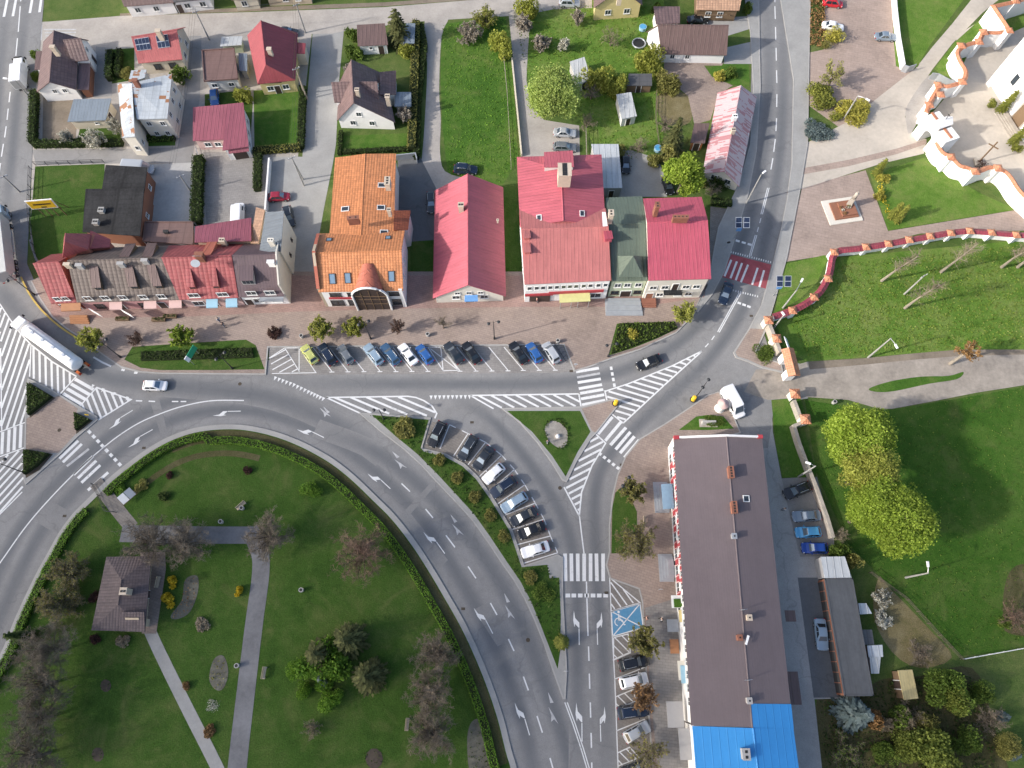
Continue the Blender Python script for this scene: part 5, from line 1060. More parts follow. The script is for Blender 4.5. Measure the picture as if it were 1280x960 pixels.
pz = MB(); S = k['slopes'][0]; e_ = Vector((0, 0, .05)); pz.slab([B.sp(S, t_, u_) + e_ for t_, u_ in ((-.002, -.01), (.072, -.01), (.072, .985), (-.002, .985))], .04); B.part(pz, 'blue_roof', M['r_blue'])
kb = B.block([(880, 1090), (1016, 1088), (991.8, 910.5), (865.5, 907.5)], he=he + .05, axis='NS', ridge=((948, 1085), (936, 910)), hr=hr + .1, roof='r_blue', wall='w_white2', ov=.4, ovg=.05, t=.42, roofname='blue_roof')
B.chim(933, 943, hr + .9, .9, 1.3, 'w_grey', 2.2); B.win(kb, 'W', [.9, .8, .7, .6], 4.4, 1.1, 1.3); B.win(kb, 'W', [.9, .78, .66], 1.7, 1.7, 1.6)
# garages
B = Bld('garage_row', 'row of garages with dark grey felt roof and alternating brick piers and dark doors', 'garage')
k = B.block([(1055.5, 870.5), (1092.5, 870), (1066, 722.5), (1030.5, 723)], he=2.7, axis='flat', roof='r_felt', wall='w_brick', ov=.08, cap=.06)
for i in range(11): B.door(k, 'W', .06 + i * .088, 1.35, 2.2, 'w_dark', 'garage_door')
k2 = B.block([(1031, 722.5), (1064.5, 722), (1056, 695.5), (1026, 696)], hs=[2.78, 2.78, 2.9, 2.9], he=2.7, axis='quad', roof='r_galv', wall='w_grey', ov=.08)
B = Bld('shed', 'yellow corrugated roofed shed beyond the garages', 'shed')
k = B.block([(1130, 875), (1148, 873), (1140.5, 837), (1122.5, 838)], hs=[2.3, 2.0, 2.0, 2.3], he=2.2, axis='quad', roof='r_yellow', wall='w_wood', ov=.15); B.door(k, 'W', .5)
for lb, q, rm, wm in (('little tin shed against the back of the garages, northernmost', [(1075, 768), (1090, 767), (1083, 754), (1073, 754)], 'r_galv', 'w_grey'),
                      ('open topped dark shed between the tin sheds behind the garages', [(1081, 806), (1093, 806), (1090, 787), (1078, 787)], 'r_darkgrey', 'w_white'),
                      ('pale tin shed with the widest roof behind the garages', [(1086, 822), (1104, 821), (1103, 806), (1084, 807)], 'r_galv', 'w_wood'),
                      ('white ribbed roof lean-to at the south end behind the garages', [(1089, 842), (1099, 842), (1101, 821), (1087, 821)], 'r_pale', 'w_grey')):
    B = Bld('shed', lb, 'shed'); B.block(q, hs=[2.0, 1.8, 1.8, 2.1], he=2, axis='quad', roof=rm, wall=wm, ov=.1)
# park pavilion
B = Bld('pavilion', 'park pavilion with broad low brown hipped roof among bare trees', 'pavilion')
k = B.block([(114, 788), (181, 789.5), (189, 695), (133, 696)], he=2.9, axis='NS', ridge=((150, 766), (158, 725)), hr=4.0, hips=(3.6, 3.6), roof='r_pavilion', wall='w_tan', ov=1.1)
B.win(k, 'E', [.3, .7], 1.6, 1.4, 1.2); B.door(k, 'E', .5); B.chim(154, 739, 5.4, .9, .9, 'brickpale', 1.8)
k2 = B.block([(150, 789), (181, 790), (180, 765), (150, 765)], hs=[3.05, 3.05, 4.0, 4.0], he=3, axis='quad', roof='r_pavilion', wall='w_tan', ov=.8, roofname='porch_roof')
lb_ = MB(); c = P2(179, 782); lb_.cyl((c.x, c.y, 0), (c.x, c.y, 1.8), .05, 6); lb_.ball((c.x, c.y, 2), .25); B.part(lb_, 'porch_lamp', M['w_ivory'])
# ------------------------------------------------------------------ vehicles
def paint(name, c, metal=.0, rough=.25):
    t = NT(name); t.out((*c, 1), rough, .55, metal); t.b.inputs['Coat Weight'].default_value = .5; t.b.inputs['Coat Roughness'].default_value = .08; M[name] = t.m
for nm, c in dict(c_black=(.012, .013, .015), c_navy=(.012, .022, .045), c_dark=(.03, .035, .042), c_grey=(.15, .165, .18), c_silver=(.42, .44, .46), c_paleblue=(.27, .36, .44), c_white=(.75, .75, .75), c_lime=(.48, .50, .16), c_blue=(.03, .11, .32), c_sky=(.10, .36, .60), c_royal=(.015, .06, .30), c_red=(.50, .02, .03), c_crimson=(.28, .02, .04), c_greyblue=(.20, .25, .30), c_steelblue=(.05, .11, .2)).items(): paint(nm, c, .15 if nm not in ('c_white',) else 0)
M['glass'] = plain('car_glass', (.02, .028, .034, 1), .05, .8); M['screen'] = plain('windscreen_glass', (.20, .25, .30, 1), .08, .8, .55); M['tyre'] = plain('tyre', (.018, .018, .018, 1), .8); M['rim'] = plain('wheel_rim', (.40, .41, .42, 1), .35, .5, .6)  # windscreen base colour lightened to stand in for reflected sky
M['lamp'] = plain('headlamp_glass', (.62, .64, .66, 1), .12, .6); M['taillamp'] = plain('tail_lamp', (.33, .012, .012, 1), .2, .5); M['plastic'] = plain('black_plastic', (.03, .03, .032, 1), .6); M['orange'] = plain('orange_paint', (.55, .13, .03, 1), .5)
SPEC = dict(hatch=dict(L=4.1, W=1.76, H=1.48, xf=1.0, tf=.25, tb=-1.35, xb=-1.88), sedan=dict(L=4.55, W=1.80, H=1.45, xf=1.0, tf=.25, tb=-.95, xb=-1.62), wagon=dict(L=4.65, W=1.80, H=1.48, xf=1.05, tf=.3, tb=-1.7, xb=-2.15, rails=1),
            suv=dict(L=4.6, W=1.88, H=1.70, xf=1.05, tf=.4, tb=-1.7, xb=-2.1, rails=1), mpv=dict(L=4.3, W=1.8, H=1.62, xf=1.3, tf=.55, tb=-1.6, xb=-2.0), van=dict(L=5.7, W=2.05, H=2.45, xf=2.15, tf=1.35, tb=-2.7, xb=-2.78, van=1))
def car_meshes(kind):
    s = SPEC[kind]; L, W, H = s['L'], s['W'], s['H']; h = L / 2; w = W / 2; van = 'van' in s; zb = .98 if van else .88 * (1 if kind != 'suv' else 1.12)
    b = MB(); nose = .80 if van else .66
    st = [(h, .62, .42, nose - .08), (h - .06, .80, .30, nose), (h - .22, .93, .25, nose + .05), (h - .7, .985, .22, zb - .14), (s['xf'], 1, .22, zb), (0, 1, .22, zb + .02), (s['xb'] + .3, 1, .22, zb + .02), (-h + .3, .965, .24, zb + (-.02 if kind == 'sedan' else .0)), (-h + .07, .90, .30, zb - .08), (-h, .80, .42, zb - .22)]
    rings = []
    for x, k, z0, z1 in st:
        y = w * k; m = (z0 + z1) / 2
        rings.append([(x, -y * .9, z0), (x, -y, z0 + .16), (x, -y, m + .1), (x, -y * .93, z1 - .02), (x, -y * .6, z1 + .025), (x, 0, z1 + .035), (x, y * .6, z1 + .025), (x, y * .93, z1 - .02), (x, y, m + .1), (x, y, z0 + .16), (x, y * .9, z0)])
    n = 11; vs = [p for r in rings for p in r]; fs = []
    for i in range(len(rings) - 1):
        for j in range(n): fs.append((i * n + j, i * n + (j + 1) % n, (i + 1) * n + (j + 1) % n, (i + 1) * n + j))
    fs.append(tuple(range(n))); fs.append(tuple(reversed(range((len(rings) - 1) * n, len(rings) * n)))); b.raw(vs, fs)
    # cabin
    xf, tf, tb, xb = s['xf'], s['tf'], s['tb'], s['xb']; wb, wt = (w * .97, w * .86) if van else (w * .90, w * .70); fz = zb - .03
    bot = [(xf, -wb * .9, fz), (xf - .25, -wb, fz), (xb + .2, -wb, fz), (xb, -wb * .92, fz), (xb, wb * .92, fz), (xb + .2, wb, fz), (xf - .25, wb, fz), (xf, wb * .9, fz)]
    top = [(tf + .04, -wt * .88, H - .05), (tf - .2, -wt, H - .03), (tb + .15, -wt, H - .03), (tb, -wt * .9, H - .06), (tb, wt * .9, H - .06), (tb + .15, wt, H - .03), (tf - .2, wt, H - .03), (tf + .04, wt * .88, H - .05)]
    crown = [(tf - .15, -wt * .6, H), (tf - .3, -wt * .7, H + .01), (tb + .3, -wt * .7, H + .01), (tb + .12, -wt * .6, H - .02), (tb + .12, wt * .6, H - .02), (tb + .3, wt * .7, H + .01), (tf - .3, wt * .7, H + .01), (tf - .15, wt * .6, H)]
    vs = bot + top + crown; fs = []
    for k in (0, 8):
        for j in range(8): fs.append((k + j, k + (j + 1) % 8, k + 8 + (j + 1) % 8, k + 8 + j))
    fs.append(tuple(range(16, 24))); b.raw(vs, fs)
    out = [('body', b, None, True, None)]
    V = Vector
    def panel(q, off=.014, th=.012):
        q = [V(p) for p in q]; nn = (q[1] - q[0]).cross(q[3] - q[0]).normalized(); c = sum(q, V((0, 0, 0))) / 4
        if nn.dot(c - V((0, 0, .6))) < 0: nn = -nn
        m = MB(); m.hull([p + nn * (off - th) for p in q], [p + nn * off for p in q]); return m
    def quad(a, b_, c, d, u0, u1, v0, v1):
        a, b_, c, d = map(V, (a, b_, c, d)); f = lambda u, v: a.lerp(b_, u).lerp(d.lerp(c, u), v); return [f(u0, v0), f(u1, v0), f(u1, v1), f(u0, v1)]
    out.append(('windscreen', panel(quad(bot[0], bot[7], top[7], top[0], .06, .94, .06, .93)), 'screen', False, None))
    if not van: out.append(('rear_window', panel(quad(bot[3], bot[4], top[4], top[3], .08, .92, .15 if kind == 'sedan' else .3, .92)), 'glass', False, None))
    for sg in (0, 1):
        i0, i1 = (1, 2) if sg == 0 else (6, 5)
        if van: out.append(('side_window', panel(quad(bot[i0], bot[i1], top[i1], top[i0], .02, .24, .12, .5)), 'glass', False, None))
        else:
            out.append(('side_window', panel(quad(bot[i0], bot[i1], top[i1], top[i0], .03, .47, .12, .9)), 'glass', False, None)); out.append(('side_window', panel(quad(bot[i0], bot[i1], top[i1], top[i0], .53, .96, .12, .9)), 'glass', False, None))
    r = .36 if kind in ('suv', 'van') else .32; ax = L * .29
    for x in (ax, -ax):
        for sg in (-1, 1):
            wl = MB(); wl.cyl((x, sg * (w - .22), r), (x, sg * (w + .015), r), r, 14); rm = MB(); rm.cyl((x, sg * (w - .05), r), (x, sg * (w + .03), r), r * .62, 10); out.append(('wheel', wl, 'tyre', False, ('rim', rm, 'rim')))
    for sg in (-1, 1):
        hl = MB(); hl.hull([(h - .33, sg * w * .93, nose - .12), (h - .05, sg * w * .55, nose - .14), (h + .0, sg * w * .57, nose - .12), (h - .22, sg * w * .95, nose - .12)], [(h - .38, sg * w * .88, nose + .065), (h - .13, sg * w * .52, nose + .045), (h - .05, sg * w * .56, nose - .0), (h - .24, sg * w * .94, nose + .02)]); out.append(('headlight', hl, 'lamp', False, None))
        tl = MB(); tl.box((-h + .06, sg * w * .74, zb - .2), (.14, .26, .22)); out.append(('tail_light', tl, 'taillamp', False, None))
        mr = MB(); mr.box((xf - .35, sg * (w + .09), zb + .07), (.12, .2, .13)); out.append(('wing_mirror', mr, None, False, None))
        if 'rails' in s:
            rr = MB(); rr.tube([(tf - .3, sg * wt * .93, H - .02), (tf - .45, sg * wt * .93, H + .05), (tb + .45, sg * wt * .93, H + .05), (tb + .3, sg * wt * .93, H - .02)], .022, 5); out.append(('roof_rail', rr, 'silver', False, None))
    for x in (h - .01, -h + .01):
        pl = MB(); pl.box((x, 0, .48), (.03, .5, .11)); out.append(('number_plate', pl, 'white', False, None))
    bp = MB(); bp.box((h - .07, 0, .36), (.1, W * .6, .1)); out.append(('grille', bp, 'plastic', False, None))
    return out
PROTO = {}
def car(kind, col, label, x, y, dx, dy, group=None, z=ZP, name='parked_car', cat='car', shift=.6):
    if kind not in PROTO:
        t = thing(name, 'x', cat); 
        for nm, b, m, sm, sub in car_meshes(kind):
            o = b.build(nm, M[m] if m else M['c_white'], t, smooth=False)
            if sm:
                bev = o.modifiers.new('soft', 'BEVEL'); bev.width = .05; bev.segments = 2; bev.limit_method = 'ANGLE'; bev.angle_limit = R(25)
            if sub: sub[1].build(sub[0], M[sub[2]], o)
        PROTO[kind] = [snapshot(t), t, False]
    pr = PROTO[kind]
    if not pr[2]: t = pr[1]; pr[2] = True
    else: t = _copy(pr[0], None)
    t.name = name; t['label'] = label; t['category'] = cat
    if group: t['group'] = group
    elif 'group' in t: del t['group']
    p = P2(x, y, shift); t.location = (p.x, p.y, z); t.rotation_euler = (0, 0, heading(x, y, dx, dy) + random.uniform(-.02, .02))
    for c in t.children:
        if c.name.split('.')[0] in ('body', 'wing_mirror'):
            c.material_slots[0].link = 'OBJECT'; c.material_slots[0].material = M[col]
    return t
_kids_cache = None
G = 'cars parked along the promenade'
row = [('hatch', 'c_lime', 387, 'yellow green hatchback, first car at the left end of the promenade row'), ('suv', 'c_navy', 409, 'dark navy suv parked beside the yellow green hatchback'), ('hatch', 'c_grey', 432, 'grey hatchback right of the dark navy suv in the promenade row'), ('wagon', 'c_paleblue', 467, 'pale blue estate car after the first gap of the promenade row'),
       ('wagon', 'c_steelblue', 488, 'dark blue estate car between the pale blue estate and the white car'), ('sedan', 'c_white', 510, 'white car parked in the promenade row left of a bright blue one'), ('hatch', 'c_blue', 531, 'bright blue hatchback beside the white car in the promenade row'), ('sedan', 'c_dark', 567, 'dark saloon beside the crossed-out bay in the promenade row'),
       ('sedan', 'c_black', 589, 'black saloon right of the dark saloon by the crossed-out bay'), ('sedan', 'c_black', 648, 'black saloon after the empty bays near the right end of the promenade row'), ('hatch', 'c_blue', 668, 'blue hatchback second from the right end of the promenade row'), ('mpv', 'c_silver', 689, 'silver minivan at the right end of the promenade row')]
for k, c, x, lb in row: car(k, c, lb, x, 443 if x < 560 else 441, -.72 + random.uniform(-.08, .08), -1, G)
G = 'cars parked in the curved bays'
for k, c, x, y, dx, dy, lb in [('suv', 'c_black', 546, 543, -.5, 1, 'black suv at the top end of the curved bays, next to an empty bay'), ('wagon', 'c_dark', 584.5, 560, -.6, 1, 'dark estate car, second in the curved bays after the empty bay'), ('sedan', 'c_dark', 604, 573, -.75, 1, 'dark saloon between the dark estate and the white car with black roof glass'), ('hatch', 'c_white', 617, 592, -1, .85, 'white hatchback in the upper half of the curved bays'),
                               ('suv', 'c_navy', 629, 609, -1, .7, 'navy car just below the white hatchback in the curved bays'), ('wagon', 'c_paleblue', 643, 628, -1, .6, 'pale blue estate car halfway along the curved bays'), ('sedan', 'c_dark', 654, 646, -1, .5, 'dark saloon just below the pale blue estate in the curved bays'), ('sedan', 'c_black', 664, 663, -1, .4, 'black saloon beside the white saloon at the bottom of the curved bays'), ('sedan', 'c_white', 669, 687, -1, .3, 'white saloon in the last curved bay next to the zebra crossing')]:
    car(k, c, lb, x, y, dx, dy, G)
G = 'cars parked beside the long building'
for k, c, x, y, dx, dy, lb in [('suv', 'c_black', 792, 828, 1, -.25, 'black suv nearest to the blue painted bay'), ('mpv', 'c_white', 792, 851, 1, -.25, 'white car parked between two black suvs in front of the long building'), ('suv', 'c_navy', 791, 889, 1, -.15, 'black suv between two striped areas in front of the long building'), ('hatch', 'c_silver', 796, 915, 1, -.55, 'silver hatchback half under a bare tree in front of the long building'), ('sedan', 'c_dark', 792, 962, 1, -.4, 'dark car cut off by the bottom edge in front of the long building')]:
    car(k, c, lb, x, y, dx, dy, G)
G = 'cars behind the long building'
for k, c, x, y, dx, dy, lb in [('suv', 'c_black', 996, 613, -1, .4, 'black suv parked askew by the lamp post behind the long building'), ('sedan', 'c_greyblue', 1008, 645, -1, .05, 'grey blue saloon behind the long building, below the black suv'), ('hatch', 'c_sky', 1010, 665, -1, .05, 'sky blue hatchback between the grey blue saloon and the royal blue car'), ('hatch', 'c_royal', 1018, 685, -1, 0, 'royal blue hatchback nearest to the garages'), ('sedan', 'c_paleblue', 1026.5, 793, .1, 1, 'pale blue saloon parked alongside the garage doors')]:
    car(k, c, lb, x, y, dx, dy, G, ZR)
for k, c, x, y, dx, dy, lb, nm in [('hatch', 'c_white', 194, 482, 1, .02, 'white car driving round the roundabout below the promenade lawn', 'car'), ('sedan', 'c_black', 811, 453, -1, .42, 'black saloon driving into the junction by the hatched triangle', 'car'), ('sedan', 'c_navy', 907, 367, -.35, 1, 'dark blue saloon driving down from the red zebra crossing', 'car')]:
    car(k, c, lb, x, y, dx, dy, None, ZR, nm)
car('van', 'c_white', 'tall white panel van parked at the corner north of the long building', 917, 502, .55, 1, None, ZR, 'van', 'van', 1.2)
G = 'cars in the yards and streets to the north'
for k, c, x, y, dx, dy, lb in [('hatch', 'c_crimson', 349, 246, 1, -.05, 'dark red hatchback in the alley left of the orange roofed building'), ('suv', 'c_dark', 361, 271, .2, 1, 'dark suv beside the white end house of the terrace'), ('suv', 'c_navy', 582, 212, 1, .05, 'dark blue van-like car behind the red gable hall'), ('wagon', 'c_dark', 539, 253, .02, 1, 'dark estate car in the passage between orange and red roofs'),
                               ('sedan', 'c_silver', 706, 166, 1, .05, 'silver saloon on the gravel below the willow'), ('wagon', 'c_grey', 706, 184, 1, .05, 'grey estate car close behind the big red roof'), ('hatch', 'c_black', 782, 206, .05, 1, 'black hatchback in the grey yard beside the metal garage'), ('suv', 'c_silver', 712, 4, 1, .02, 'silver suv on the drive at the top edge of the gardens'),
                               ('sedan', 'c_black', 872, 25, 1, .02, 'black car behind the brown L-shaped roof'), ('mpv', 'c_red', 1041, 4, 1, .1, 'red car at the top edge of the pink paved car park'), ('sedan', 'c_white', 1041, 33, 1, .15, 'white saloon beside the golden shrub in the pink car park'), ('sedan', 'c_greyblue', 1107, 46, 1, .05, 'grey blue saloon at the right edge of the pink car park'), ('hatch', 'c_blue', 268, 122, .05, 1, 'blue hatchback between the flat brown roof and the plum roof'), ('sedan', 'c_dark', 359, 40, 1, .05, 'dark saloon on the pale street behind the crimson gambrel roof'), ('hatch', 'c_black', 835, 232, .3, 1, 'black car half hidden under the bright green tree')]:
    car(k, c, lb, x, y, dx, dy, G, .035)
car('van', 'c_white', 'white van behind the plum red sheet roofed outbuilding', 297, 268, .05, -1, None, .03, 'van', 'van', 1.2)
car('van', 'c_silver', 'pale van at the north end of the black felt roofed barn', 172, 209, 1, .05, None, .03, 'van', 'van', 1.2)
# trucks
def wheelset(t, xs, w, r=.5):
    for x in xs:
        for sg in (-1, 1):
            wl = MB(); wl.cyl((x, sg * (w - .3), r), (x, sg * w, r), r, 14); o = wl.build('wheel', M['tyre'], t); rm = MB(); rm.cyl((x, sg * (w - .06), r), (x, sg * (w + .015), r), r * .55, 10); rm.build('rim', M['rim'], o)
def truck(label, x, y, dx, dy, name, kind, h=1.0):
    p = P2(x, y, h); t = thing(name, label, 'truck', (p.x, p.y, ZR), heading(x, y, dx, dy))
    def part(nm, mb, m, smooth=False): return mb.build(nm, M[m], t, smooth=smooth)
    def cab(x0, mat, w=1.22, H=2.9):
        b = MB(); b.hull([(x0 + 2.2, -w * .94, .45), (x0 + 2.2, w * .94, .45), (x0, w, .45), (x0, -w, .45)], [(x0 + 2.2, -w * .94, 1.5), (x0 + 2.2, w * .94, 1.5), (x0, w, 1.5), (x0, -w, 1.5)]); b.hull([(x0 + 2.2, -w * .94, 1.5), (x0 + 2.2, w * .94, 1.5), (x0, w, 1.5), (x0, -w, 1.5)], [(x0 + 1.85, -w * .86, H), (x0 + 1.85, w * .86, H), (x0 + .1, w * .9, H), (x0 + .1, -w * .9, H)])
        o = part('cab', b, mat); bv = o.modifiers.new('soft', 'BEVEL'); bv.width = .09; bv.segments = 2
        g = MB(); g.hull([(x0 + 2.205, -w * .84, 1.55), (x0 + 2.205, w * .84, 1.55), (x0 + 1.92, w * .78, 2.62), (x0 + 1.92, -w * .78, 2.62)], [(x0 + 2.225, -w * .84, 1.56), (x0 + 2.225, w * .84, 1.56), (x0 + 1.94, w * .78, 2.63), (x0 + 1.94, -w * .78, 2.63)]); g.build('windscreen', M['glass'], t)
        for sg in (-1, 1):
            m = MB(); m.box((x0 + 2.0, sg * (w + .2), 2.0), (.12, .3, .55)); m.build('wing_mirror', M['plastic'], t); l = MB(); l.box((x0 + 2.2, sg * w * .7, .8), (.06, .4, .22)); l.build('headlight', M['lamp'], t)
            s_ = MB(); s_.box((x0 + 1.35, sg * (w * .955), 1.95), (.8, .06, .6)); s_.build('side_window', M['glass'], t)
        return o
    if kind == 'tanker':
        L = 15.4; cab(5.6, 'white'); ch = MB(); ch.box((-1.2, 0, .95), (12.6, .9, .25)); part('chassis', ch, 'plastic')
        tk = MB(); N = 20; prof = [(-7.5, .35), (-7.42, .95), (-7.2, 1.2), (4.6, 1.2), (4.8, .95), (4.88, .35)]
        tk.tube([(a, 0, 2.25) for a, _ in prof], [r for _, r in prof], N); part('tank', tk, 'white', True)
        for a in (-6.6, -4.3, -2, .3, 2.6, 4.3):
            rb = MB(); rb.tube([(a - .05, 0, 2.25), (a + .05, 0, 2.25)], [1.215, 1.215], N); part('band', rb, 'w_white2')
        wk = MB(); wk.box((-1.3, 0, 3.50), (10.5, .5, .07)); part('walkway', wk, 'w_white2')
        for a in (-5, -2.5, 0, 2.5):
            m = MB(); m.cyl((a, .0, 3.5), (a, 0, 3.64), .27, 12); part('hatch_cover', m, 'silver')
        for sg in (-1, 1):
            f = MB(); f.hull([(-7.9, sg * .75, .5), (-7.9, sg * 1.2, .5), (-7.2, sg * 1.2, .5), (-7.2, sg * .75, .5)], [(-7.8, sg * .75, 1.05), (-7.8, sg * 1.2, 1.05), (-7.2, sg * 1.2, 1.15), (-7.2, sg * .75, 1.15)]); part('mudguard', f, 'orange')
            l = MB(); l.box((-7.95, sg * 1.0, .8), (.08, .4, .2)); part('tail_light', l, 'taillamp')
            tkk = MB(); tkk.box((4.9, sg * .95, .75), (1.2, .5, .6)); part('fuel_tank', tkk, 'silver')
        wheelset(t, (-6.6, -5.3, -4.0, 3.9, 6.9), 1.22)
    elif kind == 'semi':
        cab(6.0, 'c_paleblue'); bx = MB(); bx.box((-1.3, 0, 2.55), (13.0, 2.5, 2.75)); o = part('trailer_box', bx, 'tarp'); bv = o.modifiers.new('soft', 'BEVEL'); bv.width = .06; bv.segments = 2
        rd = MB(); rd.box((-7.83, 0, 2.5), (.06, 2.36, 2.5)); part('rear_door', rd, 'w_grey'); ch = MB(); ch.box((0, 0, .95), (14, .9, .3)); part('chassis', ch, 'plastic'); wheelset(t, (-6.4, -5.1, -3.8, 4.4, 7.2), 1.22)
        for sg in (-1, 1): 
            l = MB(); l.box((-7.84, sg * 1.0, .95), (.08, .4, .2)); part('tail_light', l, 'taillamp'); g = MB(); g.box((.5, sg * 1.2, .8), (5.5, .05, .4)); part('side_guard', g, 'silver')
    else:
        cab(1.7, 'white', 1.0, 2.4); bx = MB(); bx.box((-.85, 0, 1.95), (4.6, 2.2, 2.3)); o = part('cargo_box', bx, 'white'); bv = o.modifiers.new('soft', 'BEVEL'); bv.width = .05; bv.segments = 2
        rd = MB(); rd.box((-3.17, 0, 1.95), (.05, 2.0, 2.0)); part('rear_door', rd, 'w_grey'); ch = MB(); ch.box((-.4, 0, .68), (6, .8, .22)); part('chassis', ch, 'plastic'); wheelset(t, (-2.0, 2.6), 1.0, .42)
    return t
M['tarp'] = plain('tarpaulin', (.50, .50, .47, 1), .6)
truck('white tanker lorry with orange rear mudguards driving round the roundabout', 59, 429, -88, -63, 'tanker_truck', 'tanker', 2.2)
truck('lorry with long pale grey box trailer at the left edge of the picture', -2, 300, -9, -80, 'semi_truck', 'semi', 3)
truck('small white box truck driving up the main road at top left', 22, 90, 2, -30, 'box_truck', 'box', 2.2)
# ------------------------------------------------------------------ vegetation
M['bark'] = rough_mat('bark', (.13, .105, .08, 1), .3, 1, 6); M['bark_pale'] = rough_mat('bark_pale', (.27, .235, .19, 1), .25, 1, 5)
M['twig'] = leaf_mat('twig', (.20, .165, .125, 1), .3, (.28, .23, .17, 1), .1); M['twig_red'] = leaf_mat('twig_red', (.20, .135, .10, 1), .3, (.27, .18, .13, 1), .1); M['twig_tan'] = leaf_mat('twig_tan', (.24, .20, .14, 1), .25, (.32, .27, .19, 1), .1)
M['l_bright'] = leaf_mat('leaf_bright', (.30, .41, .05, 1), .34, (.40, .50, .09, 1), .5); M['l_spring'] = leaf_mat('leaf_spring', (.36, .39, .075, 1), .34, (.47, .48, .11, 1), .5); M['l_willow'] = leaf_mat('leaf_willow', (.38, .48, .12, 1), .32, (.50, .60, .19, 1), .45)
M['l_mid'] = leaf_mat('leaf_mid', (.115, .18, .03, 1), .42, (.18, .25, .05, 1), .4); M['l_dark'] = leaf_mat('leaf_dark', (.05, .085, .02, 1), .42, (.09, .13, .03, 1)); M['l_olive'] = leaf_mat('leaf_olive', (.25, .245, .07, 1), .36, (.34, .32, .10, 1), .42)
M['l_gold'] = leaf_mat('leaf_gold', (.46, .43, .08, 1), .3, (.6, .53, .12, 1), .4); M['l_yellow'] = leaf_mat('petal_yellow', (.65, .48, .03, 1), .25, (.8, .6, .05, 1)); M['l_white'] = leaf_mat('petal_white', (.50, .50, .42, 1), .3, (.68, .66, .58, 1)); M['l_blush'] = leaf_mat('petal_blush', (.36, .31, .25, 1), .3, (.46, .42, .34, 1))
M['l_spruce'] = leaf_mat('needle_green', (.09, .10, .035, 1), .4, (.15, .155, .055, 1), .2); M['l_blue'] = leaf_mat('needle_blue', (.10, .135, .13, 1), .35, (.17, .21, .20, 1), .1); M['l_thuja'] = leaf_mat('needle_gold', (.17, .19, .035, 1), .38, (.27, .27, .055, 1), .15); M['l_rust'] = leaf_mat('needle_rust', (.22, .125, .05, 1), .3, (.3, .18, .08, 1), .1); M['l_purple'] = leaf_mat('leaf_purple', (.075, .035, .03, 1), .4, (.11, .06, .045, 1)); M['orange_twig'] = leaf_mat('twig_orange', (.30, .17, .06, 1), .3, (.40, .24, .09, 1), .1); M['l_meadow'] = leaf_mat('leaf_meadow', (.16, .235, .03, 1), .25, (.26, .29, .08, 1)); M['l_fresh'] = leaf_mat('leaf_fresh', (.20, .25, .05, 1), .42, (.30, .34, .08, 1), .42); M['l_park'] = leaf_mat('leaf_park', (.14, .27, .03, 1), .38, (.2, .34, .05, 1), .4)
def rv(rg): 
    while True:
        v = Vector((rg.uniform(-1, 1), rg.uniform(-1, 1), rg.uniform(-1, 1)))
        if .05 < v.length < 1: return v.normalized()
def leafq(b, p, s, rg, up=.5, asp=.7, mi=0):
    n = (rv(rg) + Vector((0, 0, up))).normalized(); a = n.orthogonal().normalized(); c = n.cross(a); t = rg.uniform(0, 6.28); d = a * math.cos(t) + c * math.sin(t); e = n.cross(d)
    b.raw([p - d * s, p - e * s * asp + n * s * .18, p + d * s, p + e * s * asp + n * s * .18], [(0, 1, 2, 3)], mi)
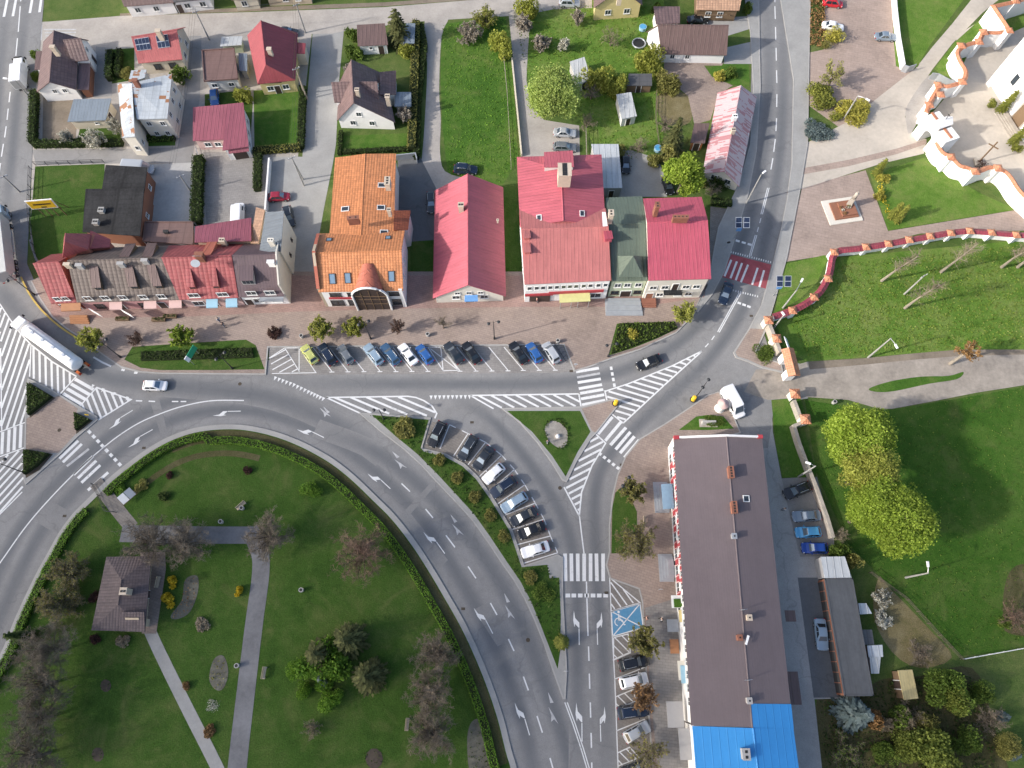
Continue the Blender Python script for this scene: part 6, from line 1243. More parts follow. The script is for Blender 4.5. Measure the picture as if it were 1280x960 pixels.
class Veg:
    @staticmethod
    def crown_leafy(rg, R_, Hc, n, size, clumps=26, flat=.75, fill=.5, up=.5):
        b = MB(); cs = []
        for i in range(clumps):
            d = rv(rg); d.z = abs(d.z) * 1.0 - .35 * rg.random(); k = rg.uniform(.45, .80)
            cs.append((Vector((d.x * R_ * k, d.y * R_ * k, d.z * R_ * flat * k)), R_ * rg.uniform(.20, .36)))
        for i in range(n):
            c, r = cs[rg.randrange(clumps)]; d = rv(rg); d.z = d.z * .8 + .15
            leafq(b, c + d * r * rg.uniform(fill, 1.08) + Vector((0, 0, Hc)), size * rg.uniform(.6, 1.3), rg, up)
        return b, cs
    @staticmethod
    def trunk(rg, h, r, tips, n=7):
        b = MB(); b.tube([(0, 0, -.15), (rg.uniform(-.05, .05) * h, rg.uniform(-.05, .05) * h, h * .5), (0, 0, h)], [r * 1.25, r * .85, r * .6], n)
        for t in tips:
            m = Vector((0, 0, h * .85)).lerp(Vector(t), .5) + Vector((0, 0, -.06 * (Vector(t)).length)) + rv(rg) * .15; b.tube([(0, 0, h * .8), m, t], [r * .5, r * .3, r * .1], 5)
        return b
    @staticmethod
    def bare(rg, R_, H_, h0, nb, depth, tw, spread=.75, buds=0, bs=.12, droop=0.0):
        tb = MB(); cb = MB(); r0 = H_ * .02 + .05; tb.tube([(0, 0, -.15), (rg.uniform(-.1, .1), rg.uniform(-.1, .1), h0 * .6), (0, 0, h0)], [r0 * 1.4, r0, r0 * .85], 7); up = H_ - h0
        n2, n3, n4 = {4: (9, 7, 5), 3: (8, 5, 3)}[depth]
        def shoot(p, d, L, r, seg, mb, n, cap=False):
            pts = [p]; c = Vector(d)
            for k in range(seg): c = (c + rv(rg) * .16 + Vector((0, 0, .05))).normalized(); pts.append(pts[-1] + c * (L / seg))
            mb.tube(pts, [max(r * (1 - .75 * k / seg), tw * .8) for k in range(seg + 1)], n, cap=False); return pts
        def at(pts, t): t *= len(pts) - 1; k = min(int(t), len(pts) - 2); return pts[k].lerp(pts[k + 1], t - k), (pts[k + 1] - pts[k]).normalized()
        for i in range(nb):
            a = 6.283 * (i + rg.uniform(-.35, .35)) / nb; e = rg.choice((.15, .45, .8, 1.2)) + rg.uniform(-.15, .15); L = R_ * rg.uniform(.74, .84) / max(math.cos(e), .8); L = min(L, up * 1.1 / max(math.sin(e), .35))
            P1 = shoot(Vector((0, 0, h0 * rg.uniform(.8, 1))), Vector((math.cos(a) * math.cos(e), math.sin(a) * math.cos(e), math.sin(e))), L, r0 * .5, 4, tb, 5)
            for j in range(n2):
                p, d = at(P1, .15 + .85 * (j + rg.random()) / n2); P2_ = shoot(p, (d * .7 + rv(rg) * .9).normalized(), R_ * rg.uniform(.18, .30), r0 * .16, 3, cb, 3)
                for k in range(n3):
                    p, d = at(P2_, .15 + .85 * (k + rg.random()) / n3); P3 = shoot(p, (d * .6 + rv(rg)).normalized(), R_ * rg.uniform(.10, .22), tw * 1.4, 2, cb, 3)
                    for _ in range(n4):
                        p, d = at(P3, rg.uniform(.2, 1)); q = p + (d * .5 + rv(rg)).normalized() * R_ * rg.uniform(.05, .11); cb.tube([p, q], [tw, tw * .6], 3, cap=False)
                    for _ in range(buds): p, d = at(P3, rg.uniform(.2, 1)); leafq(cb, p + rv(rg) * .12, bs * rg.uniform(.6, 1.3), rg, .4, .8, 1)
        return tb, cb
    @staticmethod
    def conifer(rg, R_, H_, n=26, size=.3, taper=1.0):
        b = MB()
        for k in range(n):
            z = H_ * (.08 + .9 * k / n); rr = R_ * (1 - k / n) ** taper + .08; nb = max(5, int(13 * (1 - .6 * k / n)))
            for j in range(nb):
                a = 6.283 * (j + rg.random() * .8) / nb + k; d = Vector((math.cos(a), math.sin(a), 0)); L = rr * rg.uniform(.75, 1.12)
                for q in range(max(2, int(L / size * 1.5))):
                    t = (q + rg.random()) / max(2, int(L / size * 1.5)); p = d * L * t + Vector((0, 0, z - .32 * L * t + rg.uniform(-.1, .1)))
                    e = Vector((-d.y, d.x, 0)); s = size * rg.uniform(.7, 1.25); wdt = s * .55
                    b.raw([p - d * s * .6, p + e * wdt + Vector((0, 0, -.1 * s)), p + d * s - Vector((0, 0, .35 * s)), p - e * wdt + Vector((0, 0, -.1 * s))], [(0, 1, 2, 3)])
        return b
def mpp(py): return CAMH / FPX / (SN + (py - 480) / FPX * CS)
def finish(t, x, y, h_at, z): 
    p = P2(x, y, h_at); t.location = (p.x, p.y, z); return t
MESHES = {}
def mesh_of(key, fn, mats):
    if key not in MESHES:
        b = fn(); o = b.build(key if isinstance(key, str) else key[0], mats, fix=False, uv=False); MESHES[key] = o.data; bpy.data.objects.remove(o)
    return MESHES[key]
def add(me, name, parent): 
    o = bpy.data.objects.new(name, me); COL.objects.link(o); o.parent = parent; return o
def leafy(label, x, y, rpx, h, mat='l_bright', group=None, v=0, z=ZS, name='leafy_tree', cat='tree', n=9000, size=.055, clumps=60, flat=.8, trunk='bark', up=1.1):
    r = rpx * mpp(y); rg = random.Random(v * 77 + n); hc = h - r * flat * .8
    t = thing(name, label, cat, group=group); t.scale = (1, 1, 1)
    key = ('crown', v, mat, n, size, clumps, flat)
    def mk():
        b, cs = Veg.crown_leafy(rg, 1, 0, n, size, clumps, flat, .5, up); MESHES[(key, 'c')] = cs; return b
    me = mesh_of(key, mk, M[mat]); o = add(me, 'crown', t); o.scale = (r, r, r); o.location = (0, 0, hc); o.rotation_euler = (0, 0, 0)
    cs = MESHES[(key, 'c')]; tips = [Vector((c.x * r, c.y * r, c.z * r + hc)) for c, _ in cs[:9]]
    tr = Veg.trunk(rg, max(.6, hc - r * .35), .05 + r * .045, tips); tr.build('trunk', M[trunk], t, fix=False)
    t.rotation_euler = (0, 0, (x * 7.3 + y * 3.1) % 6.28); return finish(t, x, y, hc + r * .2, z)
def bare(label, x, y, rpx, h, mat='twig', group=None, v=0, z=ZS, name='bare_tree', cat='tree', nb=9, depth=4, tw=.014, h0=None, buds=0, bmat='l_spring', bs=.12, spread=.75, trunk='bark', droop=0.0):
    r = rpx * mpp(y); rg = random.Random(v * 57 + nb); key = ('bare', v, mat, nb, depth, buds, bmat, round(r), round(h), bs)
    if key not in MESHES:
        tb, cb = Veg.bare(rg, round(r, 0) or 1, h, h0 or h * .35, nb, depth, tw, spread, buds, bs, droop)
        ob = tb.build('trunk', M[trunk], fix=False, uv=False); oc = cb.build('crown', [M[mat], M[bmat]], fix=False, uv=False); MESHES[key] = (ob.data, oc.data, round(r, 0) or 1); bpy.data.objects.remove(ob); bpy.data.objects.remove(oc)
    a, c, rr = MESHES[key]; t = thing(name, label, cat, group=group); add(a, 'trunk', t); add(c, 'crown', t); s = r / rr
    t.scale = (s, s, 1); t.rotation_euler = (0, 0, (x * 5.3 + y * 2.1) % 6.28); return finish(t, x, y, h * .55, z)
def conifer(label, x, y, rpx, h, mat='l_spruce', group=None, v=0, z=ZS, name='conifer_tree', cat='tree', n=26, size=.32, taper=1.0, lift=.45):
    r = rpx * mpp(y); rg = random.Random(v * 13 + 5); t = thing(name, label, cat, group=group); me = mesh_of(('conifer', v, mat, round(r, 1), round(h, 1), n, size, taper), lambda: Veg.conifer(rg, r, h, n, size, taper), M[mat]); add(me, 'crown', t)
    b = MB(); b.tube([(0, 0, -.15), (0, 0, h * .93)], [.06 + h * .014, .02], 6); b.build('trunk', M['bark'], t); t.rotation_euler = (0, 0, x % 6.28); return finish(t, x, y, h * lift, z)
def bush(label, x, y, rpx, h, mat='l_mid', group=None, v=0, z=ZS, name='bush', cat='bush', n=1500, size=.085, ry=None):
    n = int(n * 2.2); size *= .66
    r = rpx * mpp(y); rg = random.Random(v * 17 + 3); t = thing(name, label, cat, group=group); key = ('bush', v, mat, n, size)
    def mk():
        b = MB()
        cs = [(Vector((rg.uniform(-.55, .55), rg.uniform(-.55, .55), rg.uniform(.2, .6))), rg.uniform(.3, .5)) for _ in range(12)]
        for i in range(n):
            c, q = cs[rg.randrange(12)]; d = rv(rg); p = c + d * q * rg.uniform(.7, 1.05)
            if p.z < .03: p.z = .03 + rg.random() * .2
            leafq(b, p, size * rg.uniform(.5, 1.4), rg, .9)
        return b
    me = mesh_of(key, mk, M[mat]); o = add(me, 'foliage', t); o.scale = (r * 1.2, (ry * mpp(y) if ry else r) * 1.2, h * 1.05)
    s = MB()
    for i in range(5): a = i * 1.257; s.tube([(0, 0, -.05), (math.cos(a) * r * .4, math.sin(a) * r * .4, h * .55)], [.035, .015], 4)
    s.build('stem', M['bark'], t); 
    if not ry: t.rotation_euler = (0, 0, (x * 3.7) % 6.28)
    return finish(t, x, y, h * .45, z)
def hedge(label, pts, w, h, mat='l_dark', group=None, z=0, name='hedge', cat='hedge', dens=16, size=.16, closed=False):
    q = px(pts, 0); rg = random.Random(len(pts) + int(pts[0][0])); o = q[0]; t = thing(name, label, cat, (o.x, o.y, z), group=group); b = MB(); core = MB(); bot = [Vector((p.x - o.x, p.y - o.y)) for p in q]
    strip_mb(core, bot, w * .8, 0, h * .86)
    L = sum((c - a).length for a, c in zip(bot, bot[1:])); per = w + 2 * h
    for i in range(int(L * per * dens)):
        s = rg.random() * L; k = 0
        while k < len(bot) - 2 and s > (bot[k + 1] - bot[k]).length: s -= (bot[k + 1] - bot[k]).length; k += 1
        d = (bot[k + 1] - bot[k]).normalized(); p = bot[k] + d * s; nn = Vector((-d.y, d.x)); u = rg.random() * per
        if u < w: pp = (p + nn * (u - w / 2)); zz = h + rg.uniform(-.12, .10)
        else: sg = 1 if u < w + h else -1; pp = p + nn * sg * (w / 2 + rg.uniform(-.1, .06)); zz = rg.random() * h
        leafq(b, Vector((pp.x, pp.y, zz)), size * rg.uniform(.6, 1.3), rg, .5)
    b.build('foliage', M[mat], t, fix=False, uv=False); core.build('stems', M['l_core'], t, fix=False, uv=False); return t
M['l_core'] = plain('hedge_core', (.022, .03, .012, 1), .9, .1)
def bed(label, pts, h, mat='l_dark', z=ZS, name='ground_cover', dens=14, size=.18, kind='stuff', group=None, cat=None):
    q = px(pts); rg = random.Random(int(pts[0][0] * 3)); xs = [p.x for p in q]; ys = [p.y for p in q]; b = MB()
    def inside(p):
        c = False
        for i in range(len(q)):
            a, d = q[i], q[i - 1]
            if (a.y > p[1]) != (d.y > p[1]) and p[0] < (d.x - a.x) * (p[1] - a.y) / (d.y - a.y) + a.x: c = not c
        return c
    A = (max(xs) - min(xs)) * (max(ys) - min(ys))
    for i in range(int(A * dens)):
        p = (rg.uniform(min(xs), max(xs)), rg.uniform(min(ys), max(ys)))
        if inside(p): leafq(b, Vector((p[0], p[1], z + rg.random() ** .6 * h)), size * rg.uniform(.6, 1.3), rg, .7)
    if kind != 'stuff': b.prism(q, z - .05, z + h * .7, 1)
    o = b.build(name, [M[mat], M['l_core']], fix=False, uv=False)
    if kind == 'stuff': tag(o, label, cat or 'plants', None, 'stuff')
    else: tag(o, label, cat or 'hedge', group)
    return o
# --- promenade trees
G = 'small trees along the promenade'
bare('yellow green budding tree nearest to the tanker lorry', 111, 423, 17, 4.6, 'twig', G, 1, nb=17, depth=3, buds=6, bs=.12, name='street_tree')
bare('bright green budding tree on the promenade lawn left of the green sign', 225, 420, 17, 4.6, 'twig', G, 2, nb=17, depth=3, buds=8, bmat='l_bright', bs=.12, name='street_tree')
bare('budding round tree above the striped left end of the parking row', 400, 410, 17, 4.4, 'twig', G, 3, nb=17, depth=3, buds=6, bs=.12, name='street_tree')
bare('budding round tree just left of the dark lamp post, before the orange roofed building', 441, 408, 15, 4.2, 'twig', G, 1, nb=17, depth=3, buds=7, bs=.12, name='street_tree')
bare('reddish brown leafless tree right of the orange roofed building entrance', 497, 408, 11, 4.0, 'twig_red', G, 4, nb=17, depth=3, buds=1, bmat='l_purple', name='street_tree')
bare('grey leafless tree in front of the red gable hall', 553, 403, 12, 4.4, 'twig', G, 5, nb=9, depth=3, name='street_tree')
bare('half budding tree beside the cream corner house', 856, 391, 17, 5.0, 'twig', G, 6, nb=17, depth=3, buds=5, bs=.12, name='street_tree')
bare('low reddish bush with bare twigs on the promenade left of the lawn tree', 170, 424, 12, 1.8, 'twig_red', None, 7, nb=12, depth=3, h0=.3, name='bush', cat='bush', buds=1, bmat='l_purple')
bare('small reddish bush at the left end of the parking row', 342, 416, 9, 1.6, 'twig_red', None, 8, nb=12, depth=3, h0=.3, name='bush', cat='bush', buds=2, bmat='l_purple')
G = 'trees in front of the long building'
bare('budding tree beside the dark lamp at the north lawn patch', 793, 613, 18, 5.5, 'twig_tan', G, 9, nb=16, depth=3, buds=6, bs=.11, bmat='l_olive', name='street_tree')
bare('largest olive budding tree in front of the long building', 798, 677, 31, 8.0, 'twig_tan', G, 10, nb=15, depth=4, buds=6, bs=.10, bmat='l_olive', name='street_tree')
bare('olive budding tree overhanging the blue painted bay', 806, 801, 23, 6.5, 'twig_tan', G, 11, nb=17, depth=3, buds=5, bs=.16, bmat='l_olive', name='street_tree')
bare('reddish leafless tree between the white car and a black suv', 806, 871, 19, 5.5, 'twig_red', G, 12, nb=17, depth=3, buds=2, bs=.14, bmat='l_rust', name='street_tree')
bare('dark leafless tree over the bottom right parking bays', 812, 942, 26, 6.5, 'twig_tan', G, 13, nb=12, depth=4, buds=1, bs=.14, bmat='l_olive', name='street_tree')
# --- park
G = 'bare trees of the park'
for i, (x, y, r, lb) in enumerate([(184, 676, 36, 'bare grey tree at the park path just above the pavilion, left of its twin'), (229, 677, 35, 'bare grey tree over the park path right of the pavilion'), (333, 670, 34, 'bare tree where the park path bends'), (453, 690, 40, 'reddish bare tree standing alone near the inner road of the roundabout'), (545, 818, 33, 'uppermost bare tree of the three beside the park hedge'), (537, 868, 35, 'middle bare tree of the three beside the park hedge'), (540, 918, 36, 'lowest bare tree of the three beside the park hedge'),
                                 (58, 812, 40, 'bare tree by the left park hedge, just below the yellow green shrubs'), (50, 853, 40, 'second bare tree below the yellow green shrubs on the left park side'), (44, 898, 40, 'third bare tree below the yellow green shrubs on the left park side'), (40, 945, 42, 'bare tree in the bottom left corner of the park')]):
    bare(lb, x, y, r, 7.5, 'twig_red' if i == 3 else 'twig', G, 20 + i % 4, nb=19, depth=4, tw=.015)
G = 'park shrubs'
for x, y, r, lb in ((88, 716, 30, 'olive yellow budding shrub left of the pavilion roof'), (72, 757, 30, 'olive yellow budding shrub at the left park hedge below the other olive one')): bare(lb, x, y, r, 3.4, 'twig_tan', G, 33 + y % 2, nb=20, depth=4, h0=.5, buds=3, bmat='l_olive', bs=.11, name='bush', cat='bush')
bush('small bright green shrub alone in the upper right of the park', 388, 612, 12, 1.8, 'l_park', G, 3, n=700)
for x, y, r, lb in ((298, 739, 5.5, 'small yellow forsythia right of the curved pebble bed'), (215, 728, 7, 'yellow forsythia beside the pavilion court, the upper of two'), (210, 751, 9, 'larger yellow forsythia beside the pavilion court, below the other')): bush(lb, x, y, r, 1.2, 'l_yellow', 'yellow forsythias', 4, n=420, size=.17, name='forsythia')
conifer('dark pine at the top of the park thicket', 432, 800, 23, 7.5, 'l_spruce', 'conifers of the park thicket', 1, lift=.6, n=20, size=.42, taper=.6); conifer('dark pine at the left of the park thicket', 396, 818, 22, 7.0, 'l_spruce', 'conifers of the park thicket', 2, lift=.6, n=20, size=.42, taper=.6); conifer('dark rounded pine standing right of the park thicket', 457, 846, 23, 7.5, 'l_spruce', 'conifers of the park thicket', 3, lift=.6, n=22, size=.42, taper=.6)
conifer('little blue grey spruce in the middle of the park thicket', 402, 849, 9, 3.0, 'l_blue', None, 4, n=14, size=.25)
G = 'light green shrubs of the park thicket'
bush('light green shrub in the centre of the park thicket', 408, 830, 27, 4.6, 'l_park', G, 5, n=1500, size=.085); bush('light green shrub at the left edge of the park thicket', 371, 836, 11, 3.0, 'l_park', G, 6, n=800); bush('bright green shrub low on the left of the park thicket', 378, 862, 11, 2.6, 'l_park', G, 7, n=800); bush('bright green shrub at the bottom of the park thicket', 412, 876, 14, 2.8, 'l_park', G, 3, n=900)
bare('grey twiggy shrub below the park thicket', 390, 911, 14, 2.2, 'twig_tan', None, 30, nb=14, depth=3, h0=.3, name='bush', cat='bush')
for i, (x, y, r, m_, lb) in enumerate([(177, 608, 9, 'l_olive', 'rounded olive shrub behind the park notice board'), (206, 619, 7, 'l_dark', 'small dark green shrub on the lawn right of the notice board'), (212, 594, 5, 'l_purple', 'tiny reddish shrub above the dark green one in the park'), (309, 588, 6, 'l_purple', 'tiny reddish shrub near the top middle of the park'), (118, 745, 7, 'l_purple', 'reddish low shrub against the west side of the pavilion'), (119, 799, 7, 'l_purple', 'reddish low shrub at the pavilion south west corner'), (153, 802, 9, 'twig_tan', 'greyish low shrub south of the pavilion'), (232, 857, 5, 'l_rust', 'small rusty shrub halfway down the slanting park path'), (262, 914, 8, 'l_rust', 'rusty shrub low beside the slanting park path'), (152, 612, 8, 'l_park', 'green shrub at the end of the hedge by the park entrance'), (255, 780, 9, 'twig_tan', 'pale grey shrub below the curved pebble bed')]):
    bush(lb, x, y, r, .8, m_, 'low park shrubs', 10 + i % 3, n=350, size=.16)
bush('white flowering cushion beside the main park path', 266, 883, 8, .35, 'l_white', None, 14, n=160, size=.09, name='flower_cushion', cat='flowers')
hp = cr(px(PARK), 3)
def inner(pts, d): return offset_line(pts, -d)
def px_hedge(label, world, w, h, mat, z, **k):
    t = thing('hedge', label, 'hedge', (world[0].x, world[0].y, z), group=k.get('group')); b = MB(); core = MB(); o = world[0]; bot = [Vector((p.x - o.x, p.y - o.y)) for p in world]; rg = random.Random(len(world)); strip_mb(core, bot, w * .8, 0, h * .86); L = sum((c - a).length for a, c in zip(bot, bot[1:])); per = w + 2 * h
    for i in range(int(L * per * k.get('dens', 42))):
        s = rg.random() * L; j = 0
        while j < len(bot) - 2 and s > (bot[j + 1] - bot[j]).length: s -= (bot[j + 1] - bot[j]).length; j += 1
        d = (bot[j + 1] - bot[j]).normalized(); p = bot[j] + d * s; nn = Vector((-d.y, d.x)); u = rg.random() * per
        if u < w: pp = p + nn * (u - w / 2); zz = h + rg.uniform(-.06, .06)
        else: sg = 1 if u < w + h else -1; pp = p + nn * sg * (w / 2 + rg.uniform(-.08, .05)); zz = rg.random() * h
        leafq(b, Vector((pp.x, pp.y, zz)), .10 * rg.uniform(.6, 1.3), rg, 1.6)
    b.build('foliage', M[mat], t, fix=False, uv=False); core.build('stems', M['l_core'], t, fix=False, uv=False); return t
M['l_hedge'] = leaf_mat('leaf_hedge', (.15, .29, .03, 1), .25, (.20, .36, .05, 1), .35)
EI = 8  # entrance gap in the boundary list
hw = [Vector(p) for p in px(PARK)]
left = cr(hw[1:9], 4); right = cr(hw[9:], 4)
px_hedge('clipped green hedge along the left park edge up to the entrance path', inner(left, 1.6)[:-2], 1.2, .8, 'l_hedge', ZS, group='park boundary hedges')
px_hedge('long curving bright green hedge inside the roundabout road right of the entrance path', inner(right[:24], 1.9) + inner(right[24:], 2.9), 1.15, .8, 'l_hedge', ZS, group='park boundary hedges')
conifer('dark columnar thuja at the left edge beside the park hedge', 20, 795, 8, 7, 'l_dark', None, 24, ZS, 'thuja', 'tree', 26, .3, .5, .6)
for k, (pts, m_) in enumerate((([(232, 725), (247, 720), (248, 740), (238, 765), (222, 774), (214, 770), (228, 750)], 'l_rust'), ([(268, 824), (280, 820), (286, 840), (280, 860), (270, 862), (262, 848)], 'l_olive'), ([(588, 905), (600, 900), (612, 930), (618, 965), (590, 970), (584, 930)], 'l_dark'), ([(127, 850), (138, 850), (140, 862), (128, 864)], 'l_dark'), ([(116, 936), (129, 936), (130, 950), (117, 950)], 'l_dark'), ([(455, 938), (480, 938), (480, 956), (456, 956)], 'l_dark'))):
    bed('low plants in a stone edged flower bed of the park', pts, .25, m_, ZS + .03, 'bed_plants', dens=6, size=.13)
# --- islands
G = 'clipped shrubs of the planted island'
for i, (x, y, r, lb) in enumerate([(506, 535, 14, 'spreading yellow green shrub in the planted island tip by the lamp'), (549, 575, 8, 'first clipped ball shrub below the island tip, nearest the black suv'), (572, 597, 8, 'clipped ball shrub beside the dark estate and dark saloon of the curved bays'), (594, 621, 8, 'clipped ball shrub beside the white hatchback of the curved bays'), (613, 644, 8, 'clipped ball shrub beside the pale blue estate of the curved bays'), (630, 670, 8, 'clipped ball shrub beside the black saloon of the curved bays'), (663, 722, 9, 'clipped ball shrub just left of the zebra crossing corner')]):
    bush(lb, x, y, r, 1.1 if i else 1.5, 'l_olive', G, 20, n=650, size=.14)
bush('dark green spreading shrub below the last clipped ball of the planted island', 680, 742, 13, 1.0, 'l_mid', None, 21, n=800); conifer('dark juniper at the pointed lower end of the planted island', 702, 803, 10, 3.4, 'l_thuja', None, 7, n=18, size=.28, lift=.4, name='juniper', cat='shrub')
bed('dark low ground cover filling the planted island beside the curved bays', [(462, 520), (535, 526), (526, 562), (556, 571), (595, 600), (625, 645), (652, 709), (684, 707), (698, 724), (700, 800), (690, 815), (676, 782), (650, 726), (612, 670), (570, 618), (522, 568), (480, 532)], .3, 'l_dark', ZS, dens=5)
for k, (pts, lb) in enumerate([([(37, 480), (67, 497), (38, 520)], 'dark clipped hedge triangle at the top of the pink island by the tanker'), ([(96, 517), (114, 526), (97, 539)], 'small dark hedge triangle at the right tip of the pink island'), ([(33, 563), (64, 568), (50, 582), (33, 594)], 'dark clipped hedge triangle at the bottom of the pink island')]):
    bed(lb, pts, 1.0, 'l_dark', ZS, 'hedge', 60, .17, 'thing', 'hedges on the pink traffic island')
bed('low dark hedge strip along the middle of the promenade lawn', [(178, 441), (316, 436), (318, 448), (178, 452)], .6, 'l_dark', ZS, 'hedge', 30, .18, 'thing')
bed('dark green ivy mass of the planted wedge right of the parking row', [(773, 406), (842, 404), (845, 411), (818, 423), (790, 434), (764, 443)], .7, 'l_mid', ZS, 'hedge', 32, .2, 'thing')
bush('small yellow flowering shrub in the planted wedge right of the parking row', 790, 418, 7, 1.3, 'l_gold', None, 22, n=260, size=.16)
bed('ring of dark plants round the oval pebble bed', [(678, 540), (684, 526), (700, 523), (712, 537), (711, 556), (702, 565), (692, 562), (709, 552), (707, 537), (698, 528), (688, 528), (682, 537), (686, 552), (682, 552)], .3, 'l_dark', ZS, dens=22, size=.15)
bush('green clipped shrub on the small lawn at the north end of the long building', 893, 527, 12, 1.1, 'l_mid', None, 23, n=800, ry=8)
bush('spreading green shrub at the corner beside the broken gate wall', 955, 441, 13, 1.1, 'l_mid', None, 24, n=900, z=.02, ry=14)
# --- gardens
leafy('big pale green willow behind the two gravel parked cars', 692, 112, 37, 9.5, 'l_willow', None, 1, 0, 'willow_tree', n=20000, size=.031, clumps=100, up=1.5)
leafy('dense bright green round tree left of the faded roof house', 856, 214, 28, 8.5, 'l_bright', None, 2, 0, n=9000, size=.055)
leafy('bright green bush joined below the dark spruce of the faded roof house', 836, 190, 12, 5, 'l_olive', None, 3, 0, n=1500, size=.12, clumps=18)
conifer('dark spruce beside the orange walled shed', 845, 166, 17, 10, 'l_spruce', None, 11, 0, n=26, size=.4, lift=.55, name='spruce_tree')
conifer('tall dark pine beside the white outbuilding near the street', 496, 30, 17, 9, 'l_spruce', None, 12, 0, n=22, size=.42, lift=.55, taper=.6, name='pine_tree')
G = 'garden shrubs and small trees in leaf'
for i, (x, y, r, h, m_, lb) in enumerate([(750, 98, 20, 4.5, 'l_spring', 'yellow green tall thicket between the willow shed and the wooden slat shed'), (770, 108, 14, 3.8, 'l_spring', 'yellow green thicket left of the wooden slat shed'), (812, 78, 18, 4.5, 'l_spring', 'yellow green tree beside the white wall of the brown L-shaped house'), (835, 104, 16, 4, 'l_olive', 'olive tree right of the wooden slat shed'), (660, 10, 14, 4, 'l_spring', 'yellow green bush at the top left corner of the garden'), (900, 95, 8, 1.4, 'l_gold', 'golden shrub on the lawn wedge below the brown L-shaped house'), (914, 92, 8, 1.6, 'l_mid', 'dark green shrub right of the golden shrub on the lawn wedge'), (935, 10, 6, 2.5, 'l_mid', 'green shrub beside the main road at the top of the gardens'), (625, 56, 16, 4.5, 'l_spring', 'yellow green tree at the fence of the long lawn'), (226, 94, 11, 3, 'l_mid', 'dark green shrub between red solar roof and patchy metal roof'), (158, 92, 8, 2, 'l_olive', 'olive shrub left of the patchy metal roofed house'), (303, 118, 12, 2.5, 'l_spring', 'yellow green shrub between plum roof and flat brown roof'), (441, 43, 9, 2.5, 'l_mid', 'dark bush left of the white outbuilding'), (443, 66, 11, 2.5, 'l_mid', 'green bush below the white outbuilding'), (509, 63, 10, 2.5, 'l_spring', 'pale green bush below the pale blue metal shed'), (45, 68, 7, 2, 'l_mid', 'green bush between main road and the dark brown roof'), (45, 96, 6, 2, 'l_mid', 'small green bush by the main road south of the other green bush'), (214, 166, 5, 1.6, 'l_gold', 'golden bush at the south east foot of the patchy roof house'), (818, 200, 9, 2.2, 'l_olive', 'olive bush at the edge of the grey yard'), (900, 226, 14, 2.5, 'l_dark', 'dark evergreen bush below the faded roof house'), (873, 227, 9, 2.5, 'l_olive', 'olive bush under the bright green round tree'), (770, 190, 12, 1.5, 'l_olive', 'low olive growth beside the metal garage'), (820, 10, 6, 2, 'l_mid', 'dark shrub right of the yellow gabled house')]):
    bush(lb, x, y, r, h, m_, G, 30 + i % 4, 0, n=1300 if r > 12 else 700, size=.09 if r > 12 else .13)
G = 'blossoming garden trees'
for i, (x, y, r, lb) in enumerate([(588, 40, 19, 'pale blossoming tree at the top of the long lawn'), (606, 20, 18, 'pale green blossoming tree at the street end of the long lawn'), (676, 50, 14, 'greyish blossoming tree right of the gravel lane'), (705, 57, 9, 'white blossoming little tree above the willow'), (655, 30, 12, 'blush blossoming tree near the top of the gravel lane'), (722, 22, 10, 'pale blossoming tree left of the yellow gabled house'), (505, 140, 13, 'pale twiggy blossoming tree right of the white cross-gabled house'), (116, 172, 16, 'white blossoming shrub in front of the small cream garage'), (83, 173, 10, 'small white blossoming shrub at the corner of the dark hedge'), (143, 158, 10, 'white blossoming shrub between the cream garage and patchy roof house'), (437, 85, 9, 'blush shrub on the north west side of the white cross-gabled house')]):
    bare(lb, x, y, r, 4.2 if r > 12 else 2.4, 'twig_tan', G, 40 + i % 3, 0, 'blossom_tree', nb=17, depth=3, buds=4 if r > 11 else 3, bmat='l_white' if i in (3, 7, 8, 9) else ('l_spring' if i == 1 else 'l_blush'), bs=.14, h0=.8)
G = 'leafless garden trees'
for i, (x, y, r, lb) in enumerate([(740, 112, 15, 'dark leafless tree between the willow and the olive thicket'), (735, 148, 13, 'leafless fruit tree beside the wooden post right of the willow'), (765, 45, 16, 'pale leafless tree in front of the yellow gabled house'), (833, 150, 14, 'leafless tree on the bare earth left of the orange walled shed'), (800, 178, 14, 'leafless tree on the lawn below the lone pale shed'), (893, 235, 12, 'leafless shrub at the end wall of the faded roof house'), (452, 200, 8, 'leafless shrub by the orange roof ridge')][:6]):
    bare(lb, x, y, r, 4.5, 'twig' if i in (0, 3) else 'twig_tan', G, 50 + i % 3, 0, nb=9, depth=3, h0=.9)
G = 'garden hedges'
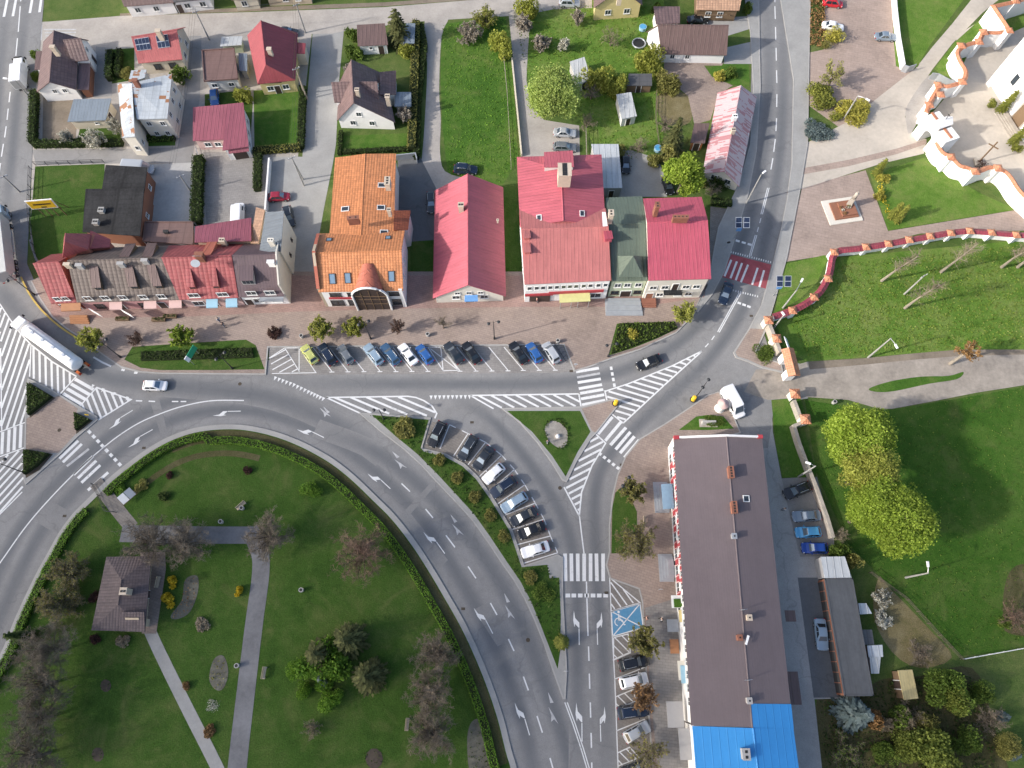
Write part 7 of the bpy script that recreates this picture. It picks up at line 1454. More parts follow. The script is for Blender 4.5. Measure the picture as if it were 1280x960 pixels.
for pts, w_, h_, m_, lb in [([(46, 118), (44, 182)], 1.4, 1.6, 'l_dark', 'dark clipped hedge along the main road west of the blossoming shrubs'), ([(44, 183), (155, 181)], 1.3, 1.4, 'l_dark', 'dark clipped hedge along the lane south of the blossoming shrubs'), ([(251, 200), (248, 282)], 2.0, 1.8, 'l_dark', 'tall dark hedge between concrete yard and grey paved yard'), ([(141, 68), (139, 102)], 1.4, 1.6, 'l_dark', 'short dark hedge left of the patchy roof house'), ([(152, 66), (150, 98)], 1.1, 1.4, 'l_dark', 'short dark hedge nearer to the red solar roof'), ([(318, 191), (377, 187)], 1.4, 1.2, 'l_olive', 'olive hedge at the south side of the green lawn by the cobbled alley'), ([(377, 187), (380, 112)], 1.3, 1.3, 'l_dark', 'dark hedge along the alley beside the green lawn'), ([(324, 196), (323, 240)], 1.4, 1.4, 'l_dark', 'dark hedge between the grey paved yard and the alley'), ([(521, 32), (518, 120), (515, 190)], 1.6, 1.7, 'l_olive', 'long yellow green hedge along the left side of the gravel lane'), ([(526, 33), (531, 60), (523, 130), (521, 200)], 1.2, 1.2, 'l_dark', 'darker lower hedge tight along the gravel lane'), ([(430, 192), (512, 188)], 1.0, .9, 'l_dark', 'low dark hedge behind the orange roofed building'), ([(888, 253), (914, 256)], 1.6, 1.0, 'l_dark', 'low dark hedge below the faded roof house at the pavement'), ([(181, 176), (220, 174)], 1.3, 1.0, 'l_mid', 'green hedge rows at the foot of the patchy roof house'), ([(427, 166), (425, 195)], .8, .9, 'l_dark', 'short hedge at the alley corner of the white cross-gabled house')]:
    hedge(lb, pts, w_, h_, m_, G)
# --- north-east
bush('golden shrub beside the white saloon in the pink car park', 1044, 45, 11, 2.2, 'l_gold', 'shrubs of the north east planters', 60, .02, n=900); bush('smaller olive shrub left of the golden shrub', 1032, 56, 7, 1.6, 'l_olive', 'shrubs of the north east planters', 61, .02, n=500)
bush('large dark green clipped shrub at the corner by the main road', 1029, 120, 19, 2.4, 'l_thuja', 'shrubs of the north east planters', 62, .02, n=2000, size=.08); bush('broad golden green clipped shrub right of the large dark one', 1068, 139, 20, 2.0, 'l_gold', 'shrubs of the north east planters', 63, .02, n=2000, size=.08); bush('blue green juniper mound at the lower end of the planter', 1021, 162, 16, 1.2, 'l_blue', 'shrubs of the north east planters', 60, .02, n=1500, size=.09); bush('small yellow green shrub between the three large planter shrubs', 1044, 146, 9, 1.3, 'l_spring', 'shrubs of the north east planters', 61, .02, n=600)
bare('pale yellow budding tree with long shadow at the car park corner', 1044, 92, 19, 6.5, 'twig_tan', None, 64, .02, nb=9, depth=4, buds=2, bs=.13, bmat='l_spring')
bed('brown and green low shrubs in the long planter beside the car park', [(1012, -30), (1030, -30), (1031, 60), (1012, 57)], .5, 'l_rust', .02, dens=16, size=.22); bed('light green low plants between the brown shrubs of the long planter', [(1012, -30), (1030, -30), (1031, 60), (1012, 57)], .45, 'l_mid', .02, dens=6, size=.2)
for x, y, h, lb, m_ in ((1102, 208, 3.2, 'columnar thuja at the plaza path corner of the lawn', 'l_thuja'), (1129, 266, 3.6, 'columnar thuja at the lower lawn corner, the right one', 'l_thuja'), (1122, 262, 3.2, 'slimmer columnar thuja leaning beside the lower lawn thuja', 'l_thuja'), (1262, 126, 4.2, 'columnar thuja left of the church entrance', 'l_thuja'), (1278, 166, 4.2, 'columnar thuja right of the church entrance', 'l_thuja')):
    p = P2(x - (3 if x < 1200 else 8), y + (4 if x < 1200 else 14)); t = conifer(lb, x, y, 5 if x < 1200 else 6, h * 1.45, m_, 'columnar thujas', 70, .03, 'thuja', 'tree', 22, .26, .45, .5)
for x, y, r, lb in ((1104, 222, 8, 'golden shrub below the plaza corner thuja'), (1100, 245, 7, 'yellow flowering shrub halfway down the lawn edge'), (1241, 130, 6, 'small round shrub beside the left church thuja'), (1272, 185, 6, 'small round shrub beside the right church thuja')): bush(lb, x, y, r, 1.4, 'l_gold' if x < 1200 else 'l_thuja', 'shrubs near the church', 62, .03, n=500, size=.14)
bed('yellow flowers along the plaza edge of the lawn', [(1094, 232), (1101, 231), (1112, 266), (1106, 268)], .6, 'l_yellow', .03, dens=18, size=.16, name='flower_border')
# --- meadow
G = 'tall pruned bare trees of the meadow'
def pole_tree(label, bx, by, tx, ty, h, v, mat='twig_tan'):
    rg = random.Random(v); a = P2(bx, by); top = P2(tx, ty, h); t = thing('bare_tree', label, 'tree', (a.x, a.y, 0), group=G); lean = Vector((top.x - a.x, top.y - a.y, h)); tb = MB(); cb = MB(); m = lean * .45 + Vector((rg.uniform(-.4, .4), rg.uniform(-.4, .4), 0))
    tb.tube([(0, 0, -.15), m * .5, m, lean], [.30, .23, .15, .06], 7)
    for i in range(40):
        f = rg.uniform(.4, 1); p = (m.lerp(lean, (f - .45) / .55) if f > .45 else m * (f / .45)); d = (rv(rg) * .8 + Vector((0, 0, .8))).normalized(); L = rg.uniform(.8, 2.2); q = p + d * L; (tb if i < 5 else cb).tube([p, p.lerp(q, .5) + rv(rg) * .12, q], [.05, .03, .015], 4)
        for j in range(8): cb.tube([p.lerp(q, rg.uniform(.4, 1)), p.lerp(q, .8) + rv(rg) * rg.uniform(.5, 1.2)], [.018, .01], 3, cap=False)
    tb.build('trunk', M['bark_pale'], t, fix=False); cb.build('crown', M[mat], t, fix=False, uv=False); return t
for i, (bx, by, tx, ty, h, lb) in enumerate([(1102, 351, 1148, 320, 11, 'tall pruned tree nearest the red capped wall corner'), (1176, 340, 1222, 305, 12, 'tall pruned tree right of the first one along the red capped wall'), (1131, 385, 1175, 356, 10.5, 'crooked pruned tree in the middle of the meadow'), (1252, 334, 1290, 310, 11, 'pruned tree at the right edge of the meadow'), (1272, 334, 1310, 308, 11, 'thick stumpy tree cut off by the right edge of the meadow')]): pole_tree(lb, bx, by, tx, ty, h, 80 + i)
bare('orange twigged pollard beside the gravel lane', 1205, 443, 17, 7.5, 'orange_twig', None, 85, 0, nb=10, depth=3, h0=5, buds=2, bmat='l_rust', bs=.12, trunk='bark_pale')
G = 'large leafy trees of the right meadow'
for i, (x, y, r, h, m_, lb) in enumerate([(1078, 546, 45, 11, 'l_bright', 'topmost bright green crown of the big tree group'), (1090, 588, 37, 11, 'l_spring', 'yellowish crown below the topmost one of the big tree group'), (1104, 622, 38, 11.5, 'l_bright', 'third crown down of the big tree group'), (1125, 650, 45, 11.5, 'l_bright', 'lowest and widest crown of the big tree group'), (1092, 640, 30, 10, 'l_bright', 'left lower crown of the big tree group')]): leafy(lb, x, y, r, h, m_, G, 4 + i, 0, n=21000, size=.031, clumps=110, up=1.5)
G = 'shrubs of the bottom right garden'
conifer('silvery blue spruce at the south end of the garages', 1074, 893, 23, 8, 'l_blue', None, 21, 0, n=22, size=.5, lift=.5, taper=.8, name='blue_spruce')
for i, (x, y, r, h, m_, lb) in enumerate([(1090, 897, 11, 4, 'l_rust', 'rusty brown shrub touching the blue spruce'), (1183, 862, 26, 5, 'l_mid', 'green shrub right of the yellow corrugated shed'), (1196, 876, 16, 4.5, 'l_fresh', 'yellow green top of the shrubs right of the yellow shed'), (1135, 932, 20, 5, 'l_fresh', 'yellow green shrub low in the bottom right garden'), (1163, 945, 34, 6, 'l_fresh', 'largest yellow green tree at the bottom edge'), (1125, 895, 12, 3, 'l_mid', 'green shrub below the yellow corrugated shed'), (1262, 935, 16, 3, 'l_olive', 'olive shrub near the bottom right corner'), (1258, 778, 8, 2, 'l_mid', 'small green shrub at the edge of the bare earth on the right'), (1048, 690, 12, 3, 'l_mid', 'green shrub beside the royal blue hatchback'), (1066, 702, 10, 3, 'l_olive', 'olive shrub by the pale roofed end of the garages')]): bush(lb, x, y, r, h, m_, G, 30 + i % 4, 0, n=2200 if r > 15 else 800, size=.06 if r > 15 else .12)
for i, (x, y, r, h, m_, lb) in enumerate([(1058, 940, 26, 4.5, 'twig', 'grey green leafless shrub at the bottom beside the lane'), (1140, 897, 22, 4.5, 'twig_tan', 'tan leafless shrub between the yellow shed and the big yellow green tree'), (1112, 905, 12, 3, 'twig_tan', 'small tan leafless shrub right of the rusty one'), (1103, 748, 15, 3.2, 'twig_tan', 'white blossoming shrub beside the tin sheds'), (1106, 775, 12, 2.5, 'twig_tan', 'lower white blossoming shrub beside the tin sheds'), (1150, 815, 20, 1.6, 'twig', 'grey scrub on the bare earth right of the tin sheds'), (1240, 900, 22, 3, 'twig', 'leafless shrub in the shade near the bottom right corner'), (1275, 770, 22, 6, 'twig_red', 'reddish bare tree at the right edge by the bare earth'), (1052, 668, 12, 3, 'twig_tan', 'tan leafless shrub against the wall by the sky blue hatchback')]): bare(lb, x, y, r, h, m_, 'leafless shrubs on the right', 90 + i % 3, 0, 'bush' if h < 5 else 'bare_tree', 'bush' if h < 5 else 'tree', nb=13, depth=3, h0=.4 if h < 5 else 2, buds=3 if 'white' in lb else (2 if i == 0 else 0), bmat='l_white' if 'white' in lb else 'l_mid')
for x, y, r, lb in ((1256, 896, 7, 'small blue grey spruce on the dark lawn near the bottom right'), (1270, 943, 8, 'blue grey spruce nearest the bottom right corner')): conifer(lb, x, y, r, 2.2, 'l_blue', 'small blue spruces', 23, 0, 'blue_spruce', 'tree', 12, .3)
bed('dark green undergrowth under the shrubs in the bottom right garden', [(1024, 874), (1058, 878), (1100, 852), (1150, 848), (1212, 838), (1236, 900), (1246, 1000), (1034, 1000)], .5, 'l_dark', 0, 'undergrowth', 7, .2)
for i, (x, y, r, h, m_, lb) in enumerate([(1205, 925, 20, 3.5, 'l_mid', 'dark green shrub right of the largest yellow green tree'), (1105, 942, 14, 3, 'l_mid', 'dark green shrub left of the yellow green shrub at the bottom edge'), (1228, 868, 15, 3, 'l_mid', 'green shrub at the lawn edge right of the yellow shed shrubs'), (1160, 905, 15, 3.2, 'l_olive', 'olive shrub just above the largest yellow green tree')]): bush(lb, x, y, r, h, m_, 'shrubs of the bottom right garden', 30 + i % 4, 0, n=1800, size=.065)
# rough grass and weeds that give the meadows their grain
def tufts(name, pts, n, mat, s=(.12, .3), z=.01, seed=1, label='tufts of taller grass and weeds in the meadow'):
    rg = random.Random(seed); q = px(pts); xs = [p.x for p in q]; ys = [p.y for p in q]; b = MB(); k = 0
    while k < n:
        p = (rg.uniform(min(xs), max(xs)), rg.uniform(min(ys), max(ys))); c = False; k += 1
        for i in range(len(q)):
            a, d = q[i], q[i - 1]
            if (a.y > p[1]) != (d.y > p[1]) and p[0] < (d.x - a.x) * (p[1] - a.y) / (d.y - a.y) + a.x: c = not c
        if c: leafq(b, Vector((p[0], p[1], z + .06)), rg.uniform(*s), rg, 1.0)
    return tag(b.build(name, M[mat], fix=False, uv=False), label, 'grass', None, 'stuff')
tufts('grass_tufts', [(985, 400), (1050, 330), (1280, 306), (1280, 432), (1012, 448)], 9000, 'l_meadow', (.07, .2), seed=3, label='tufts of taller grass on the light green meadow inside the wall')
tufts('grass_tufts', [(1010, 505), (1100, 516), (1280, 485), (1280, 800), (1200, 815), (1050, 670)], 5000, 'l_mid', (.06, .16), seed=4, label='tufts of grass on the dark green lawn round the big trees')
tufts('grass_tufts', [(640, 14), (830, -5), (830, 200), (752, 200), (725, 152), (665, 120)], 6000, 'l_meadow', (.07, .2), seed=5, label='tufts of rough grass in the northern gardens')
tufts('grass_tufts', [(553, 32), (632, 22), (646, 200), (628, 230), (560, 218)], 3500, 'l_hedge', (.07, .18), seed=6, label='tufts of grass on the long lawn behind the red gable hall')
# ------------------------------------------------------------------ walls, church, gate
rf('r_cap', (.52, .22, .12), 'tile', per=.4, per2=.35); rf('r_capred', (.30, .055, .075), 'tile', per=.5, per2=.4)
M['w_chalk'] = rough_mat('w_chalk', (.80, .79, .77, 1), .04, .35, 2.5, .9, .2, .1); M['stone'] = rough_mat('stone', (.36, .32, .27, 1), .25, .8, 4)
def wall_line(name, label, pts, h, th, mat, cap=None, capw=None, caph=.35, cat='wall', group=None, smooth=0, cap_at=True, z=0, pillars=None, pmat=None, pcap=None, pw=.9, ph=.5):
    w_ = px(pts, h if cap_at else 0); w_ = cr(w_, smooth) if smooth else w_; o = w_[0]; t = thing(name, label, cat, (o.x, o.y, z), group=group); loc = Vector((o.x, o.y, z))
    b = MB(); strip_mb(b, w_, th, z - .2, z + h); 
    for e in (w_[0], w_[-1]): pass
    b.build('wall', M[mat], t, loc, fix=False)
    if cap:
        c = MB(); cw = capw or th + .25; l = offset_line(w_, cw / 2); r = offset_line(w_, -cw / 2)
        for i in range(len(w_) - 1):
            A = [v3(l[i], z + h), v3(l[i + 1], z + h)]; Bq = [v3(r[i], z + h), v3(r[i + 1], z + h)]; C = [v3(w_[i], z + h + caph), v3(w_[i + 1], z + h + caph)]
            c.face([A[0], A[1], C[1], C[0]]); c.face([Bq[1], Bq[0], C[0], C[1]])
        for i in (0, -1): c.face([v3(l[i], z + h), v3(w_[i], z + h + caph), v3(r[i], z + h)])
        c.build('tile_cap', M[cap], t, loc, fix=False)
    if pillars:
        for x, y in pillars:
            p = P2(x, y, h + ph); pb = MB(); pb.box((p.x, p.y, z + (h + ph) / 2), (pw, pw, h + ph), .3); po = pb.build('pillar', M[pmat or mat], t, loc); pc = MB(); k = pw * .72
            q = [Vector((p.x + sx * k, p.y + sy * k, z + h + ph)) for sx, sy in ((-1, -1), (1, -1), (1, 1), (-1, 1))]; ap = Vector((p.x, p.y, z + h + ph + pw * .5))
            for i in range(4): pc.face([q[i], q[(i + 1) % 4], ap])
            pc.face(q); pc.build('pillar_cap', M[pcap or cap], t, loc)
    return t
wall_line('wall', 'white meadow wall with crimson tile coping and orange capped pillars', [(967, 396), (985, 390), (1005, 381), (1025, 365), (1037, 342), (1044, 316), (1072, 311), (1110, 305), (1160, 296), (1190, 291), (1212, 289), (1240, 291), (1290, 295), (1380, 300)], 1.7, .5, 'w_chalk', 'r_capred', 1.25, .35, smooth=3,
          pillars=[(991, 388), (1018, 371), (1035.5, 348), (1043, 315), (1083, 308.5), (1111, 304.5), (1137, 299.5), (1163, 295), (1189, 291), (1213, 288.5), (1240, 290.5), (1271, 293.5)], pcap='r_cap', pw=1.0, ph=.35)
wall_line('wall', 'crumbling grey wall with orange capped gate pillars at the lane corner', [(961, 402), (968, 420), (976, 440)], 1.9, .6, 'stone', pillars=[(961, 400), (971, 423)], pmat='w_ivory', pcap='r_cap', pw=1.1, ph=.5)
wall_line('wall', 'grey boundary wall behind the parked cars with orange capped pillars at its north end', [(993, 500), (1001, 521), (1007, 526), (993, 532), (999, 552), (1010, 582), (1022, 612), (1034, 645), (1042, 672)], 1.5, .55, 'stone', pillars=[(994, 492), (1007, 524)], pmat='w_ivory', pcap='r_cap', pw=1.2, ph=.5)
t = thing('gatehouse', 'small white lane gate pier with orange tiled roof beside the meadow', 'gate', (*P2(980, 462), 0)); c = P2(979, 460); a = heading(979, 460, 6, 24)
for d_, nm in ((-1.5, 'pier'), (1.5, 'pier')):
    b = MB(); b.box((math.cos(a) * d_, math.sin(a) * d_, 1.5), (1.2, 1.4, 3.2), a); b.build(nm, M['w_white2'], t)
b = MB(); b.box((0, 0, 3.0), (4.4, 1.5, .5), a); b.build('lintel', M['w_white2'], t); b = MB(); m_ = Matrix.Rotation(a, 3, 'Z'); q = [m_ @ Vector((x, y, 3.25)) for x, y in ((-2.5, -1.1), (2.5, -1.1), (2.5, 1.1), (-2.5, 1.1))]; r1, r2 = m_ @ Vector((-2.5, 0, 3.95)), m_ @ Vector((2.5, 0, 3.95)); b.face([q[0], q[1], r2, r1]); b.face([q[2], q[3], r1, r2]); b.face([q[1], q[2], r2]); b.face([q[3], q[0], r1]); b.face(q); b.build('roof', M['r_cap'], t)
t = thing('information_board', 'long white board standing on the meadow beside the lane gate', 'sign', (*P2(981, 436), 0)); a = heading(981, 436, 5, 14)
b = MB(); b.box((0, 0, 1.5), (3.0, .12, 1.6), a, m=Matrix.Rotation(a, 3, 'Z') @ Matrix.Rotation(R(35), 3, 'X')); b.build('panel', M['white'], t)
for d_ in (-1.2, 1.2):
    b = MB(); b.cyl((math.cos(a) * d_, math.sin(a) * d_, 0), (math.cos(a) * d_, math.sin(a) * d_, 1.6), .05, 6); b.build('post', M['steel'], t)
# church precinct
wall_line('wall', 'tall white church wall section with orange tile coping at the top right', [(1320, -14), (1270, 2), (1242, 8), (1262, 38)], 4.2, .8, 'w_chalk', 'r_cap', 1.05, .35, group=None, pillars=[(1270, 1), (1262, 38)], pw=1.1, ph=.3)
wall_line('wall', 'curving white church wall with orange coping between the tall section and the grey gate', [(1261, 38), (1246, 41), (1230, 41), (1224, 51), (1212, 55), (1203, 59), (1197, 66), (1201, 78), (1207, 88), (1206, 98), (1199, 104)], 3.4, .8, 'w_chalk', 'r_cap', 1.0, .3, smooth=3, pillars=[(1230, 40), (1224, 52), (1202, 57), (1203, 102)], pw=1.15, ph=.3)
wall_line('wall', 'short white church wall with orange coping joining the arched gate', [(1199, 104), (1184, 108), (1176, 106), (1172, 112), (1163, 128), (1158, 141)], 3.2, .8, 'w_chalk', 'r_cap', 1.0, .3, smooth=3, pillars=[(1173, 106), (1176, 118), (1162, 131)], pw=1.1, ph=.3)
wall_line('wall', 'scalloped white church wall with orange coping south of the arched gate', [(1171, 178), (1178, 190), (1190, 197), (1200, 207), (1211, 210), (1216, 214), (1224, 214), (1238, 209), (1254, 213), (1264, 222), (1276, 240), (1300, 262)], 3.3, .8, 'w_chalk', 'r_cap', 1.0, .3, smooth=3, pillars=[(1189, 196), (1219, 214), (1248, 210)], pw=1.15, ph=.4)
g0, g1 = P2(1143, 172), P2(1158, 192); ga = math.atan2((g1 - g0).y, (g1 - g0).x); gl_ = (g1 - g0).length; t = thing('church_gate', 'white arched church gate with low orange ridge and small cross', 'gate', (g0.x, g0.y, 0), ga)
for x0, x1, H_ in ((-1.0, gl_ * .22, 5.0), (gl_ * .72, gl_ + 1.6, 5.0)):
    b = MB(); b.box(((x0 + x1) / 2, 1.6, H_ / 2), (x1 - x0, 3.2, H_)); b.build('pier', M['w_chalk'], t)
b = MB(); N = 10; x0, x1 = gl_ * .22, gl_ * .72; cx_, rr_ = (x0 + x1) / 2, (x1 - x0) / 2; ar = [(cx_ + rr_ * math.cos(math.pi * i / N), 2.6 + rr_ * .9 * math.sin(math.pi * i / N)) for i in range(N + 1)]
for y in (0.02, 3.18): b.face([(x, y, z) for x, z in ar] + [(x0, y, 5.6), (cx_, y, 6.6), (x1, y, 5.6)])
for i in range(N): b.face([(ar[i][0], .02, ar[i][1]), (ar[i + 1][0], .02, ar[i + 1][1]), (ar[i + 1][0], 3.18, ar[i + 1][1]), (ar[i][0], 3.18, ar[i][1])])
top = [(x1, 5.6), (cx_, 6.6), (x0, 5.6)]
for i in range(2): b.face([(top[i][0], .02, top[i][1]), (top[i + 1][0], .02, top[i + 1][1]), (top[i + 1][0], 3.18, top[i + 1][1]), (top[i][0], 3.18, top[i][1])])
b.build('arch', M['w_chalk'], t, fix=False)
b = MB(); b.box((gl_ / 2, 1.6, 5.06), (gl_ + 2.4, .5, .12)); b.build('ridge', M['r_cap'], t); b = MB(); b.box((cx_, 1.6, 7.3), (.1, .1, 1.6)); b.box((cx_, 1.6, 7.6), (.7, .1, .1)); b.build('cross', M['darkmetal'], t)
ca, cb_ = P2(1238, 106), P2(1300, 205); cang = math.atan2((cb_ - ca).y, (cb_ - ca).x); cl = (cb_ - ca).length; t = thing('church', 'tall white church front with dark doorway cut off by the right edge', 'church', (ca.x, ca.y, 0), cang)
b = MB(); b.box((cl / 2, 16, 7), (cl, 32, 14.4)); b.hull([(0, 0, 14.2), (cl, 0, 14.2), (cl, 1.2, 14.2), (0, 1.2, 14.2)], [(cl * .42, 0, 21), (cl * .58, 0, 21), (cl * .58, 1.2, 21), (cl * .42, 1.2, 21)]); b.build('wall', M['w_chalk'], t)
b = MB(); b.slab([(-.5, 1.3, 14.0), (-.5, 33, 14.0), (cl / 2, 33, 20.3), (cl / 2, 1.3, 20.3)], .2); b.slab([(cl + .5, 33, 14.0), (cl + .5, 1.3, 14.0), (cl / 2, 1.3, 20.3), (cl / 2, 33, 20.3)], .2); b.build('roof', M['r_cap'], t)
for x in (0, cl * .3, cl * .7, cl):
    b = MB(); b.box((x, -.35, 7), (1.1, .7, 14.2)); b.build('buttress', M['w_chalk'], t)
b = MB(); b.box((cl / 2, -.03, 1.9), (2.6, .12, 3.8)); do = b.build('door', M['w_wood'], t); b = MB(); b.box((cl / 2 - 1.5, -.06, 2), (.3, .2, 4.1)); b.box((cl / 2 + 1.5, -.06, 2), (.3, .2, 4.1)); b.build('frame', M['stone'], do)
for x in (cl * .18, cl * .82):
    for z in (5.0, 10):
        b = MB(); b.box((x, -.02, z), (1.1, .1, 2.2)); b.build('window', M['pane'], t)
for i in range(4):
    b = MB(); b.box((cl / 2, -1.0 - i * .4, .28 - i * .07), (5.6 + i * .8, .9 + .02 * i, .56 - i * .14)); b.build('step', M['stone'], t)
t = thing('wayside_cross', 'tall brown wooden cross casting a long shadow in the church yard', 'cross', (*P2(1222, 204), 0)); b = MB(); b.box((0, 0, 3.0), (.2, .2, 6.2)); b.box((0, 0, 4.9), (2.0, .16, .18), -.7); b.build('beam', M['w_wood'], t); b = MB(); b.box((0, 0, .25), (1.6, 1.6, .5)); b.build('base', M['stone'], t)
bush('dark bare shrub round the foot of the tall wooden cross', 1227, 206, 8, 1.4, 'l_purple', None, 65, .02, n=260)
wall_line('fence_wall', 'low white wall along the right side of the pink car park', [(1119, -20), (1121, 10), (1125, 45), (1131, 80)], 1.6, .35, 'w_chalk', group=None)
for q, lb in (([(1131, 81), (1137, 83), (1146, 80)], 'grey sheet metal gate leaf at the end of the white car park wall'), ([(1166, 91), (1174, 92), (1185, 98), (1197, 104)], 'long pale grey metal gate beside the sand road')): wall_line('metal_gate', lb, q, 1.7, .15, 'zinc', cat='gate')
b = None
# ------------------------------------------------------------------ fences
def fence(label, pts, h=1.2, gap=2.4, mat='steel', rails=3, group='fences of gardens and yards', pr=.05):
    w_ = px(pts); o = w_[0]; t = thing('fence', label, 'fence', (o.x, o.y, 0), group=group); loc = Vector((o.x, o.y, 0)); r = MB()
    for a, c in zip(w_, w_[1:]):
        for k in range(rails): z = h * (k + 1) / rails - .05; r.box(((a.x + c.x) / 2, (a.y + c.y) / 2, z), ((c - a).length, .04, .07), math.atan2(c.y - a.y, c.x - a.x))
    r.build('rail', M[mat], t, loc); L = 0; n = 0; pb = MB()
    tot = sum((c - a).length for a, c in zip(w_, w_[1:])); k = int(tot / gap) + 1; bm_ = MB(); bm_.cyl((0, 0, -.1), (0, 0, h), pr, 6); me = None
    for i in range(k + 1):
        s = tot * i / k; j = 0
        while j < len(w_) - 2 and s > (w_[j + 1] - w_[j]).length: s -= (w_[j + 1] - w_[j]).length; j += 1
        p = w_[j] + (w_[j + 1] - w_[j]).normalized() * s
        if me is None: ob = bm_.build('post', M[mat], t); me = ob.data
        else: ob = bpy.data.objects.new('post', me); COL.objects.link(ob); ob.parent = t
        ob.location = (p.x - o.x, p.y - o.y, 0)
    return t
for pts, m_, lb in [([(628, 58), (634, 120), (639, 212)], 'bark_pale', 'pale wooden rail fence along the right side of the long lawn'), ([(45, 207), (131, 204)], 'darkmetal', 'dark wire fence along the lane north of the dark green lawn'), ([(40, 212), (38, 262), (42, 305), (52, 342)], 'darkmetal', 'dark wire fence between the main road and the dark green lawn'), ([(732, 165), (733, 205), (737, 226)], 'bark_pale', 'pale wooden fence beside the grey metal garage'), ([(820, 118), (819, 150), (824, 190)], 'bark', 'brown wooden fence left of the bare earth patch'), ([(1086, 716), (1130, 748), (1168, 790), (1200, 824)], 'bark', 'dark wooden fence along the bare earth below the big trees'), ([(1200, 824), (1290, 808)], 'w_white2', 'white rail fence running to the right edge across the grass'), ([(246, 186), (250, 200), (247, 284)], 'steel', 'wire fence beside the tall dark hedge of the concrete yard'), ([(118, 606), (124, 616), (134, 640), (146, 641)], 'darkmetal', 'low dark railing beside the park entrance path')]:
    fence(lb, pts, 1.2 if m_ != 'bark_pale' else 1.4, mat=m_)
wall_line('wall', 'low pale wall along the left side of the gravel lane', [(640, 72), (647, 140), (652, 192)], .9, .25, 'w_cream'); wall_line('wall', 'white plastered wall along the left side of the cobbled alley yard', [(336, 197), (331, 262)], 1.4, .3, 'w_white2'); wall_line('wall', 'grey panel wall behind the orange roofed building', [(492, 194), (519, 191), (521, 198)], 1.5, .2, 'zinc')
# ------------------------------------------------------------------ lamps and poles
def lamp_dark(label, x, y, h=7, dbl=True, rz=0, proto={}):
    if 'p' not in proto:
        t = thing('street_lamp', label, 'lamp post'); b = MB(); b.tube([(0, 0, 0), (0, 0, .25), (0, 0, .9), (0, 0, 1.0), (0, 0, 6.6), (0, 0, 7.1)], [.2, .2, .13, .09, .06, .03], 8); b.build('pole', M['darkmetal'], t)
        for s in (-1, 1):
            a = MB(); a.tube([(0, 0, 6.3), (s * .35, 0, 6.75), (s * .75, 0, 6.8), (s * .85, 0, 6.6)], .03, 5); ao = a.build('arm', M['darkmetal'], t); l = MB(); l.tube([(s * .85, 0, 6.6), (s * .85, 0, 6.45), (s * .85, 0, 6.2), (s * .85, 0, 6.1)], [.08, .3, .22, .1], 10); l.build('lantern', M['darkmetal'], ao)
        proto['p'] = (t, snapshot(t)); 
    else: t = _copy(proto['p'][1], None)
    t['label'] = label; t['group'] = 'dark lamp posts'; p = P2(x, y); t.location = (p.x, p.y, ZS); t.rotation_euler = (0, 0, rz); t.scale = (1, 1, h / 7); return t
for x, y, h, rz, lb in ((463.7, 424, 7, .4, 'dark lamp post in front of the orange roofed building'), (618, 424, 7, .2, 'dark lamp post in front of the red gable hall'), (151.5, 447, 6.5, 1, 'dark lamp post beside the yellow green tree near the tanker'), (291, 461, 6, .8, 'dark lamp post on the lower edge of the promenade lawn'), (760, 446, 5.5, .2, 'dark lamp post at the left tip of the ivy wedge'), (776, 612, 6, .9, 'dark lamp post at the lawn patch opposite the long building'), (480, 524, 5, 0, 'dark lamp post at the tip of the planted island'), (869, 498, 7.5, .9, 'tall dark twin lamp post at the bend near the white van'), (44, 369, 7, 1, 'dark lamp post at the left end of the promenade kerb'), (33, 592, 6.5, 1.2, 'dark lamp post on the lower hedge of the pink traffic island')): lamp_dark(lb, x, y, h, True, rz)
def lamp_conc(label, x, y, tx, ty, hx=None, hy=None, name='street_lamp', mat='concrete', double=False, h=None):
    h = h or max(5, min(hsolve((x, y), (tx, ty)), 9.5)); p = P2(x, y); t = thing(name, label, 'lamp post' if hx else 'utility pole', (p.x, p.y, 0), group='concrete poles'); b = MB(); b.tube([(0, 0, -.2), (0, 0, h)], [.17, .10], 8); b.build('pole', M[mat], t)
    if double:
        q = P2(x + double[0], y + double[1]); b = MB(); b.tube([(q.x - p.x, q.y - p.y, -.2), (0, 0, h - .6)], [.15, .1], 6); b.build('strut', M[mat], t)
    if hx:
        q = P2(hx, hy, h + .2); d = Vector((q.x - p.x, q.y - p.y, 0)); d = d if d.length < 3 else d.normalized() * 2.4; b = MB(); b.tube([(0, 0, h - .15), d * .5 + Vector((0, 0, h + .12)), d + Vector((0, 0, h + .2))], .05, 6); ao = b.build('arm', M['steel'], t); l = MB(); a = math.atan2(d.y, d.x); l.box(d * 1.08 + Vector((0, 0, h + .18)), (.8, .32, .16), a); l.build('lamp_head', M['white'], ao)
    else:
        c = MB(); c.box((0, 0, h - .3), (1.5, .1, .12), .5); co = c.build('crossarm', M['steel'], t); i_ = MB()
        for s in (-.6, 0, .6): i_.cyl((s * math.cos(.5), s * math.sin(.5), h - .24), (s * math.cos(.5), s * math.sin(.5), h - .05), .05, 6)
        i_.build('insulators', M['white'], co)
    return t
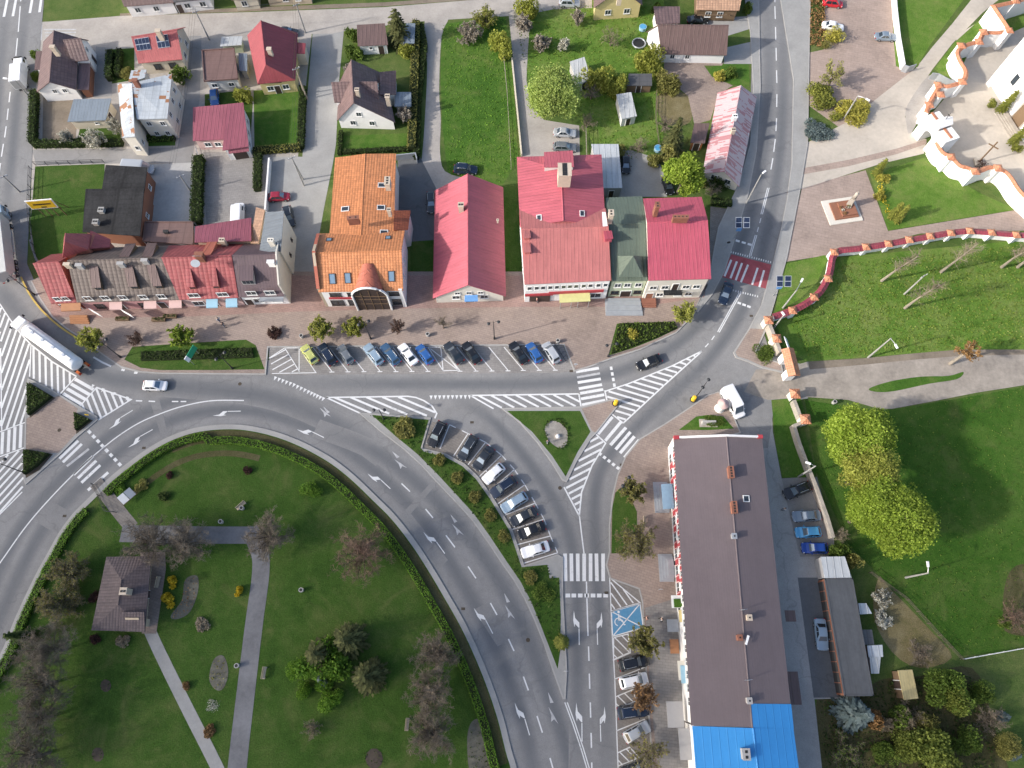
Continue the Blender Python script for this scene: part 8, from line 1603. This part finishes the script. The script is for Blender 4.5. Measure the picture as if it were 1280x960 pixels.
for a in [('concrete lamp post with bent arm at the edge of the meadow lane', 1085, 447, 1116, 425, 1120, 432), ('concrete pole without arm in the middle of the meadow', 1130, 368, 1156, 344, None, None), ('pale lamp post on the lawn left of the crimson coped wall', 978.5, 385, 995, 362, 1002, 351), ('concrete lamp post beside the black suv and grey boundary wall', 998, 596, 1018, 581, 1011, 579), ('lamp post on the dark lawn below the big trees', 1132, 722, 1160, 715, 1160, 706), ('tall lamp post on the pavement below the faded roof house', 933, 254, 946, 216, 955, 215), ('lamp post beside the box truck on the main road', 40, 125, 15, 103, 7, 98), ('utility pole at the street behind the solar roofed house', 262, 50, 247, 12, None, None), ('utility pole at the corner of street and cobbled alley', 382, 41, 368, 5, None, None), ('braced utility pole beside the lawn of the crimson gambrel house', 384, 124, 371, 84, None, None, 'utility_pole', 'bark_pale', (-4, -7)), ('braced utility pole on the cobbled alley above the dark red hatchback', 380, 232, 364, 196, None, None, 'utility_pole', 'concrete', (-1, -8)), ('leaning pole beside the concrete yard', 239, 240, 223, 226, None, None), ('pole on the main road pavement left of the billboard', 25, 240, 8, 223, None, None), ('lamp post by the right planter of the pink car park', 1055, 148, 1070, 118, 1084, 124), ('lamp post behind the end of the crumbling lane wall', 967, 410, 976, 396, 979, 392)]:
    if len(a) == 7: lamp_conc(*a, 'street_lamp' if a[5] else 'utility_pole')
    else: lamp_conc(*a[:7], a[7], a[8], a[9])
def wire(label, a, c, h=8.2):
    p, q = P2(*a), P2(*c); t = thing('power_line', label, 'power line', (p.x, p.y, h), group='overhead wires'); d = q - p
    for o in (-.5, 0, .5):
        b = MB(); b.tube([(d.x * k / 8 + o, d.y * k / 8, -.9 * math.sin(math.pi * k / 8)) for k in range(9)], .016, 4); b.build('wire', M['darkmetal'], t)
for a, c, lb in (((262, 50), (382, 41), 'overhead wires along the pale top street'), ((382, 41), (384, 124), 'overhead wires from the street corner down to the braced pole'), ((384, 124), (380, 232), 'overhead wires above the cobbled alley between two braced poles'), ((262, 50), (239, 240), 'overhead wires crossing the lane to the concrete yard pole')): wire(lb, a, c)
# ------------------------------------------------------------------ signs and street furniture
def poles(t, ps, h, r=.05, m='steel', nm='post'):
    for x, y in ps:
        b = MB(); b.cyl((x, y, -.1), (x, y, h), r, 6); b.build(nm, M[m], t)
p = P2(57, 268); t = thing('billboard', 'large yellow billboard standing on legs on the dark green lawn', 'billboard', (p.x, p.y, 0), 0)
q = [P(40, 262, 3.2), P(73, 259.5, 3.2), P(64, 249, 6.4), P(30, 252, 6.4)]; n_ = (q[1] - q[0]).cross(q[3] - q[0]).normalized(); n_ = n_ if n_.dot(Vector((0, 0, CAMH)) - q[0]) > 0 else -n_
b = MB(); b.hull([c - n_ * .15 for c in q], q); b.build('backing', M['white'], t, (p.x, p.y, 0)); f = lambda u, v: q[0].lerp(q[1], u).lerp(q[3].lerp(q[2], u), v)
b = MB(); fq = [f(.04, .08), f(.96, .08), f(.96, .92), f(.04, .92)]; b.hull([c + n_ * .005 for c in fq], [c + n_ * .03 for c in fq]); fo = b.build('panel', M['signyellow'], t, (p.x, p.y, 0))
b = MB(); rg = random.Random(5); u = .2
while u < .82:
    w_ = rg.uniform(.02, .05); g = [f(u, .46), f(u + w_, .46), f(u + w_, .62), f(u, .62)]; b.hull([c + n_ * .03 for c in g], [c + n_ * .04 for c in g]); u += w_ + .012
g = [f(.42, .14), f(.62, .14), f(.62, .28), f(.42, .28)]; b.hull([c + n_ * .03 for c in g], [c + n_ * .04 for c in g]); b.build('worn_lettering', M['frame_dark'], fo, (p.x, p.y, 0))
for u in (.1, .35, .6, .9):
    c = f(u, .05); b = MB(); b.cyl((c.x, c.y + .6, -.1), (c.x, c.y + .6, 5.4), .09, 6); b.cyl((c.x, c.y + 2.4, -.1), (c.x, c.y + .65, 4.6), .07, 6); b.build('leg', M['w_wood'], t, (p.x, p.y, 0))
p = P2(247, 450); t = thing('direction_sign', 'green and white direction sign seen edge-on over the promenade lawn', 'sign', (p.x, p.y, ZS)); a = heading(246, 446, 9, -15)
b = MB(); b.box((0, 0, 2.6), (2.9, .1, 1.1), a, m=Matrix.Rotation(a, 3, 'Z') @ Matrix.Rotation(R(-20), 3, 'X')); po = b.build('panel', M['signgreen'], t); b = MB(); b.box((-math.cos(a) * 1.1, -math.sin(a) * 1.1, 2.62), (.7, .13, 1.12), a, m=Matrix.Rotation(a, 3, 'Z') @ Matrix.Rotation(R(-20), 3, 'X')); b.build('white_field', M['white'], po); poles(t, [(math.cos(a) * d_, math.sin(a) * d_) for d_ in (-1, 1)], 2.6)
for (x, y), lb in (((917, 299), 'pair of dark solar panels on a pole left of the red crossing'), ((966, 370), 'pair of dark solar panels on a pole right of the red crossing')):
    p = P2(x, y); t = thing('solar_warning_light', lb, 'sign', (p.x, p.y, ZS), group='solar powered crossing lights'); poles(t, [(0, 0)], 5.2, .07)
    for s in (-.7, .7):
        mt = Matrix.Rotation(R(-35 + 65), 3, 'X'); b = MB(); b.box((s, -.1, 5.4), (1.15, 1.9, .06), m=Matrix.Rotation(R(25), 3, 'X')); fo = b.build('solar_panel', M['silver'], t); b = MB()
        for i in (-1, 1): b.box(Vector((s, -.1, 5.4)) + Matrix.Rotation(R(25), 3, 'X') @ Vector((0, i * .46, .03)), (1.0, .82, .03), m=Matrix.Rotation(R(25), 3, 'X'))
        b.build('solar_cells', M['solar'], fo)
    b = MB(); b.box((0, -.12, 3.2), (.9, .1, .9)); b.build('crossing_sign', M['bluecloth'], t)
def roadsign(label, x, y, col, h=2.4, n=8, r=.35, rz=0, cat='sign'):
    p = P2(x, y); t = thing('road_sign', label, cat, (p.x, p.y, ZS), rz, 'road signs'); poles(t, [(0, 0)], h + .2, .035); b = MB(); b.cyl((0, -.05, h), (0, -.08, h), r, n); b.build('sign_plate', M[col], t); return t
for x, y, c, lb in ((906, 312, 'w_dark', 'dark round road sign on the pavement above the red crossing'), (718, 462, 'silver', 'small grey road sign at the right end of the parking row'), (119, 524, 'signyellow', 'yellow marker sign at the right tip of the pink island'), (706, 838, 'silver', 'road sign at the lower point of the planted island'), (822, 738, 'silver', 'road sign by the parking bays in front of the long building')): roadsign(lb, x, y, c)
for x, y, lb in ((866, 500, 'yellow traffic bollard at the foot of the twin lamp post'), (769, 505, 'yellow traffic bollard on the small pink island tip')):
    p = P2(x, y); t = thing('traffic_bollard', lb, 'bollard', (p.x, p.y, ZS), group='yellow traffic bollards'); b = MB(); b.tube([(0, 0, 0), (0, 0, .3), (0, 0, 1.25), (0, 0, 1.4)], [.42, .36, .36, .25], 10); b.build('body', M['signyellow'], t); b = MB(); b.cyl((0, 0, .0), (0, 0, .12), .55, 12); b.build('base', M['darkmetal'], t)
p = P2(899, 511); t = thing('advertising_pillar', 'round pink topped advertising pillar beside the white van', 'pillar', (p.x, p.y, ZS)); b = MB(); b.tube([(0, 0, 0), (0, 0, .2), (0, 0, 2.3)], [.85, .75, .75], 18); b.build('drum', M['w_white2'], t); b = MB(); b.tube([(0, 0, 2.3), (0, 0, 2.42), (0, 0, 3.0)], [.95, .95, .15], 18); b.build('cap', M['w_pinkpale'], t)
p = P2(885, 530); t = thing('memorial_stone', 'flat pale memorial stone on the small lawn at the long building', 'memorial', (p.x, p.y, ZS)); b = MB(); b.hull([(-1.2, -.3, 0), (1.2, -.3, 0), (1.2, .3, 0), (-1.2, .3, 0)], [(-1.1, 0, .9), (1.1, 0, .9), (1.1, .3, .9), (-1.1, .3, .9)]); b.build('stone', M['concrete_pale'], t); b = MB(); b.box((0, .1, .05), (3, 1.4, .1)); b.build('base', M['stone'], t)
# monument
p = P2(1052, 264); a = heading(1052, 264, 40, -6); t = thing('monument', 'stone monument with figure on a red stepped base amid the pink plaza', 'monument', (p.x, p.y, .02), a)
b = MB(); b.box((0, 0, .1), (6.4, 5.4, .2)); b.build('paved_base', M['w_ivory'], t); b = MB(); b.box((.3, 0, .32), (4.6, 3.8, .3)); b.box((.9, 0, .6), (3.0, 3.0, .3)); b.build('step', M['w_brick'], t)
b = MB(); b.tube([(1.6, .9, .7), (1.6, .9, 1.3), (1.6, .9, 2.4), (1.6, .9, 2.6)], [.75, .6, .5, .6], 4); b.build('pedestal', M['stone'], t); b = MB(); b.tube([(1.6, .9, 2.6), (1.6, .9, 3.3), (1.6, .9, 3.9), (1.6, .9, 4.15)], [.4, .32, .38, .12], 10); b.ball((1.6, .9, 4.3), .17); b.build('statue', M['stone'], t, smooth=True)
for i in range(8):
    b = MB(); rg = random.Random(i); c = Vector((rg.uniform(-.8, 1.6), rg.uniform(-1.3, .6), .85)); 
    for _ in range(26): leafq(b, c + rv(rg) * .25, .13, rg, .6)
    b.build('flower_wreath', M[('l_white', 'l_rust', 'l_yellow', 'l_white', 'l_rust', 'l_white', 'l_mid', 'l_rust')[i]], t, fix=False)
# park furniture
p = P2(163, 622); a = heading(163, 622, 12, -10); t = thing('notice_board', 'grey sloping double notice board beside the park entrance path', 'notice board', (p.x, p.y, ZS), a)
for s, m_ in ((-.62, 'w_white2'), (.62, 'zinc')):
    b = MB(); b.box((s, 0, 1.1), (1.15, 1.5, .08), m=Matrix.Rotation(R(20), 3, 'X')); b.build('panel', M[m_], t)
poles(t, [(-1.1, 0), (0, 0), (1.1, 0)], 1.1, .05)
def bench(label, x, y, rz, group='park benches'):
    p = P2(x, y); t = thing('bench', label, 'bench', (p.x, p.y, ZS), rz, group); b = MB(); b.box((0, 0, .45), (1.7, .42, .06)); b.build('seat', M['w_tan'], t); b = MB(); b.box((0, .24, .72), (1.7, .05, .35)); b.build('backrest', M['w_tan'], t)
    for s in (-.7, .7):
        b = MB(); b.box((s, 0, .21), (.12, .4, .42)); b.build('leg', M['concrete'], t)
for x, y, r_, lb in ((303, 633, .8, 'park bench on the lawn above the bend of the park path'), (200, 728, 1.5, 'park bench on the court right of the pavilion'), (332, 841, 1.5, 'park bench beside the main path, left of the pine thicket'), (510, 905, 1.5, 'pale park bench between the bare trees near the park hedge'), (805, 653, 1.5, 'bench on the pavement between the two budding trees'), (815, 870, 1.6, 'bench near the entrance canopy of the long building')): bench(lb, x, y, r_)
def bin_(label, x, y): 
    p = P2(x, y); t = thing('litter_bin', label, 'bin', (p.x, p.y, ZS), 0, 'round concrete bins'); b = MB(); b.tube([(0, 0, 0), (0, 0, .75)], [.3, .36], 12); b.build('shell', M['concrete_pale'], t); b = MB(); b.cyl((0, 0, .70), (0, 0, .76), .24, 12); b.build('liner', M['black'], t)
for x, y, lb in ((278, 653, 'round concrete bin at the upper edge of the park path'), (298, 832, 'round concrete bin beside the oval pebble bed'), (304, 636, 'round concrete bin beside the lawn bench'), (378, 738, 'small round bin alone on the park lawn'), (535, 420, 'round bin on the promenade below the grey leafless tree'), (697, 428, 'round bin at the right end of the parking row'), (378, 422, 'round bin between the first two budding trees'), (1041, 504, 'white round bin on the lawn by the lane')): bin_(lb, x, y)
p = P2(697, 546); t = thing('fountain_stone', 'small white stone marker in the middle of the oval pebble bed', 'stone', (p.x, p.y, ZS)); b = MB(); b.tube([(0, 0, 0), (0, 0, .4), (0, 0, .55)], [.4, .32, .1], 7); b.build('stone', M['white'], t); b = MB(); b.cyl((0, 0, 0), (0, 0, .08), .6, 12); b.build('base', M['stone'], t)
for i, (x, y, lb) in enumerate(((155, 400, 'dark wooden planter box before the pink terrace house, left of the lawn tree'), (200, 401, 'dark wooden planter box above the lawn tree on the promenade'), (214, 397, 'small dark planter box at the pink house wall near the red terrace roof'))):
    p = P2(x, y); t = thing('planter', lb, 'planter', (p.x, p.y, ZS), .02, 'planter boxes by the terrace'); b = MB(); b.hull([(-1.1, -.3, 0), (1.1, -.3, 0), (1.1, .3, 0), (-1.1, .3, 0)], [(-1.2, -.38, .55), (1.2, -.38, .55), (1.2, .38, .55), (-1.2, .38, .55)]); b.build('box', M['w_wood'], t); b = MB(); rg = random.Random(i)
    for _ in range(60): leafq(b, Vector((rg.uniform(-1.1, 1.1), rg.uniform(-.3, .3), rg.uniform(.55, .8))), .12, rg, .8)
    b.build('plants', M['l_dark'], t, fix=False)
p = P2(702, 440); a = heading(702, 440, 9, 14); t = thing('bicycle_rack', 'dark metal bicycle rack right of the silver minivan', 'bicycle rack', (p.x, p.y, ZS), a)
for i in range(6):
    b = MB(); b.tube([(-2 + i * .8, -.3, 0), (-2 + i * .8, -.3, .6), (-2 + i * .8, 0, .8), (-2 + i * .8, .3, .6), (-2 + i * .8, .3, 0)], .03, 5); b.build('hoop', M['darkmetal'], t)
b = MB(); b.tube([(-2.2, -.3, .04), (2.2, -.3, .04)], .03, 5); b.build('rail', M['darkmetal'], t)
# garden things
p = P2(798, 57); t = thing('trampoline', 'round black garden trampoline with pale rim', 'trampoline', (p.x, p.y, 0)); b = MB(); b.cyl((0, 0, .62), (0, 0, .66), 1.2, 24); b.build('mat', M['black'], t)
b = MB(); N = 24
for i in range(N):
    a0, a1 = 6.2832 * i / N, 6.2832 * (i + 1) / N; b.tube([(1.35 * math.cos(a0), 1.35 * math.sin(a0), .66), (1.35 * math.cos(a1), 1.35 * math.sin(a1), .66)], .14, 5)
b.build('rim', M['zinc'], t); poles(t, [(1.3 * math.cos(i * 1.047), 1.3 * math.sin(i * 1.047)) for i in range(6)], .64, .04, 'steel', 'leg')
for x, y, r_, lb in ((803, 37, .8, 'sky blue round paddling tub on the lawn above the trampoline'), (822, 188, .8, 'pale blue round tub at the corner of the grey yard')):
    p = P2(x, y); t = thing('tub', lb, 'tub', (p.x, p.y, 0)); b = MB(); b.tube([(0, 0, 0), (0, 0, .8)], [r_ * .9, r_], 16); b.build('shell', M['w_blue'], t); b = MB(); b.cyl((0, 0, .78), (0, 0, .83), r_ * .85, 16); b.build('cover', M['c_sky'], t)
# ------------------------------------------------------------------ people
M['skin'] = plain('skin', (.50, .32, .24, 1), .6); M['hair'] = plain('hair', (.05, .035, .025, 1), .7); M['cloth_white'] = plain('cloth_white', (.62, .61, .6, 1), .9); M['cloth_black'] = plain('cloth_black', (.025, .025, .03, 1), .9); M['cloth_grey'] = plain('cloth_grey', (.22, .22, .24, 1), .9); M['cloth_pink'] = plain('cloth_pink', (.48, .22, .18, 1), .9); M['cloth_blue'] = plain('cloth_blue', (.05, .08, .16, 1), .9); M['hair_fair'] = plain('hair_fair', (.45, .36, .24, 1), .7)
def skin(name, verts, edges, radii, mat, parent, root=0):
    me = bpy.data.meshes.new(name); me.from_pydata(verts, edges, []); o = bpy.data.objects.new(name, me); COL.objects.link(o); md = o.modifiers.new('s', 'SKIN'); md.use_smooth_shade = True
    for i, r_ in enumerate(radii):
        s = me.skin_vertices[0].data[i]; s.radius = r_ if isinstance(r_, tuple) else (r_, r_); s.use_root = i == root
    sb = o.modifiers.new('d', 'SUBSURF'); sb.levels = 1; sb.render_levels = 1
    dg = bpy.context.evaluated_depsgraph_get(); m2 = bpy.data.meshes.new_from_object(o.evaluated_get(dg)); bpy.data.objects.remove(o); m2.name = name; m2.materials.clear(); m2.materials.append(M[mat]); n = bpy.data.objects.new(name, m2); COL.objects.link(n); n.parent = parent; return n
def person(label, x, y, dx, dy, top, legs, hair='hair', stride=.22, group=None, bag=None):
    p = P2(x, y); t = thing('person', label, 'person', (p.x, p.y, ZS + .01), heading(x, y, dx, dy), group); s = stride
    V_ = [(0, 0, .93), (0, 0, 1.15), (.0, 0, 1.40), (.01, 0, 1.50), (.02, 0, 1.60), (.03, 0, 1.70), (0, -.20, 1.38), (-s * .5, -.26, 1.12), (s * .1 + .05, -.25, .86), (.0, .20, 1.38), (s * .5, .26, 1.12), (s * .9 + .12, .22, .92), (0, -.10, .88), (s * .75, -.11, .50), (s, -.11, .09), (s + .17, -.12, .04), (0, .10, .88), (-s * .1, .11, .49), (-s, .11, .10), (-s + .16, .12, .04)]
    E_ = [(0, 1), (1, 2), (2, 3), (3, 4), (4, 5), (2, 6), (6, 7), (7, 8), (2, 9), (9, 10), (10, 11), (0, 12), (12, 13), (13, 14), (14, 15), (0, 16), (16, 17), (17, 18), (18, 19)]
    R_ = [(.15, .12), (.14, .11), (.17, .11), .055, (.085, .095), (.075, .085), .06, .045, .035, .06, .045, .035, .085, .06, .045, .04, .085, .06, .045, .04]
    skin('body', V_, E_, R_, 'skin', t)
    for hnd in (8, 11):
        h0 = Vector(V_[hnd])
        for k in range(4): pass
    skin('jacket', [V_[i] for i in (0, 1, 2, 6, 7, 8, 9, 10, 11)], [(0, 1), (1, 2), (2, 3), (3, 4), (4, 5), (2, 6), (6, 7), (7, 8)], [(.17, .14), (.165, .135), (.19, .13), .08, .065, .05, .08, .065, .05], top, t)
    skin('trousers', [V_[i] for i in (0, 12, 13, 14, 16, 17, 18)], [(0, 1), (1, 2), (2, 3), (0, 4), (4, 5), (5, 6)], [(.155, .125), .10, .075, .06, .10, .075, .06], legs, t)
    b = MB(); b.ball((.015, 0, 1.70), (.105, .10, .115), 10, 7); b.build('hair', M[hair], t, smooth=True)
    for sg, k in ((-1, 14), (1, 18)):
        b = MB(); q = V_[k]; b.box((q[0] + .06, q[1], .05), (.28, .1, .1)); b.build('shoe', M['cloth_black'], t)
    if bag: b = MB(); b.box((V_[8][0], V_[8][1] - .08, .62), (.3, .12, .36)); b.build('bag', M[bag], t)
    return t
person('person in black jacket walking on the promenade below the blue awnings', 281, 409, 1, .2, 'cloth_black', 'cloth_grey', group=None); person('person with white top walking on the promenade behind one in black', 275.5, 402.5, 1, .4, 'cloth_white', 'cloth_blue', 'hair_fair')
person('person in dark vest and pink shirt beside the blue painted bay', 806.5, 773, 1, -.2, 'cloth_pink', 'cloth_black'); person('person in white top walking towards the long building entrance', 825, 774, 1, 0, 'cloth_white', 'cloth_black', bag='cloth_black')
person('person in pale clothes standing in the yard left of the grey blue saloon', 977, 638, 1, -1, 'cloth_white', 'cloth_grey', stride=.08); person('person in dark blue with white top on the lawn beside the oval pebble bed', 684, 554, 1, 1, 'cloth_blue', 'cloth_white', stride=.12)
person('person standing beside the pink advertising pillar shop entrance side of the red roofed shop', 671, 378, 1, 0, 'cloth_pink', 'cloth_grey', stride=.1)

# ------------------------------------------------------------------ unseen clouds, added to dim the south-west
t = NT('shade_cloud'); t.t.nodes.remove(t.b); pv = t.n('ShaderNodeVolumePrincipled'); pv.inputs['Color'].default_value = (1, 1, 1, 1); pv.inputs['Density'].default_value = .013; pv.inputs['Anisotropy'].default_value = .3; t.l(pv.outputs[0], t.t.nodes['Material Output'].inputs['Volume'])
for k, (gx, gy, rx, ry, rz_, lb) in enumerate([(-75, -15, 95, 60, 26, 'broad white cloud out of view, added to shade the park'), (38, -28, 95, 52, 22, 'long white cloud out of view, added to shade the long building')]):
    D = 620 + k * 140; c = Vector((gx, gy, 0)) - sd * D; rg = random.Random(k); b = MB(); b.ball((0, 0, 0), (rx, ry, rz_), 40, 24)
    for v in b.v: f = 1 + .13 * math.sin(v.x * .07 + k) * math.cos(v.y * .09) + .08 * math.sin(v.x * .19 + v.y * .15 + v.z * .3); v.x *= f; v.y *= f; v.z *= f * (.55 if v.z < 0 else 1.1)
    o = b.build('cloud', t.m, None, smooth=True); o.location = c; tag(o, lb, 'cloud', None, 'stuff')
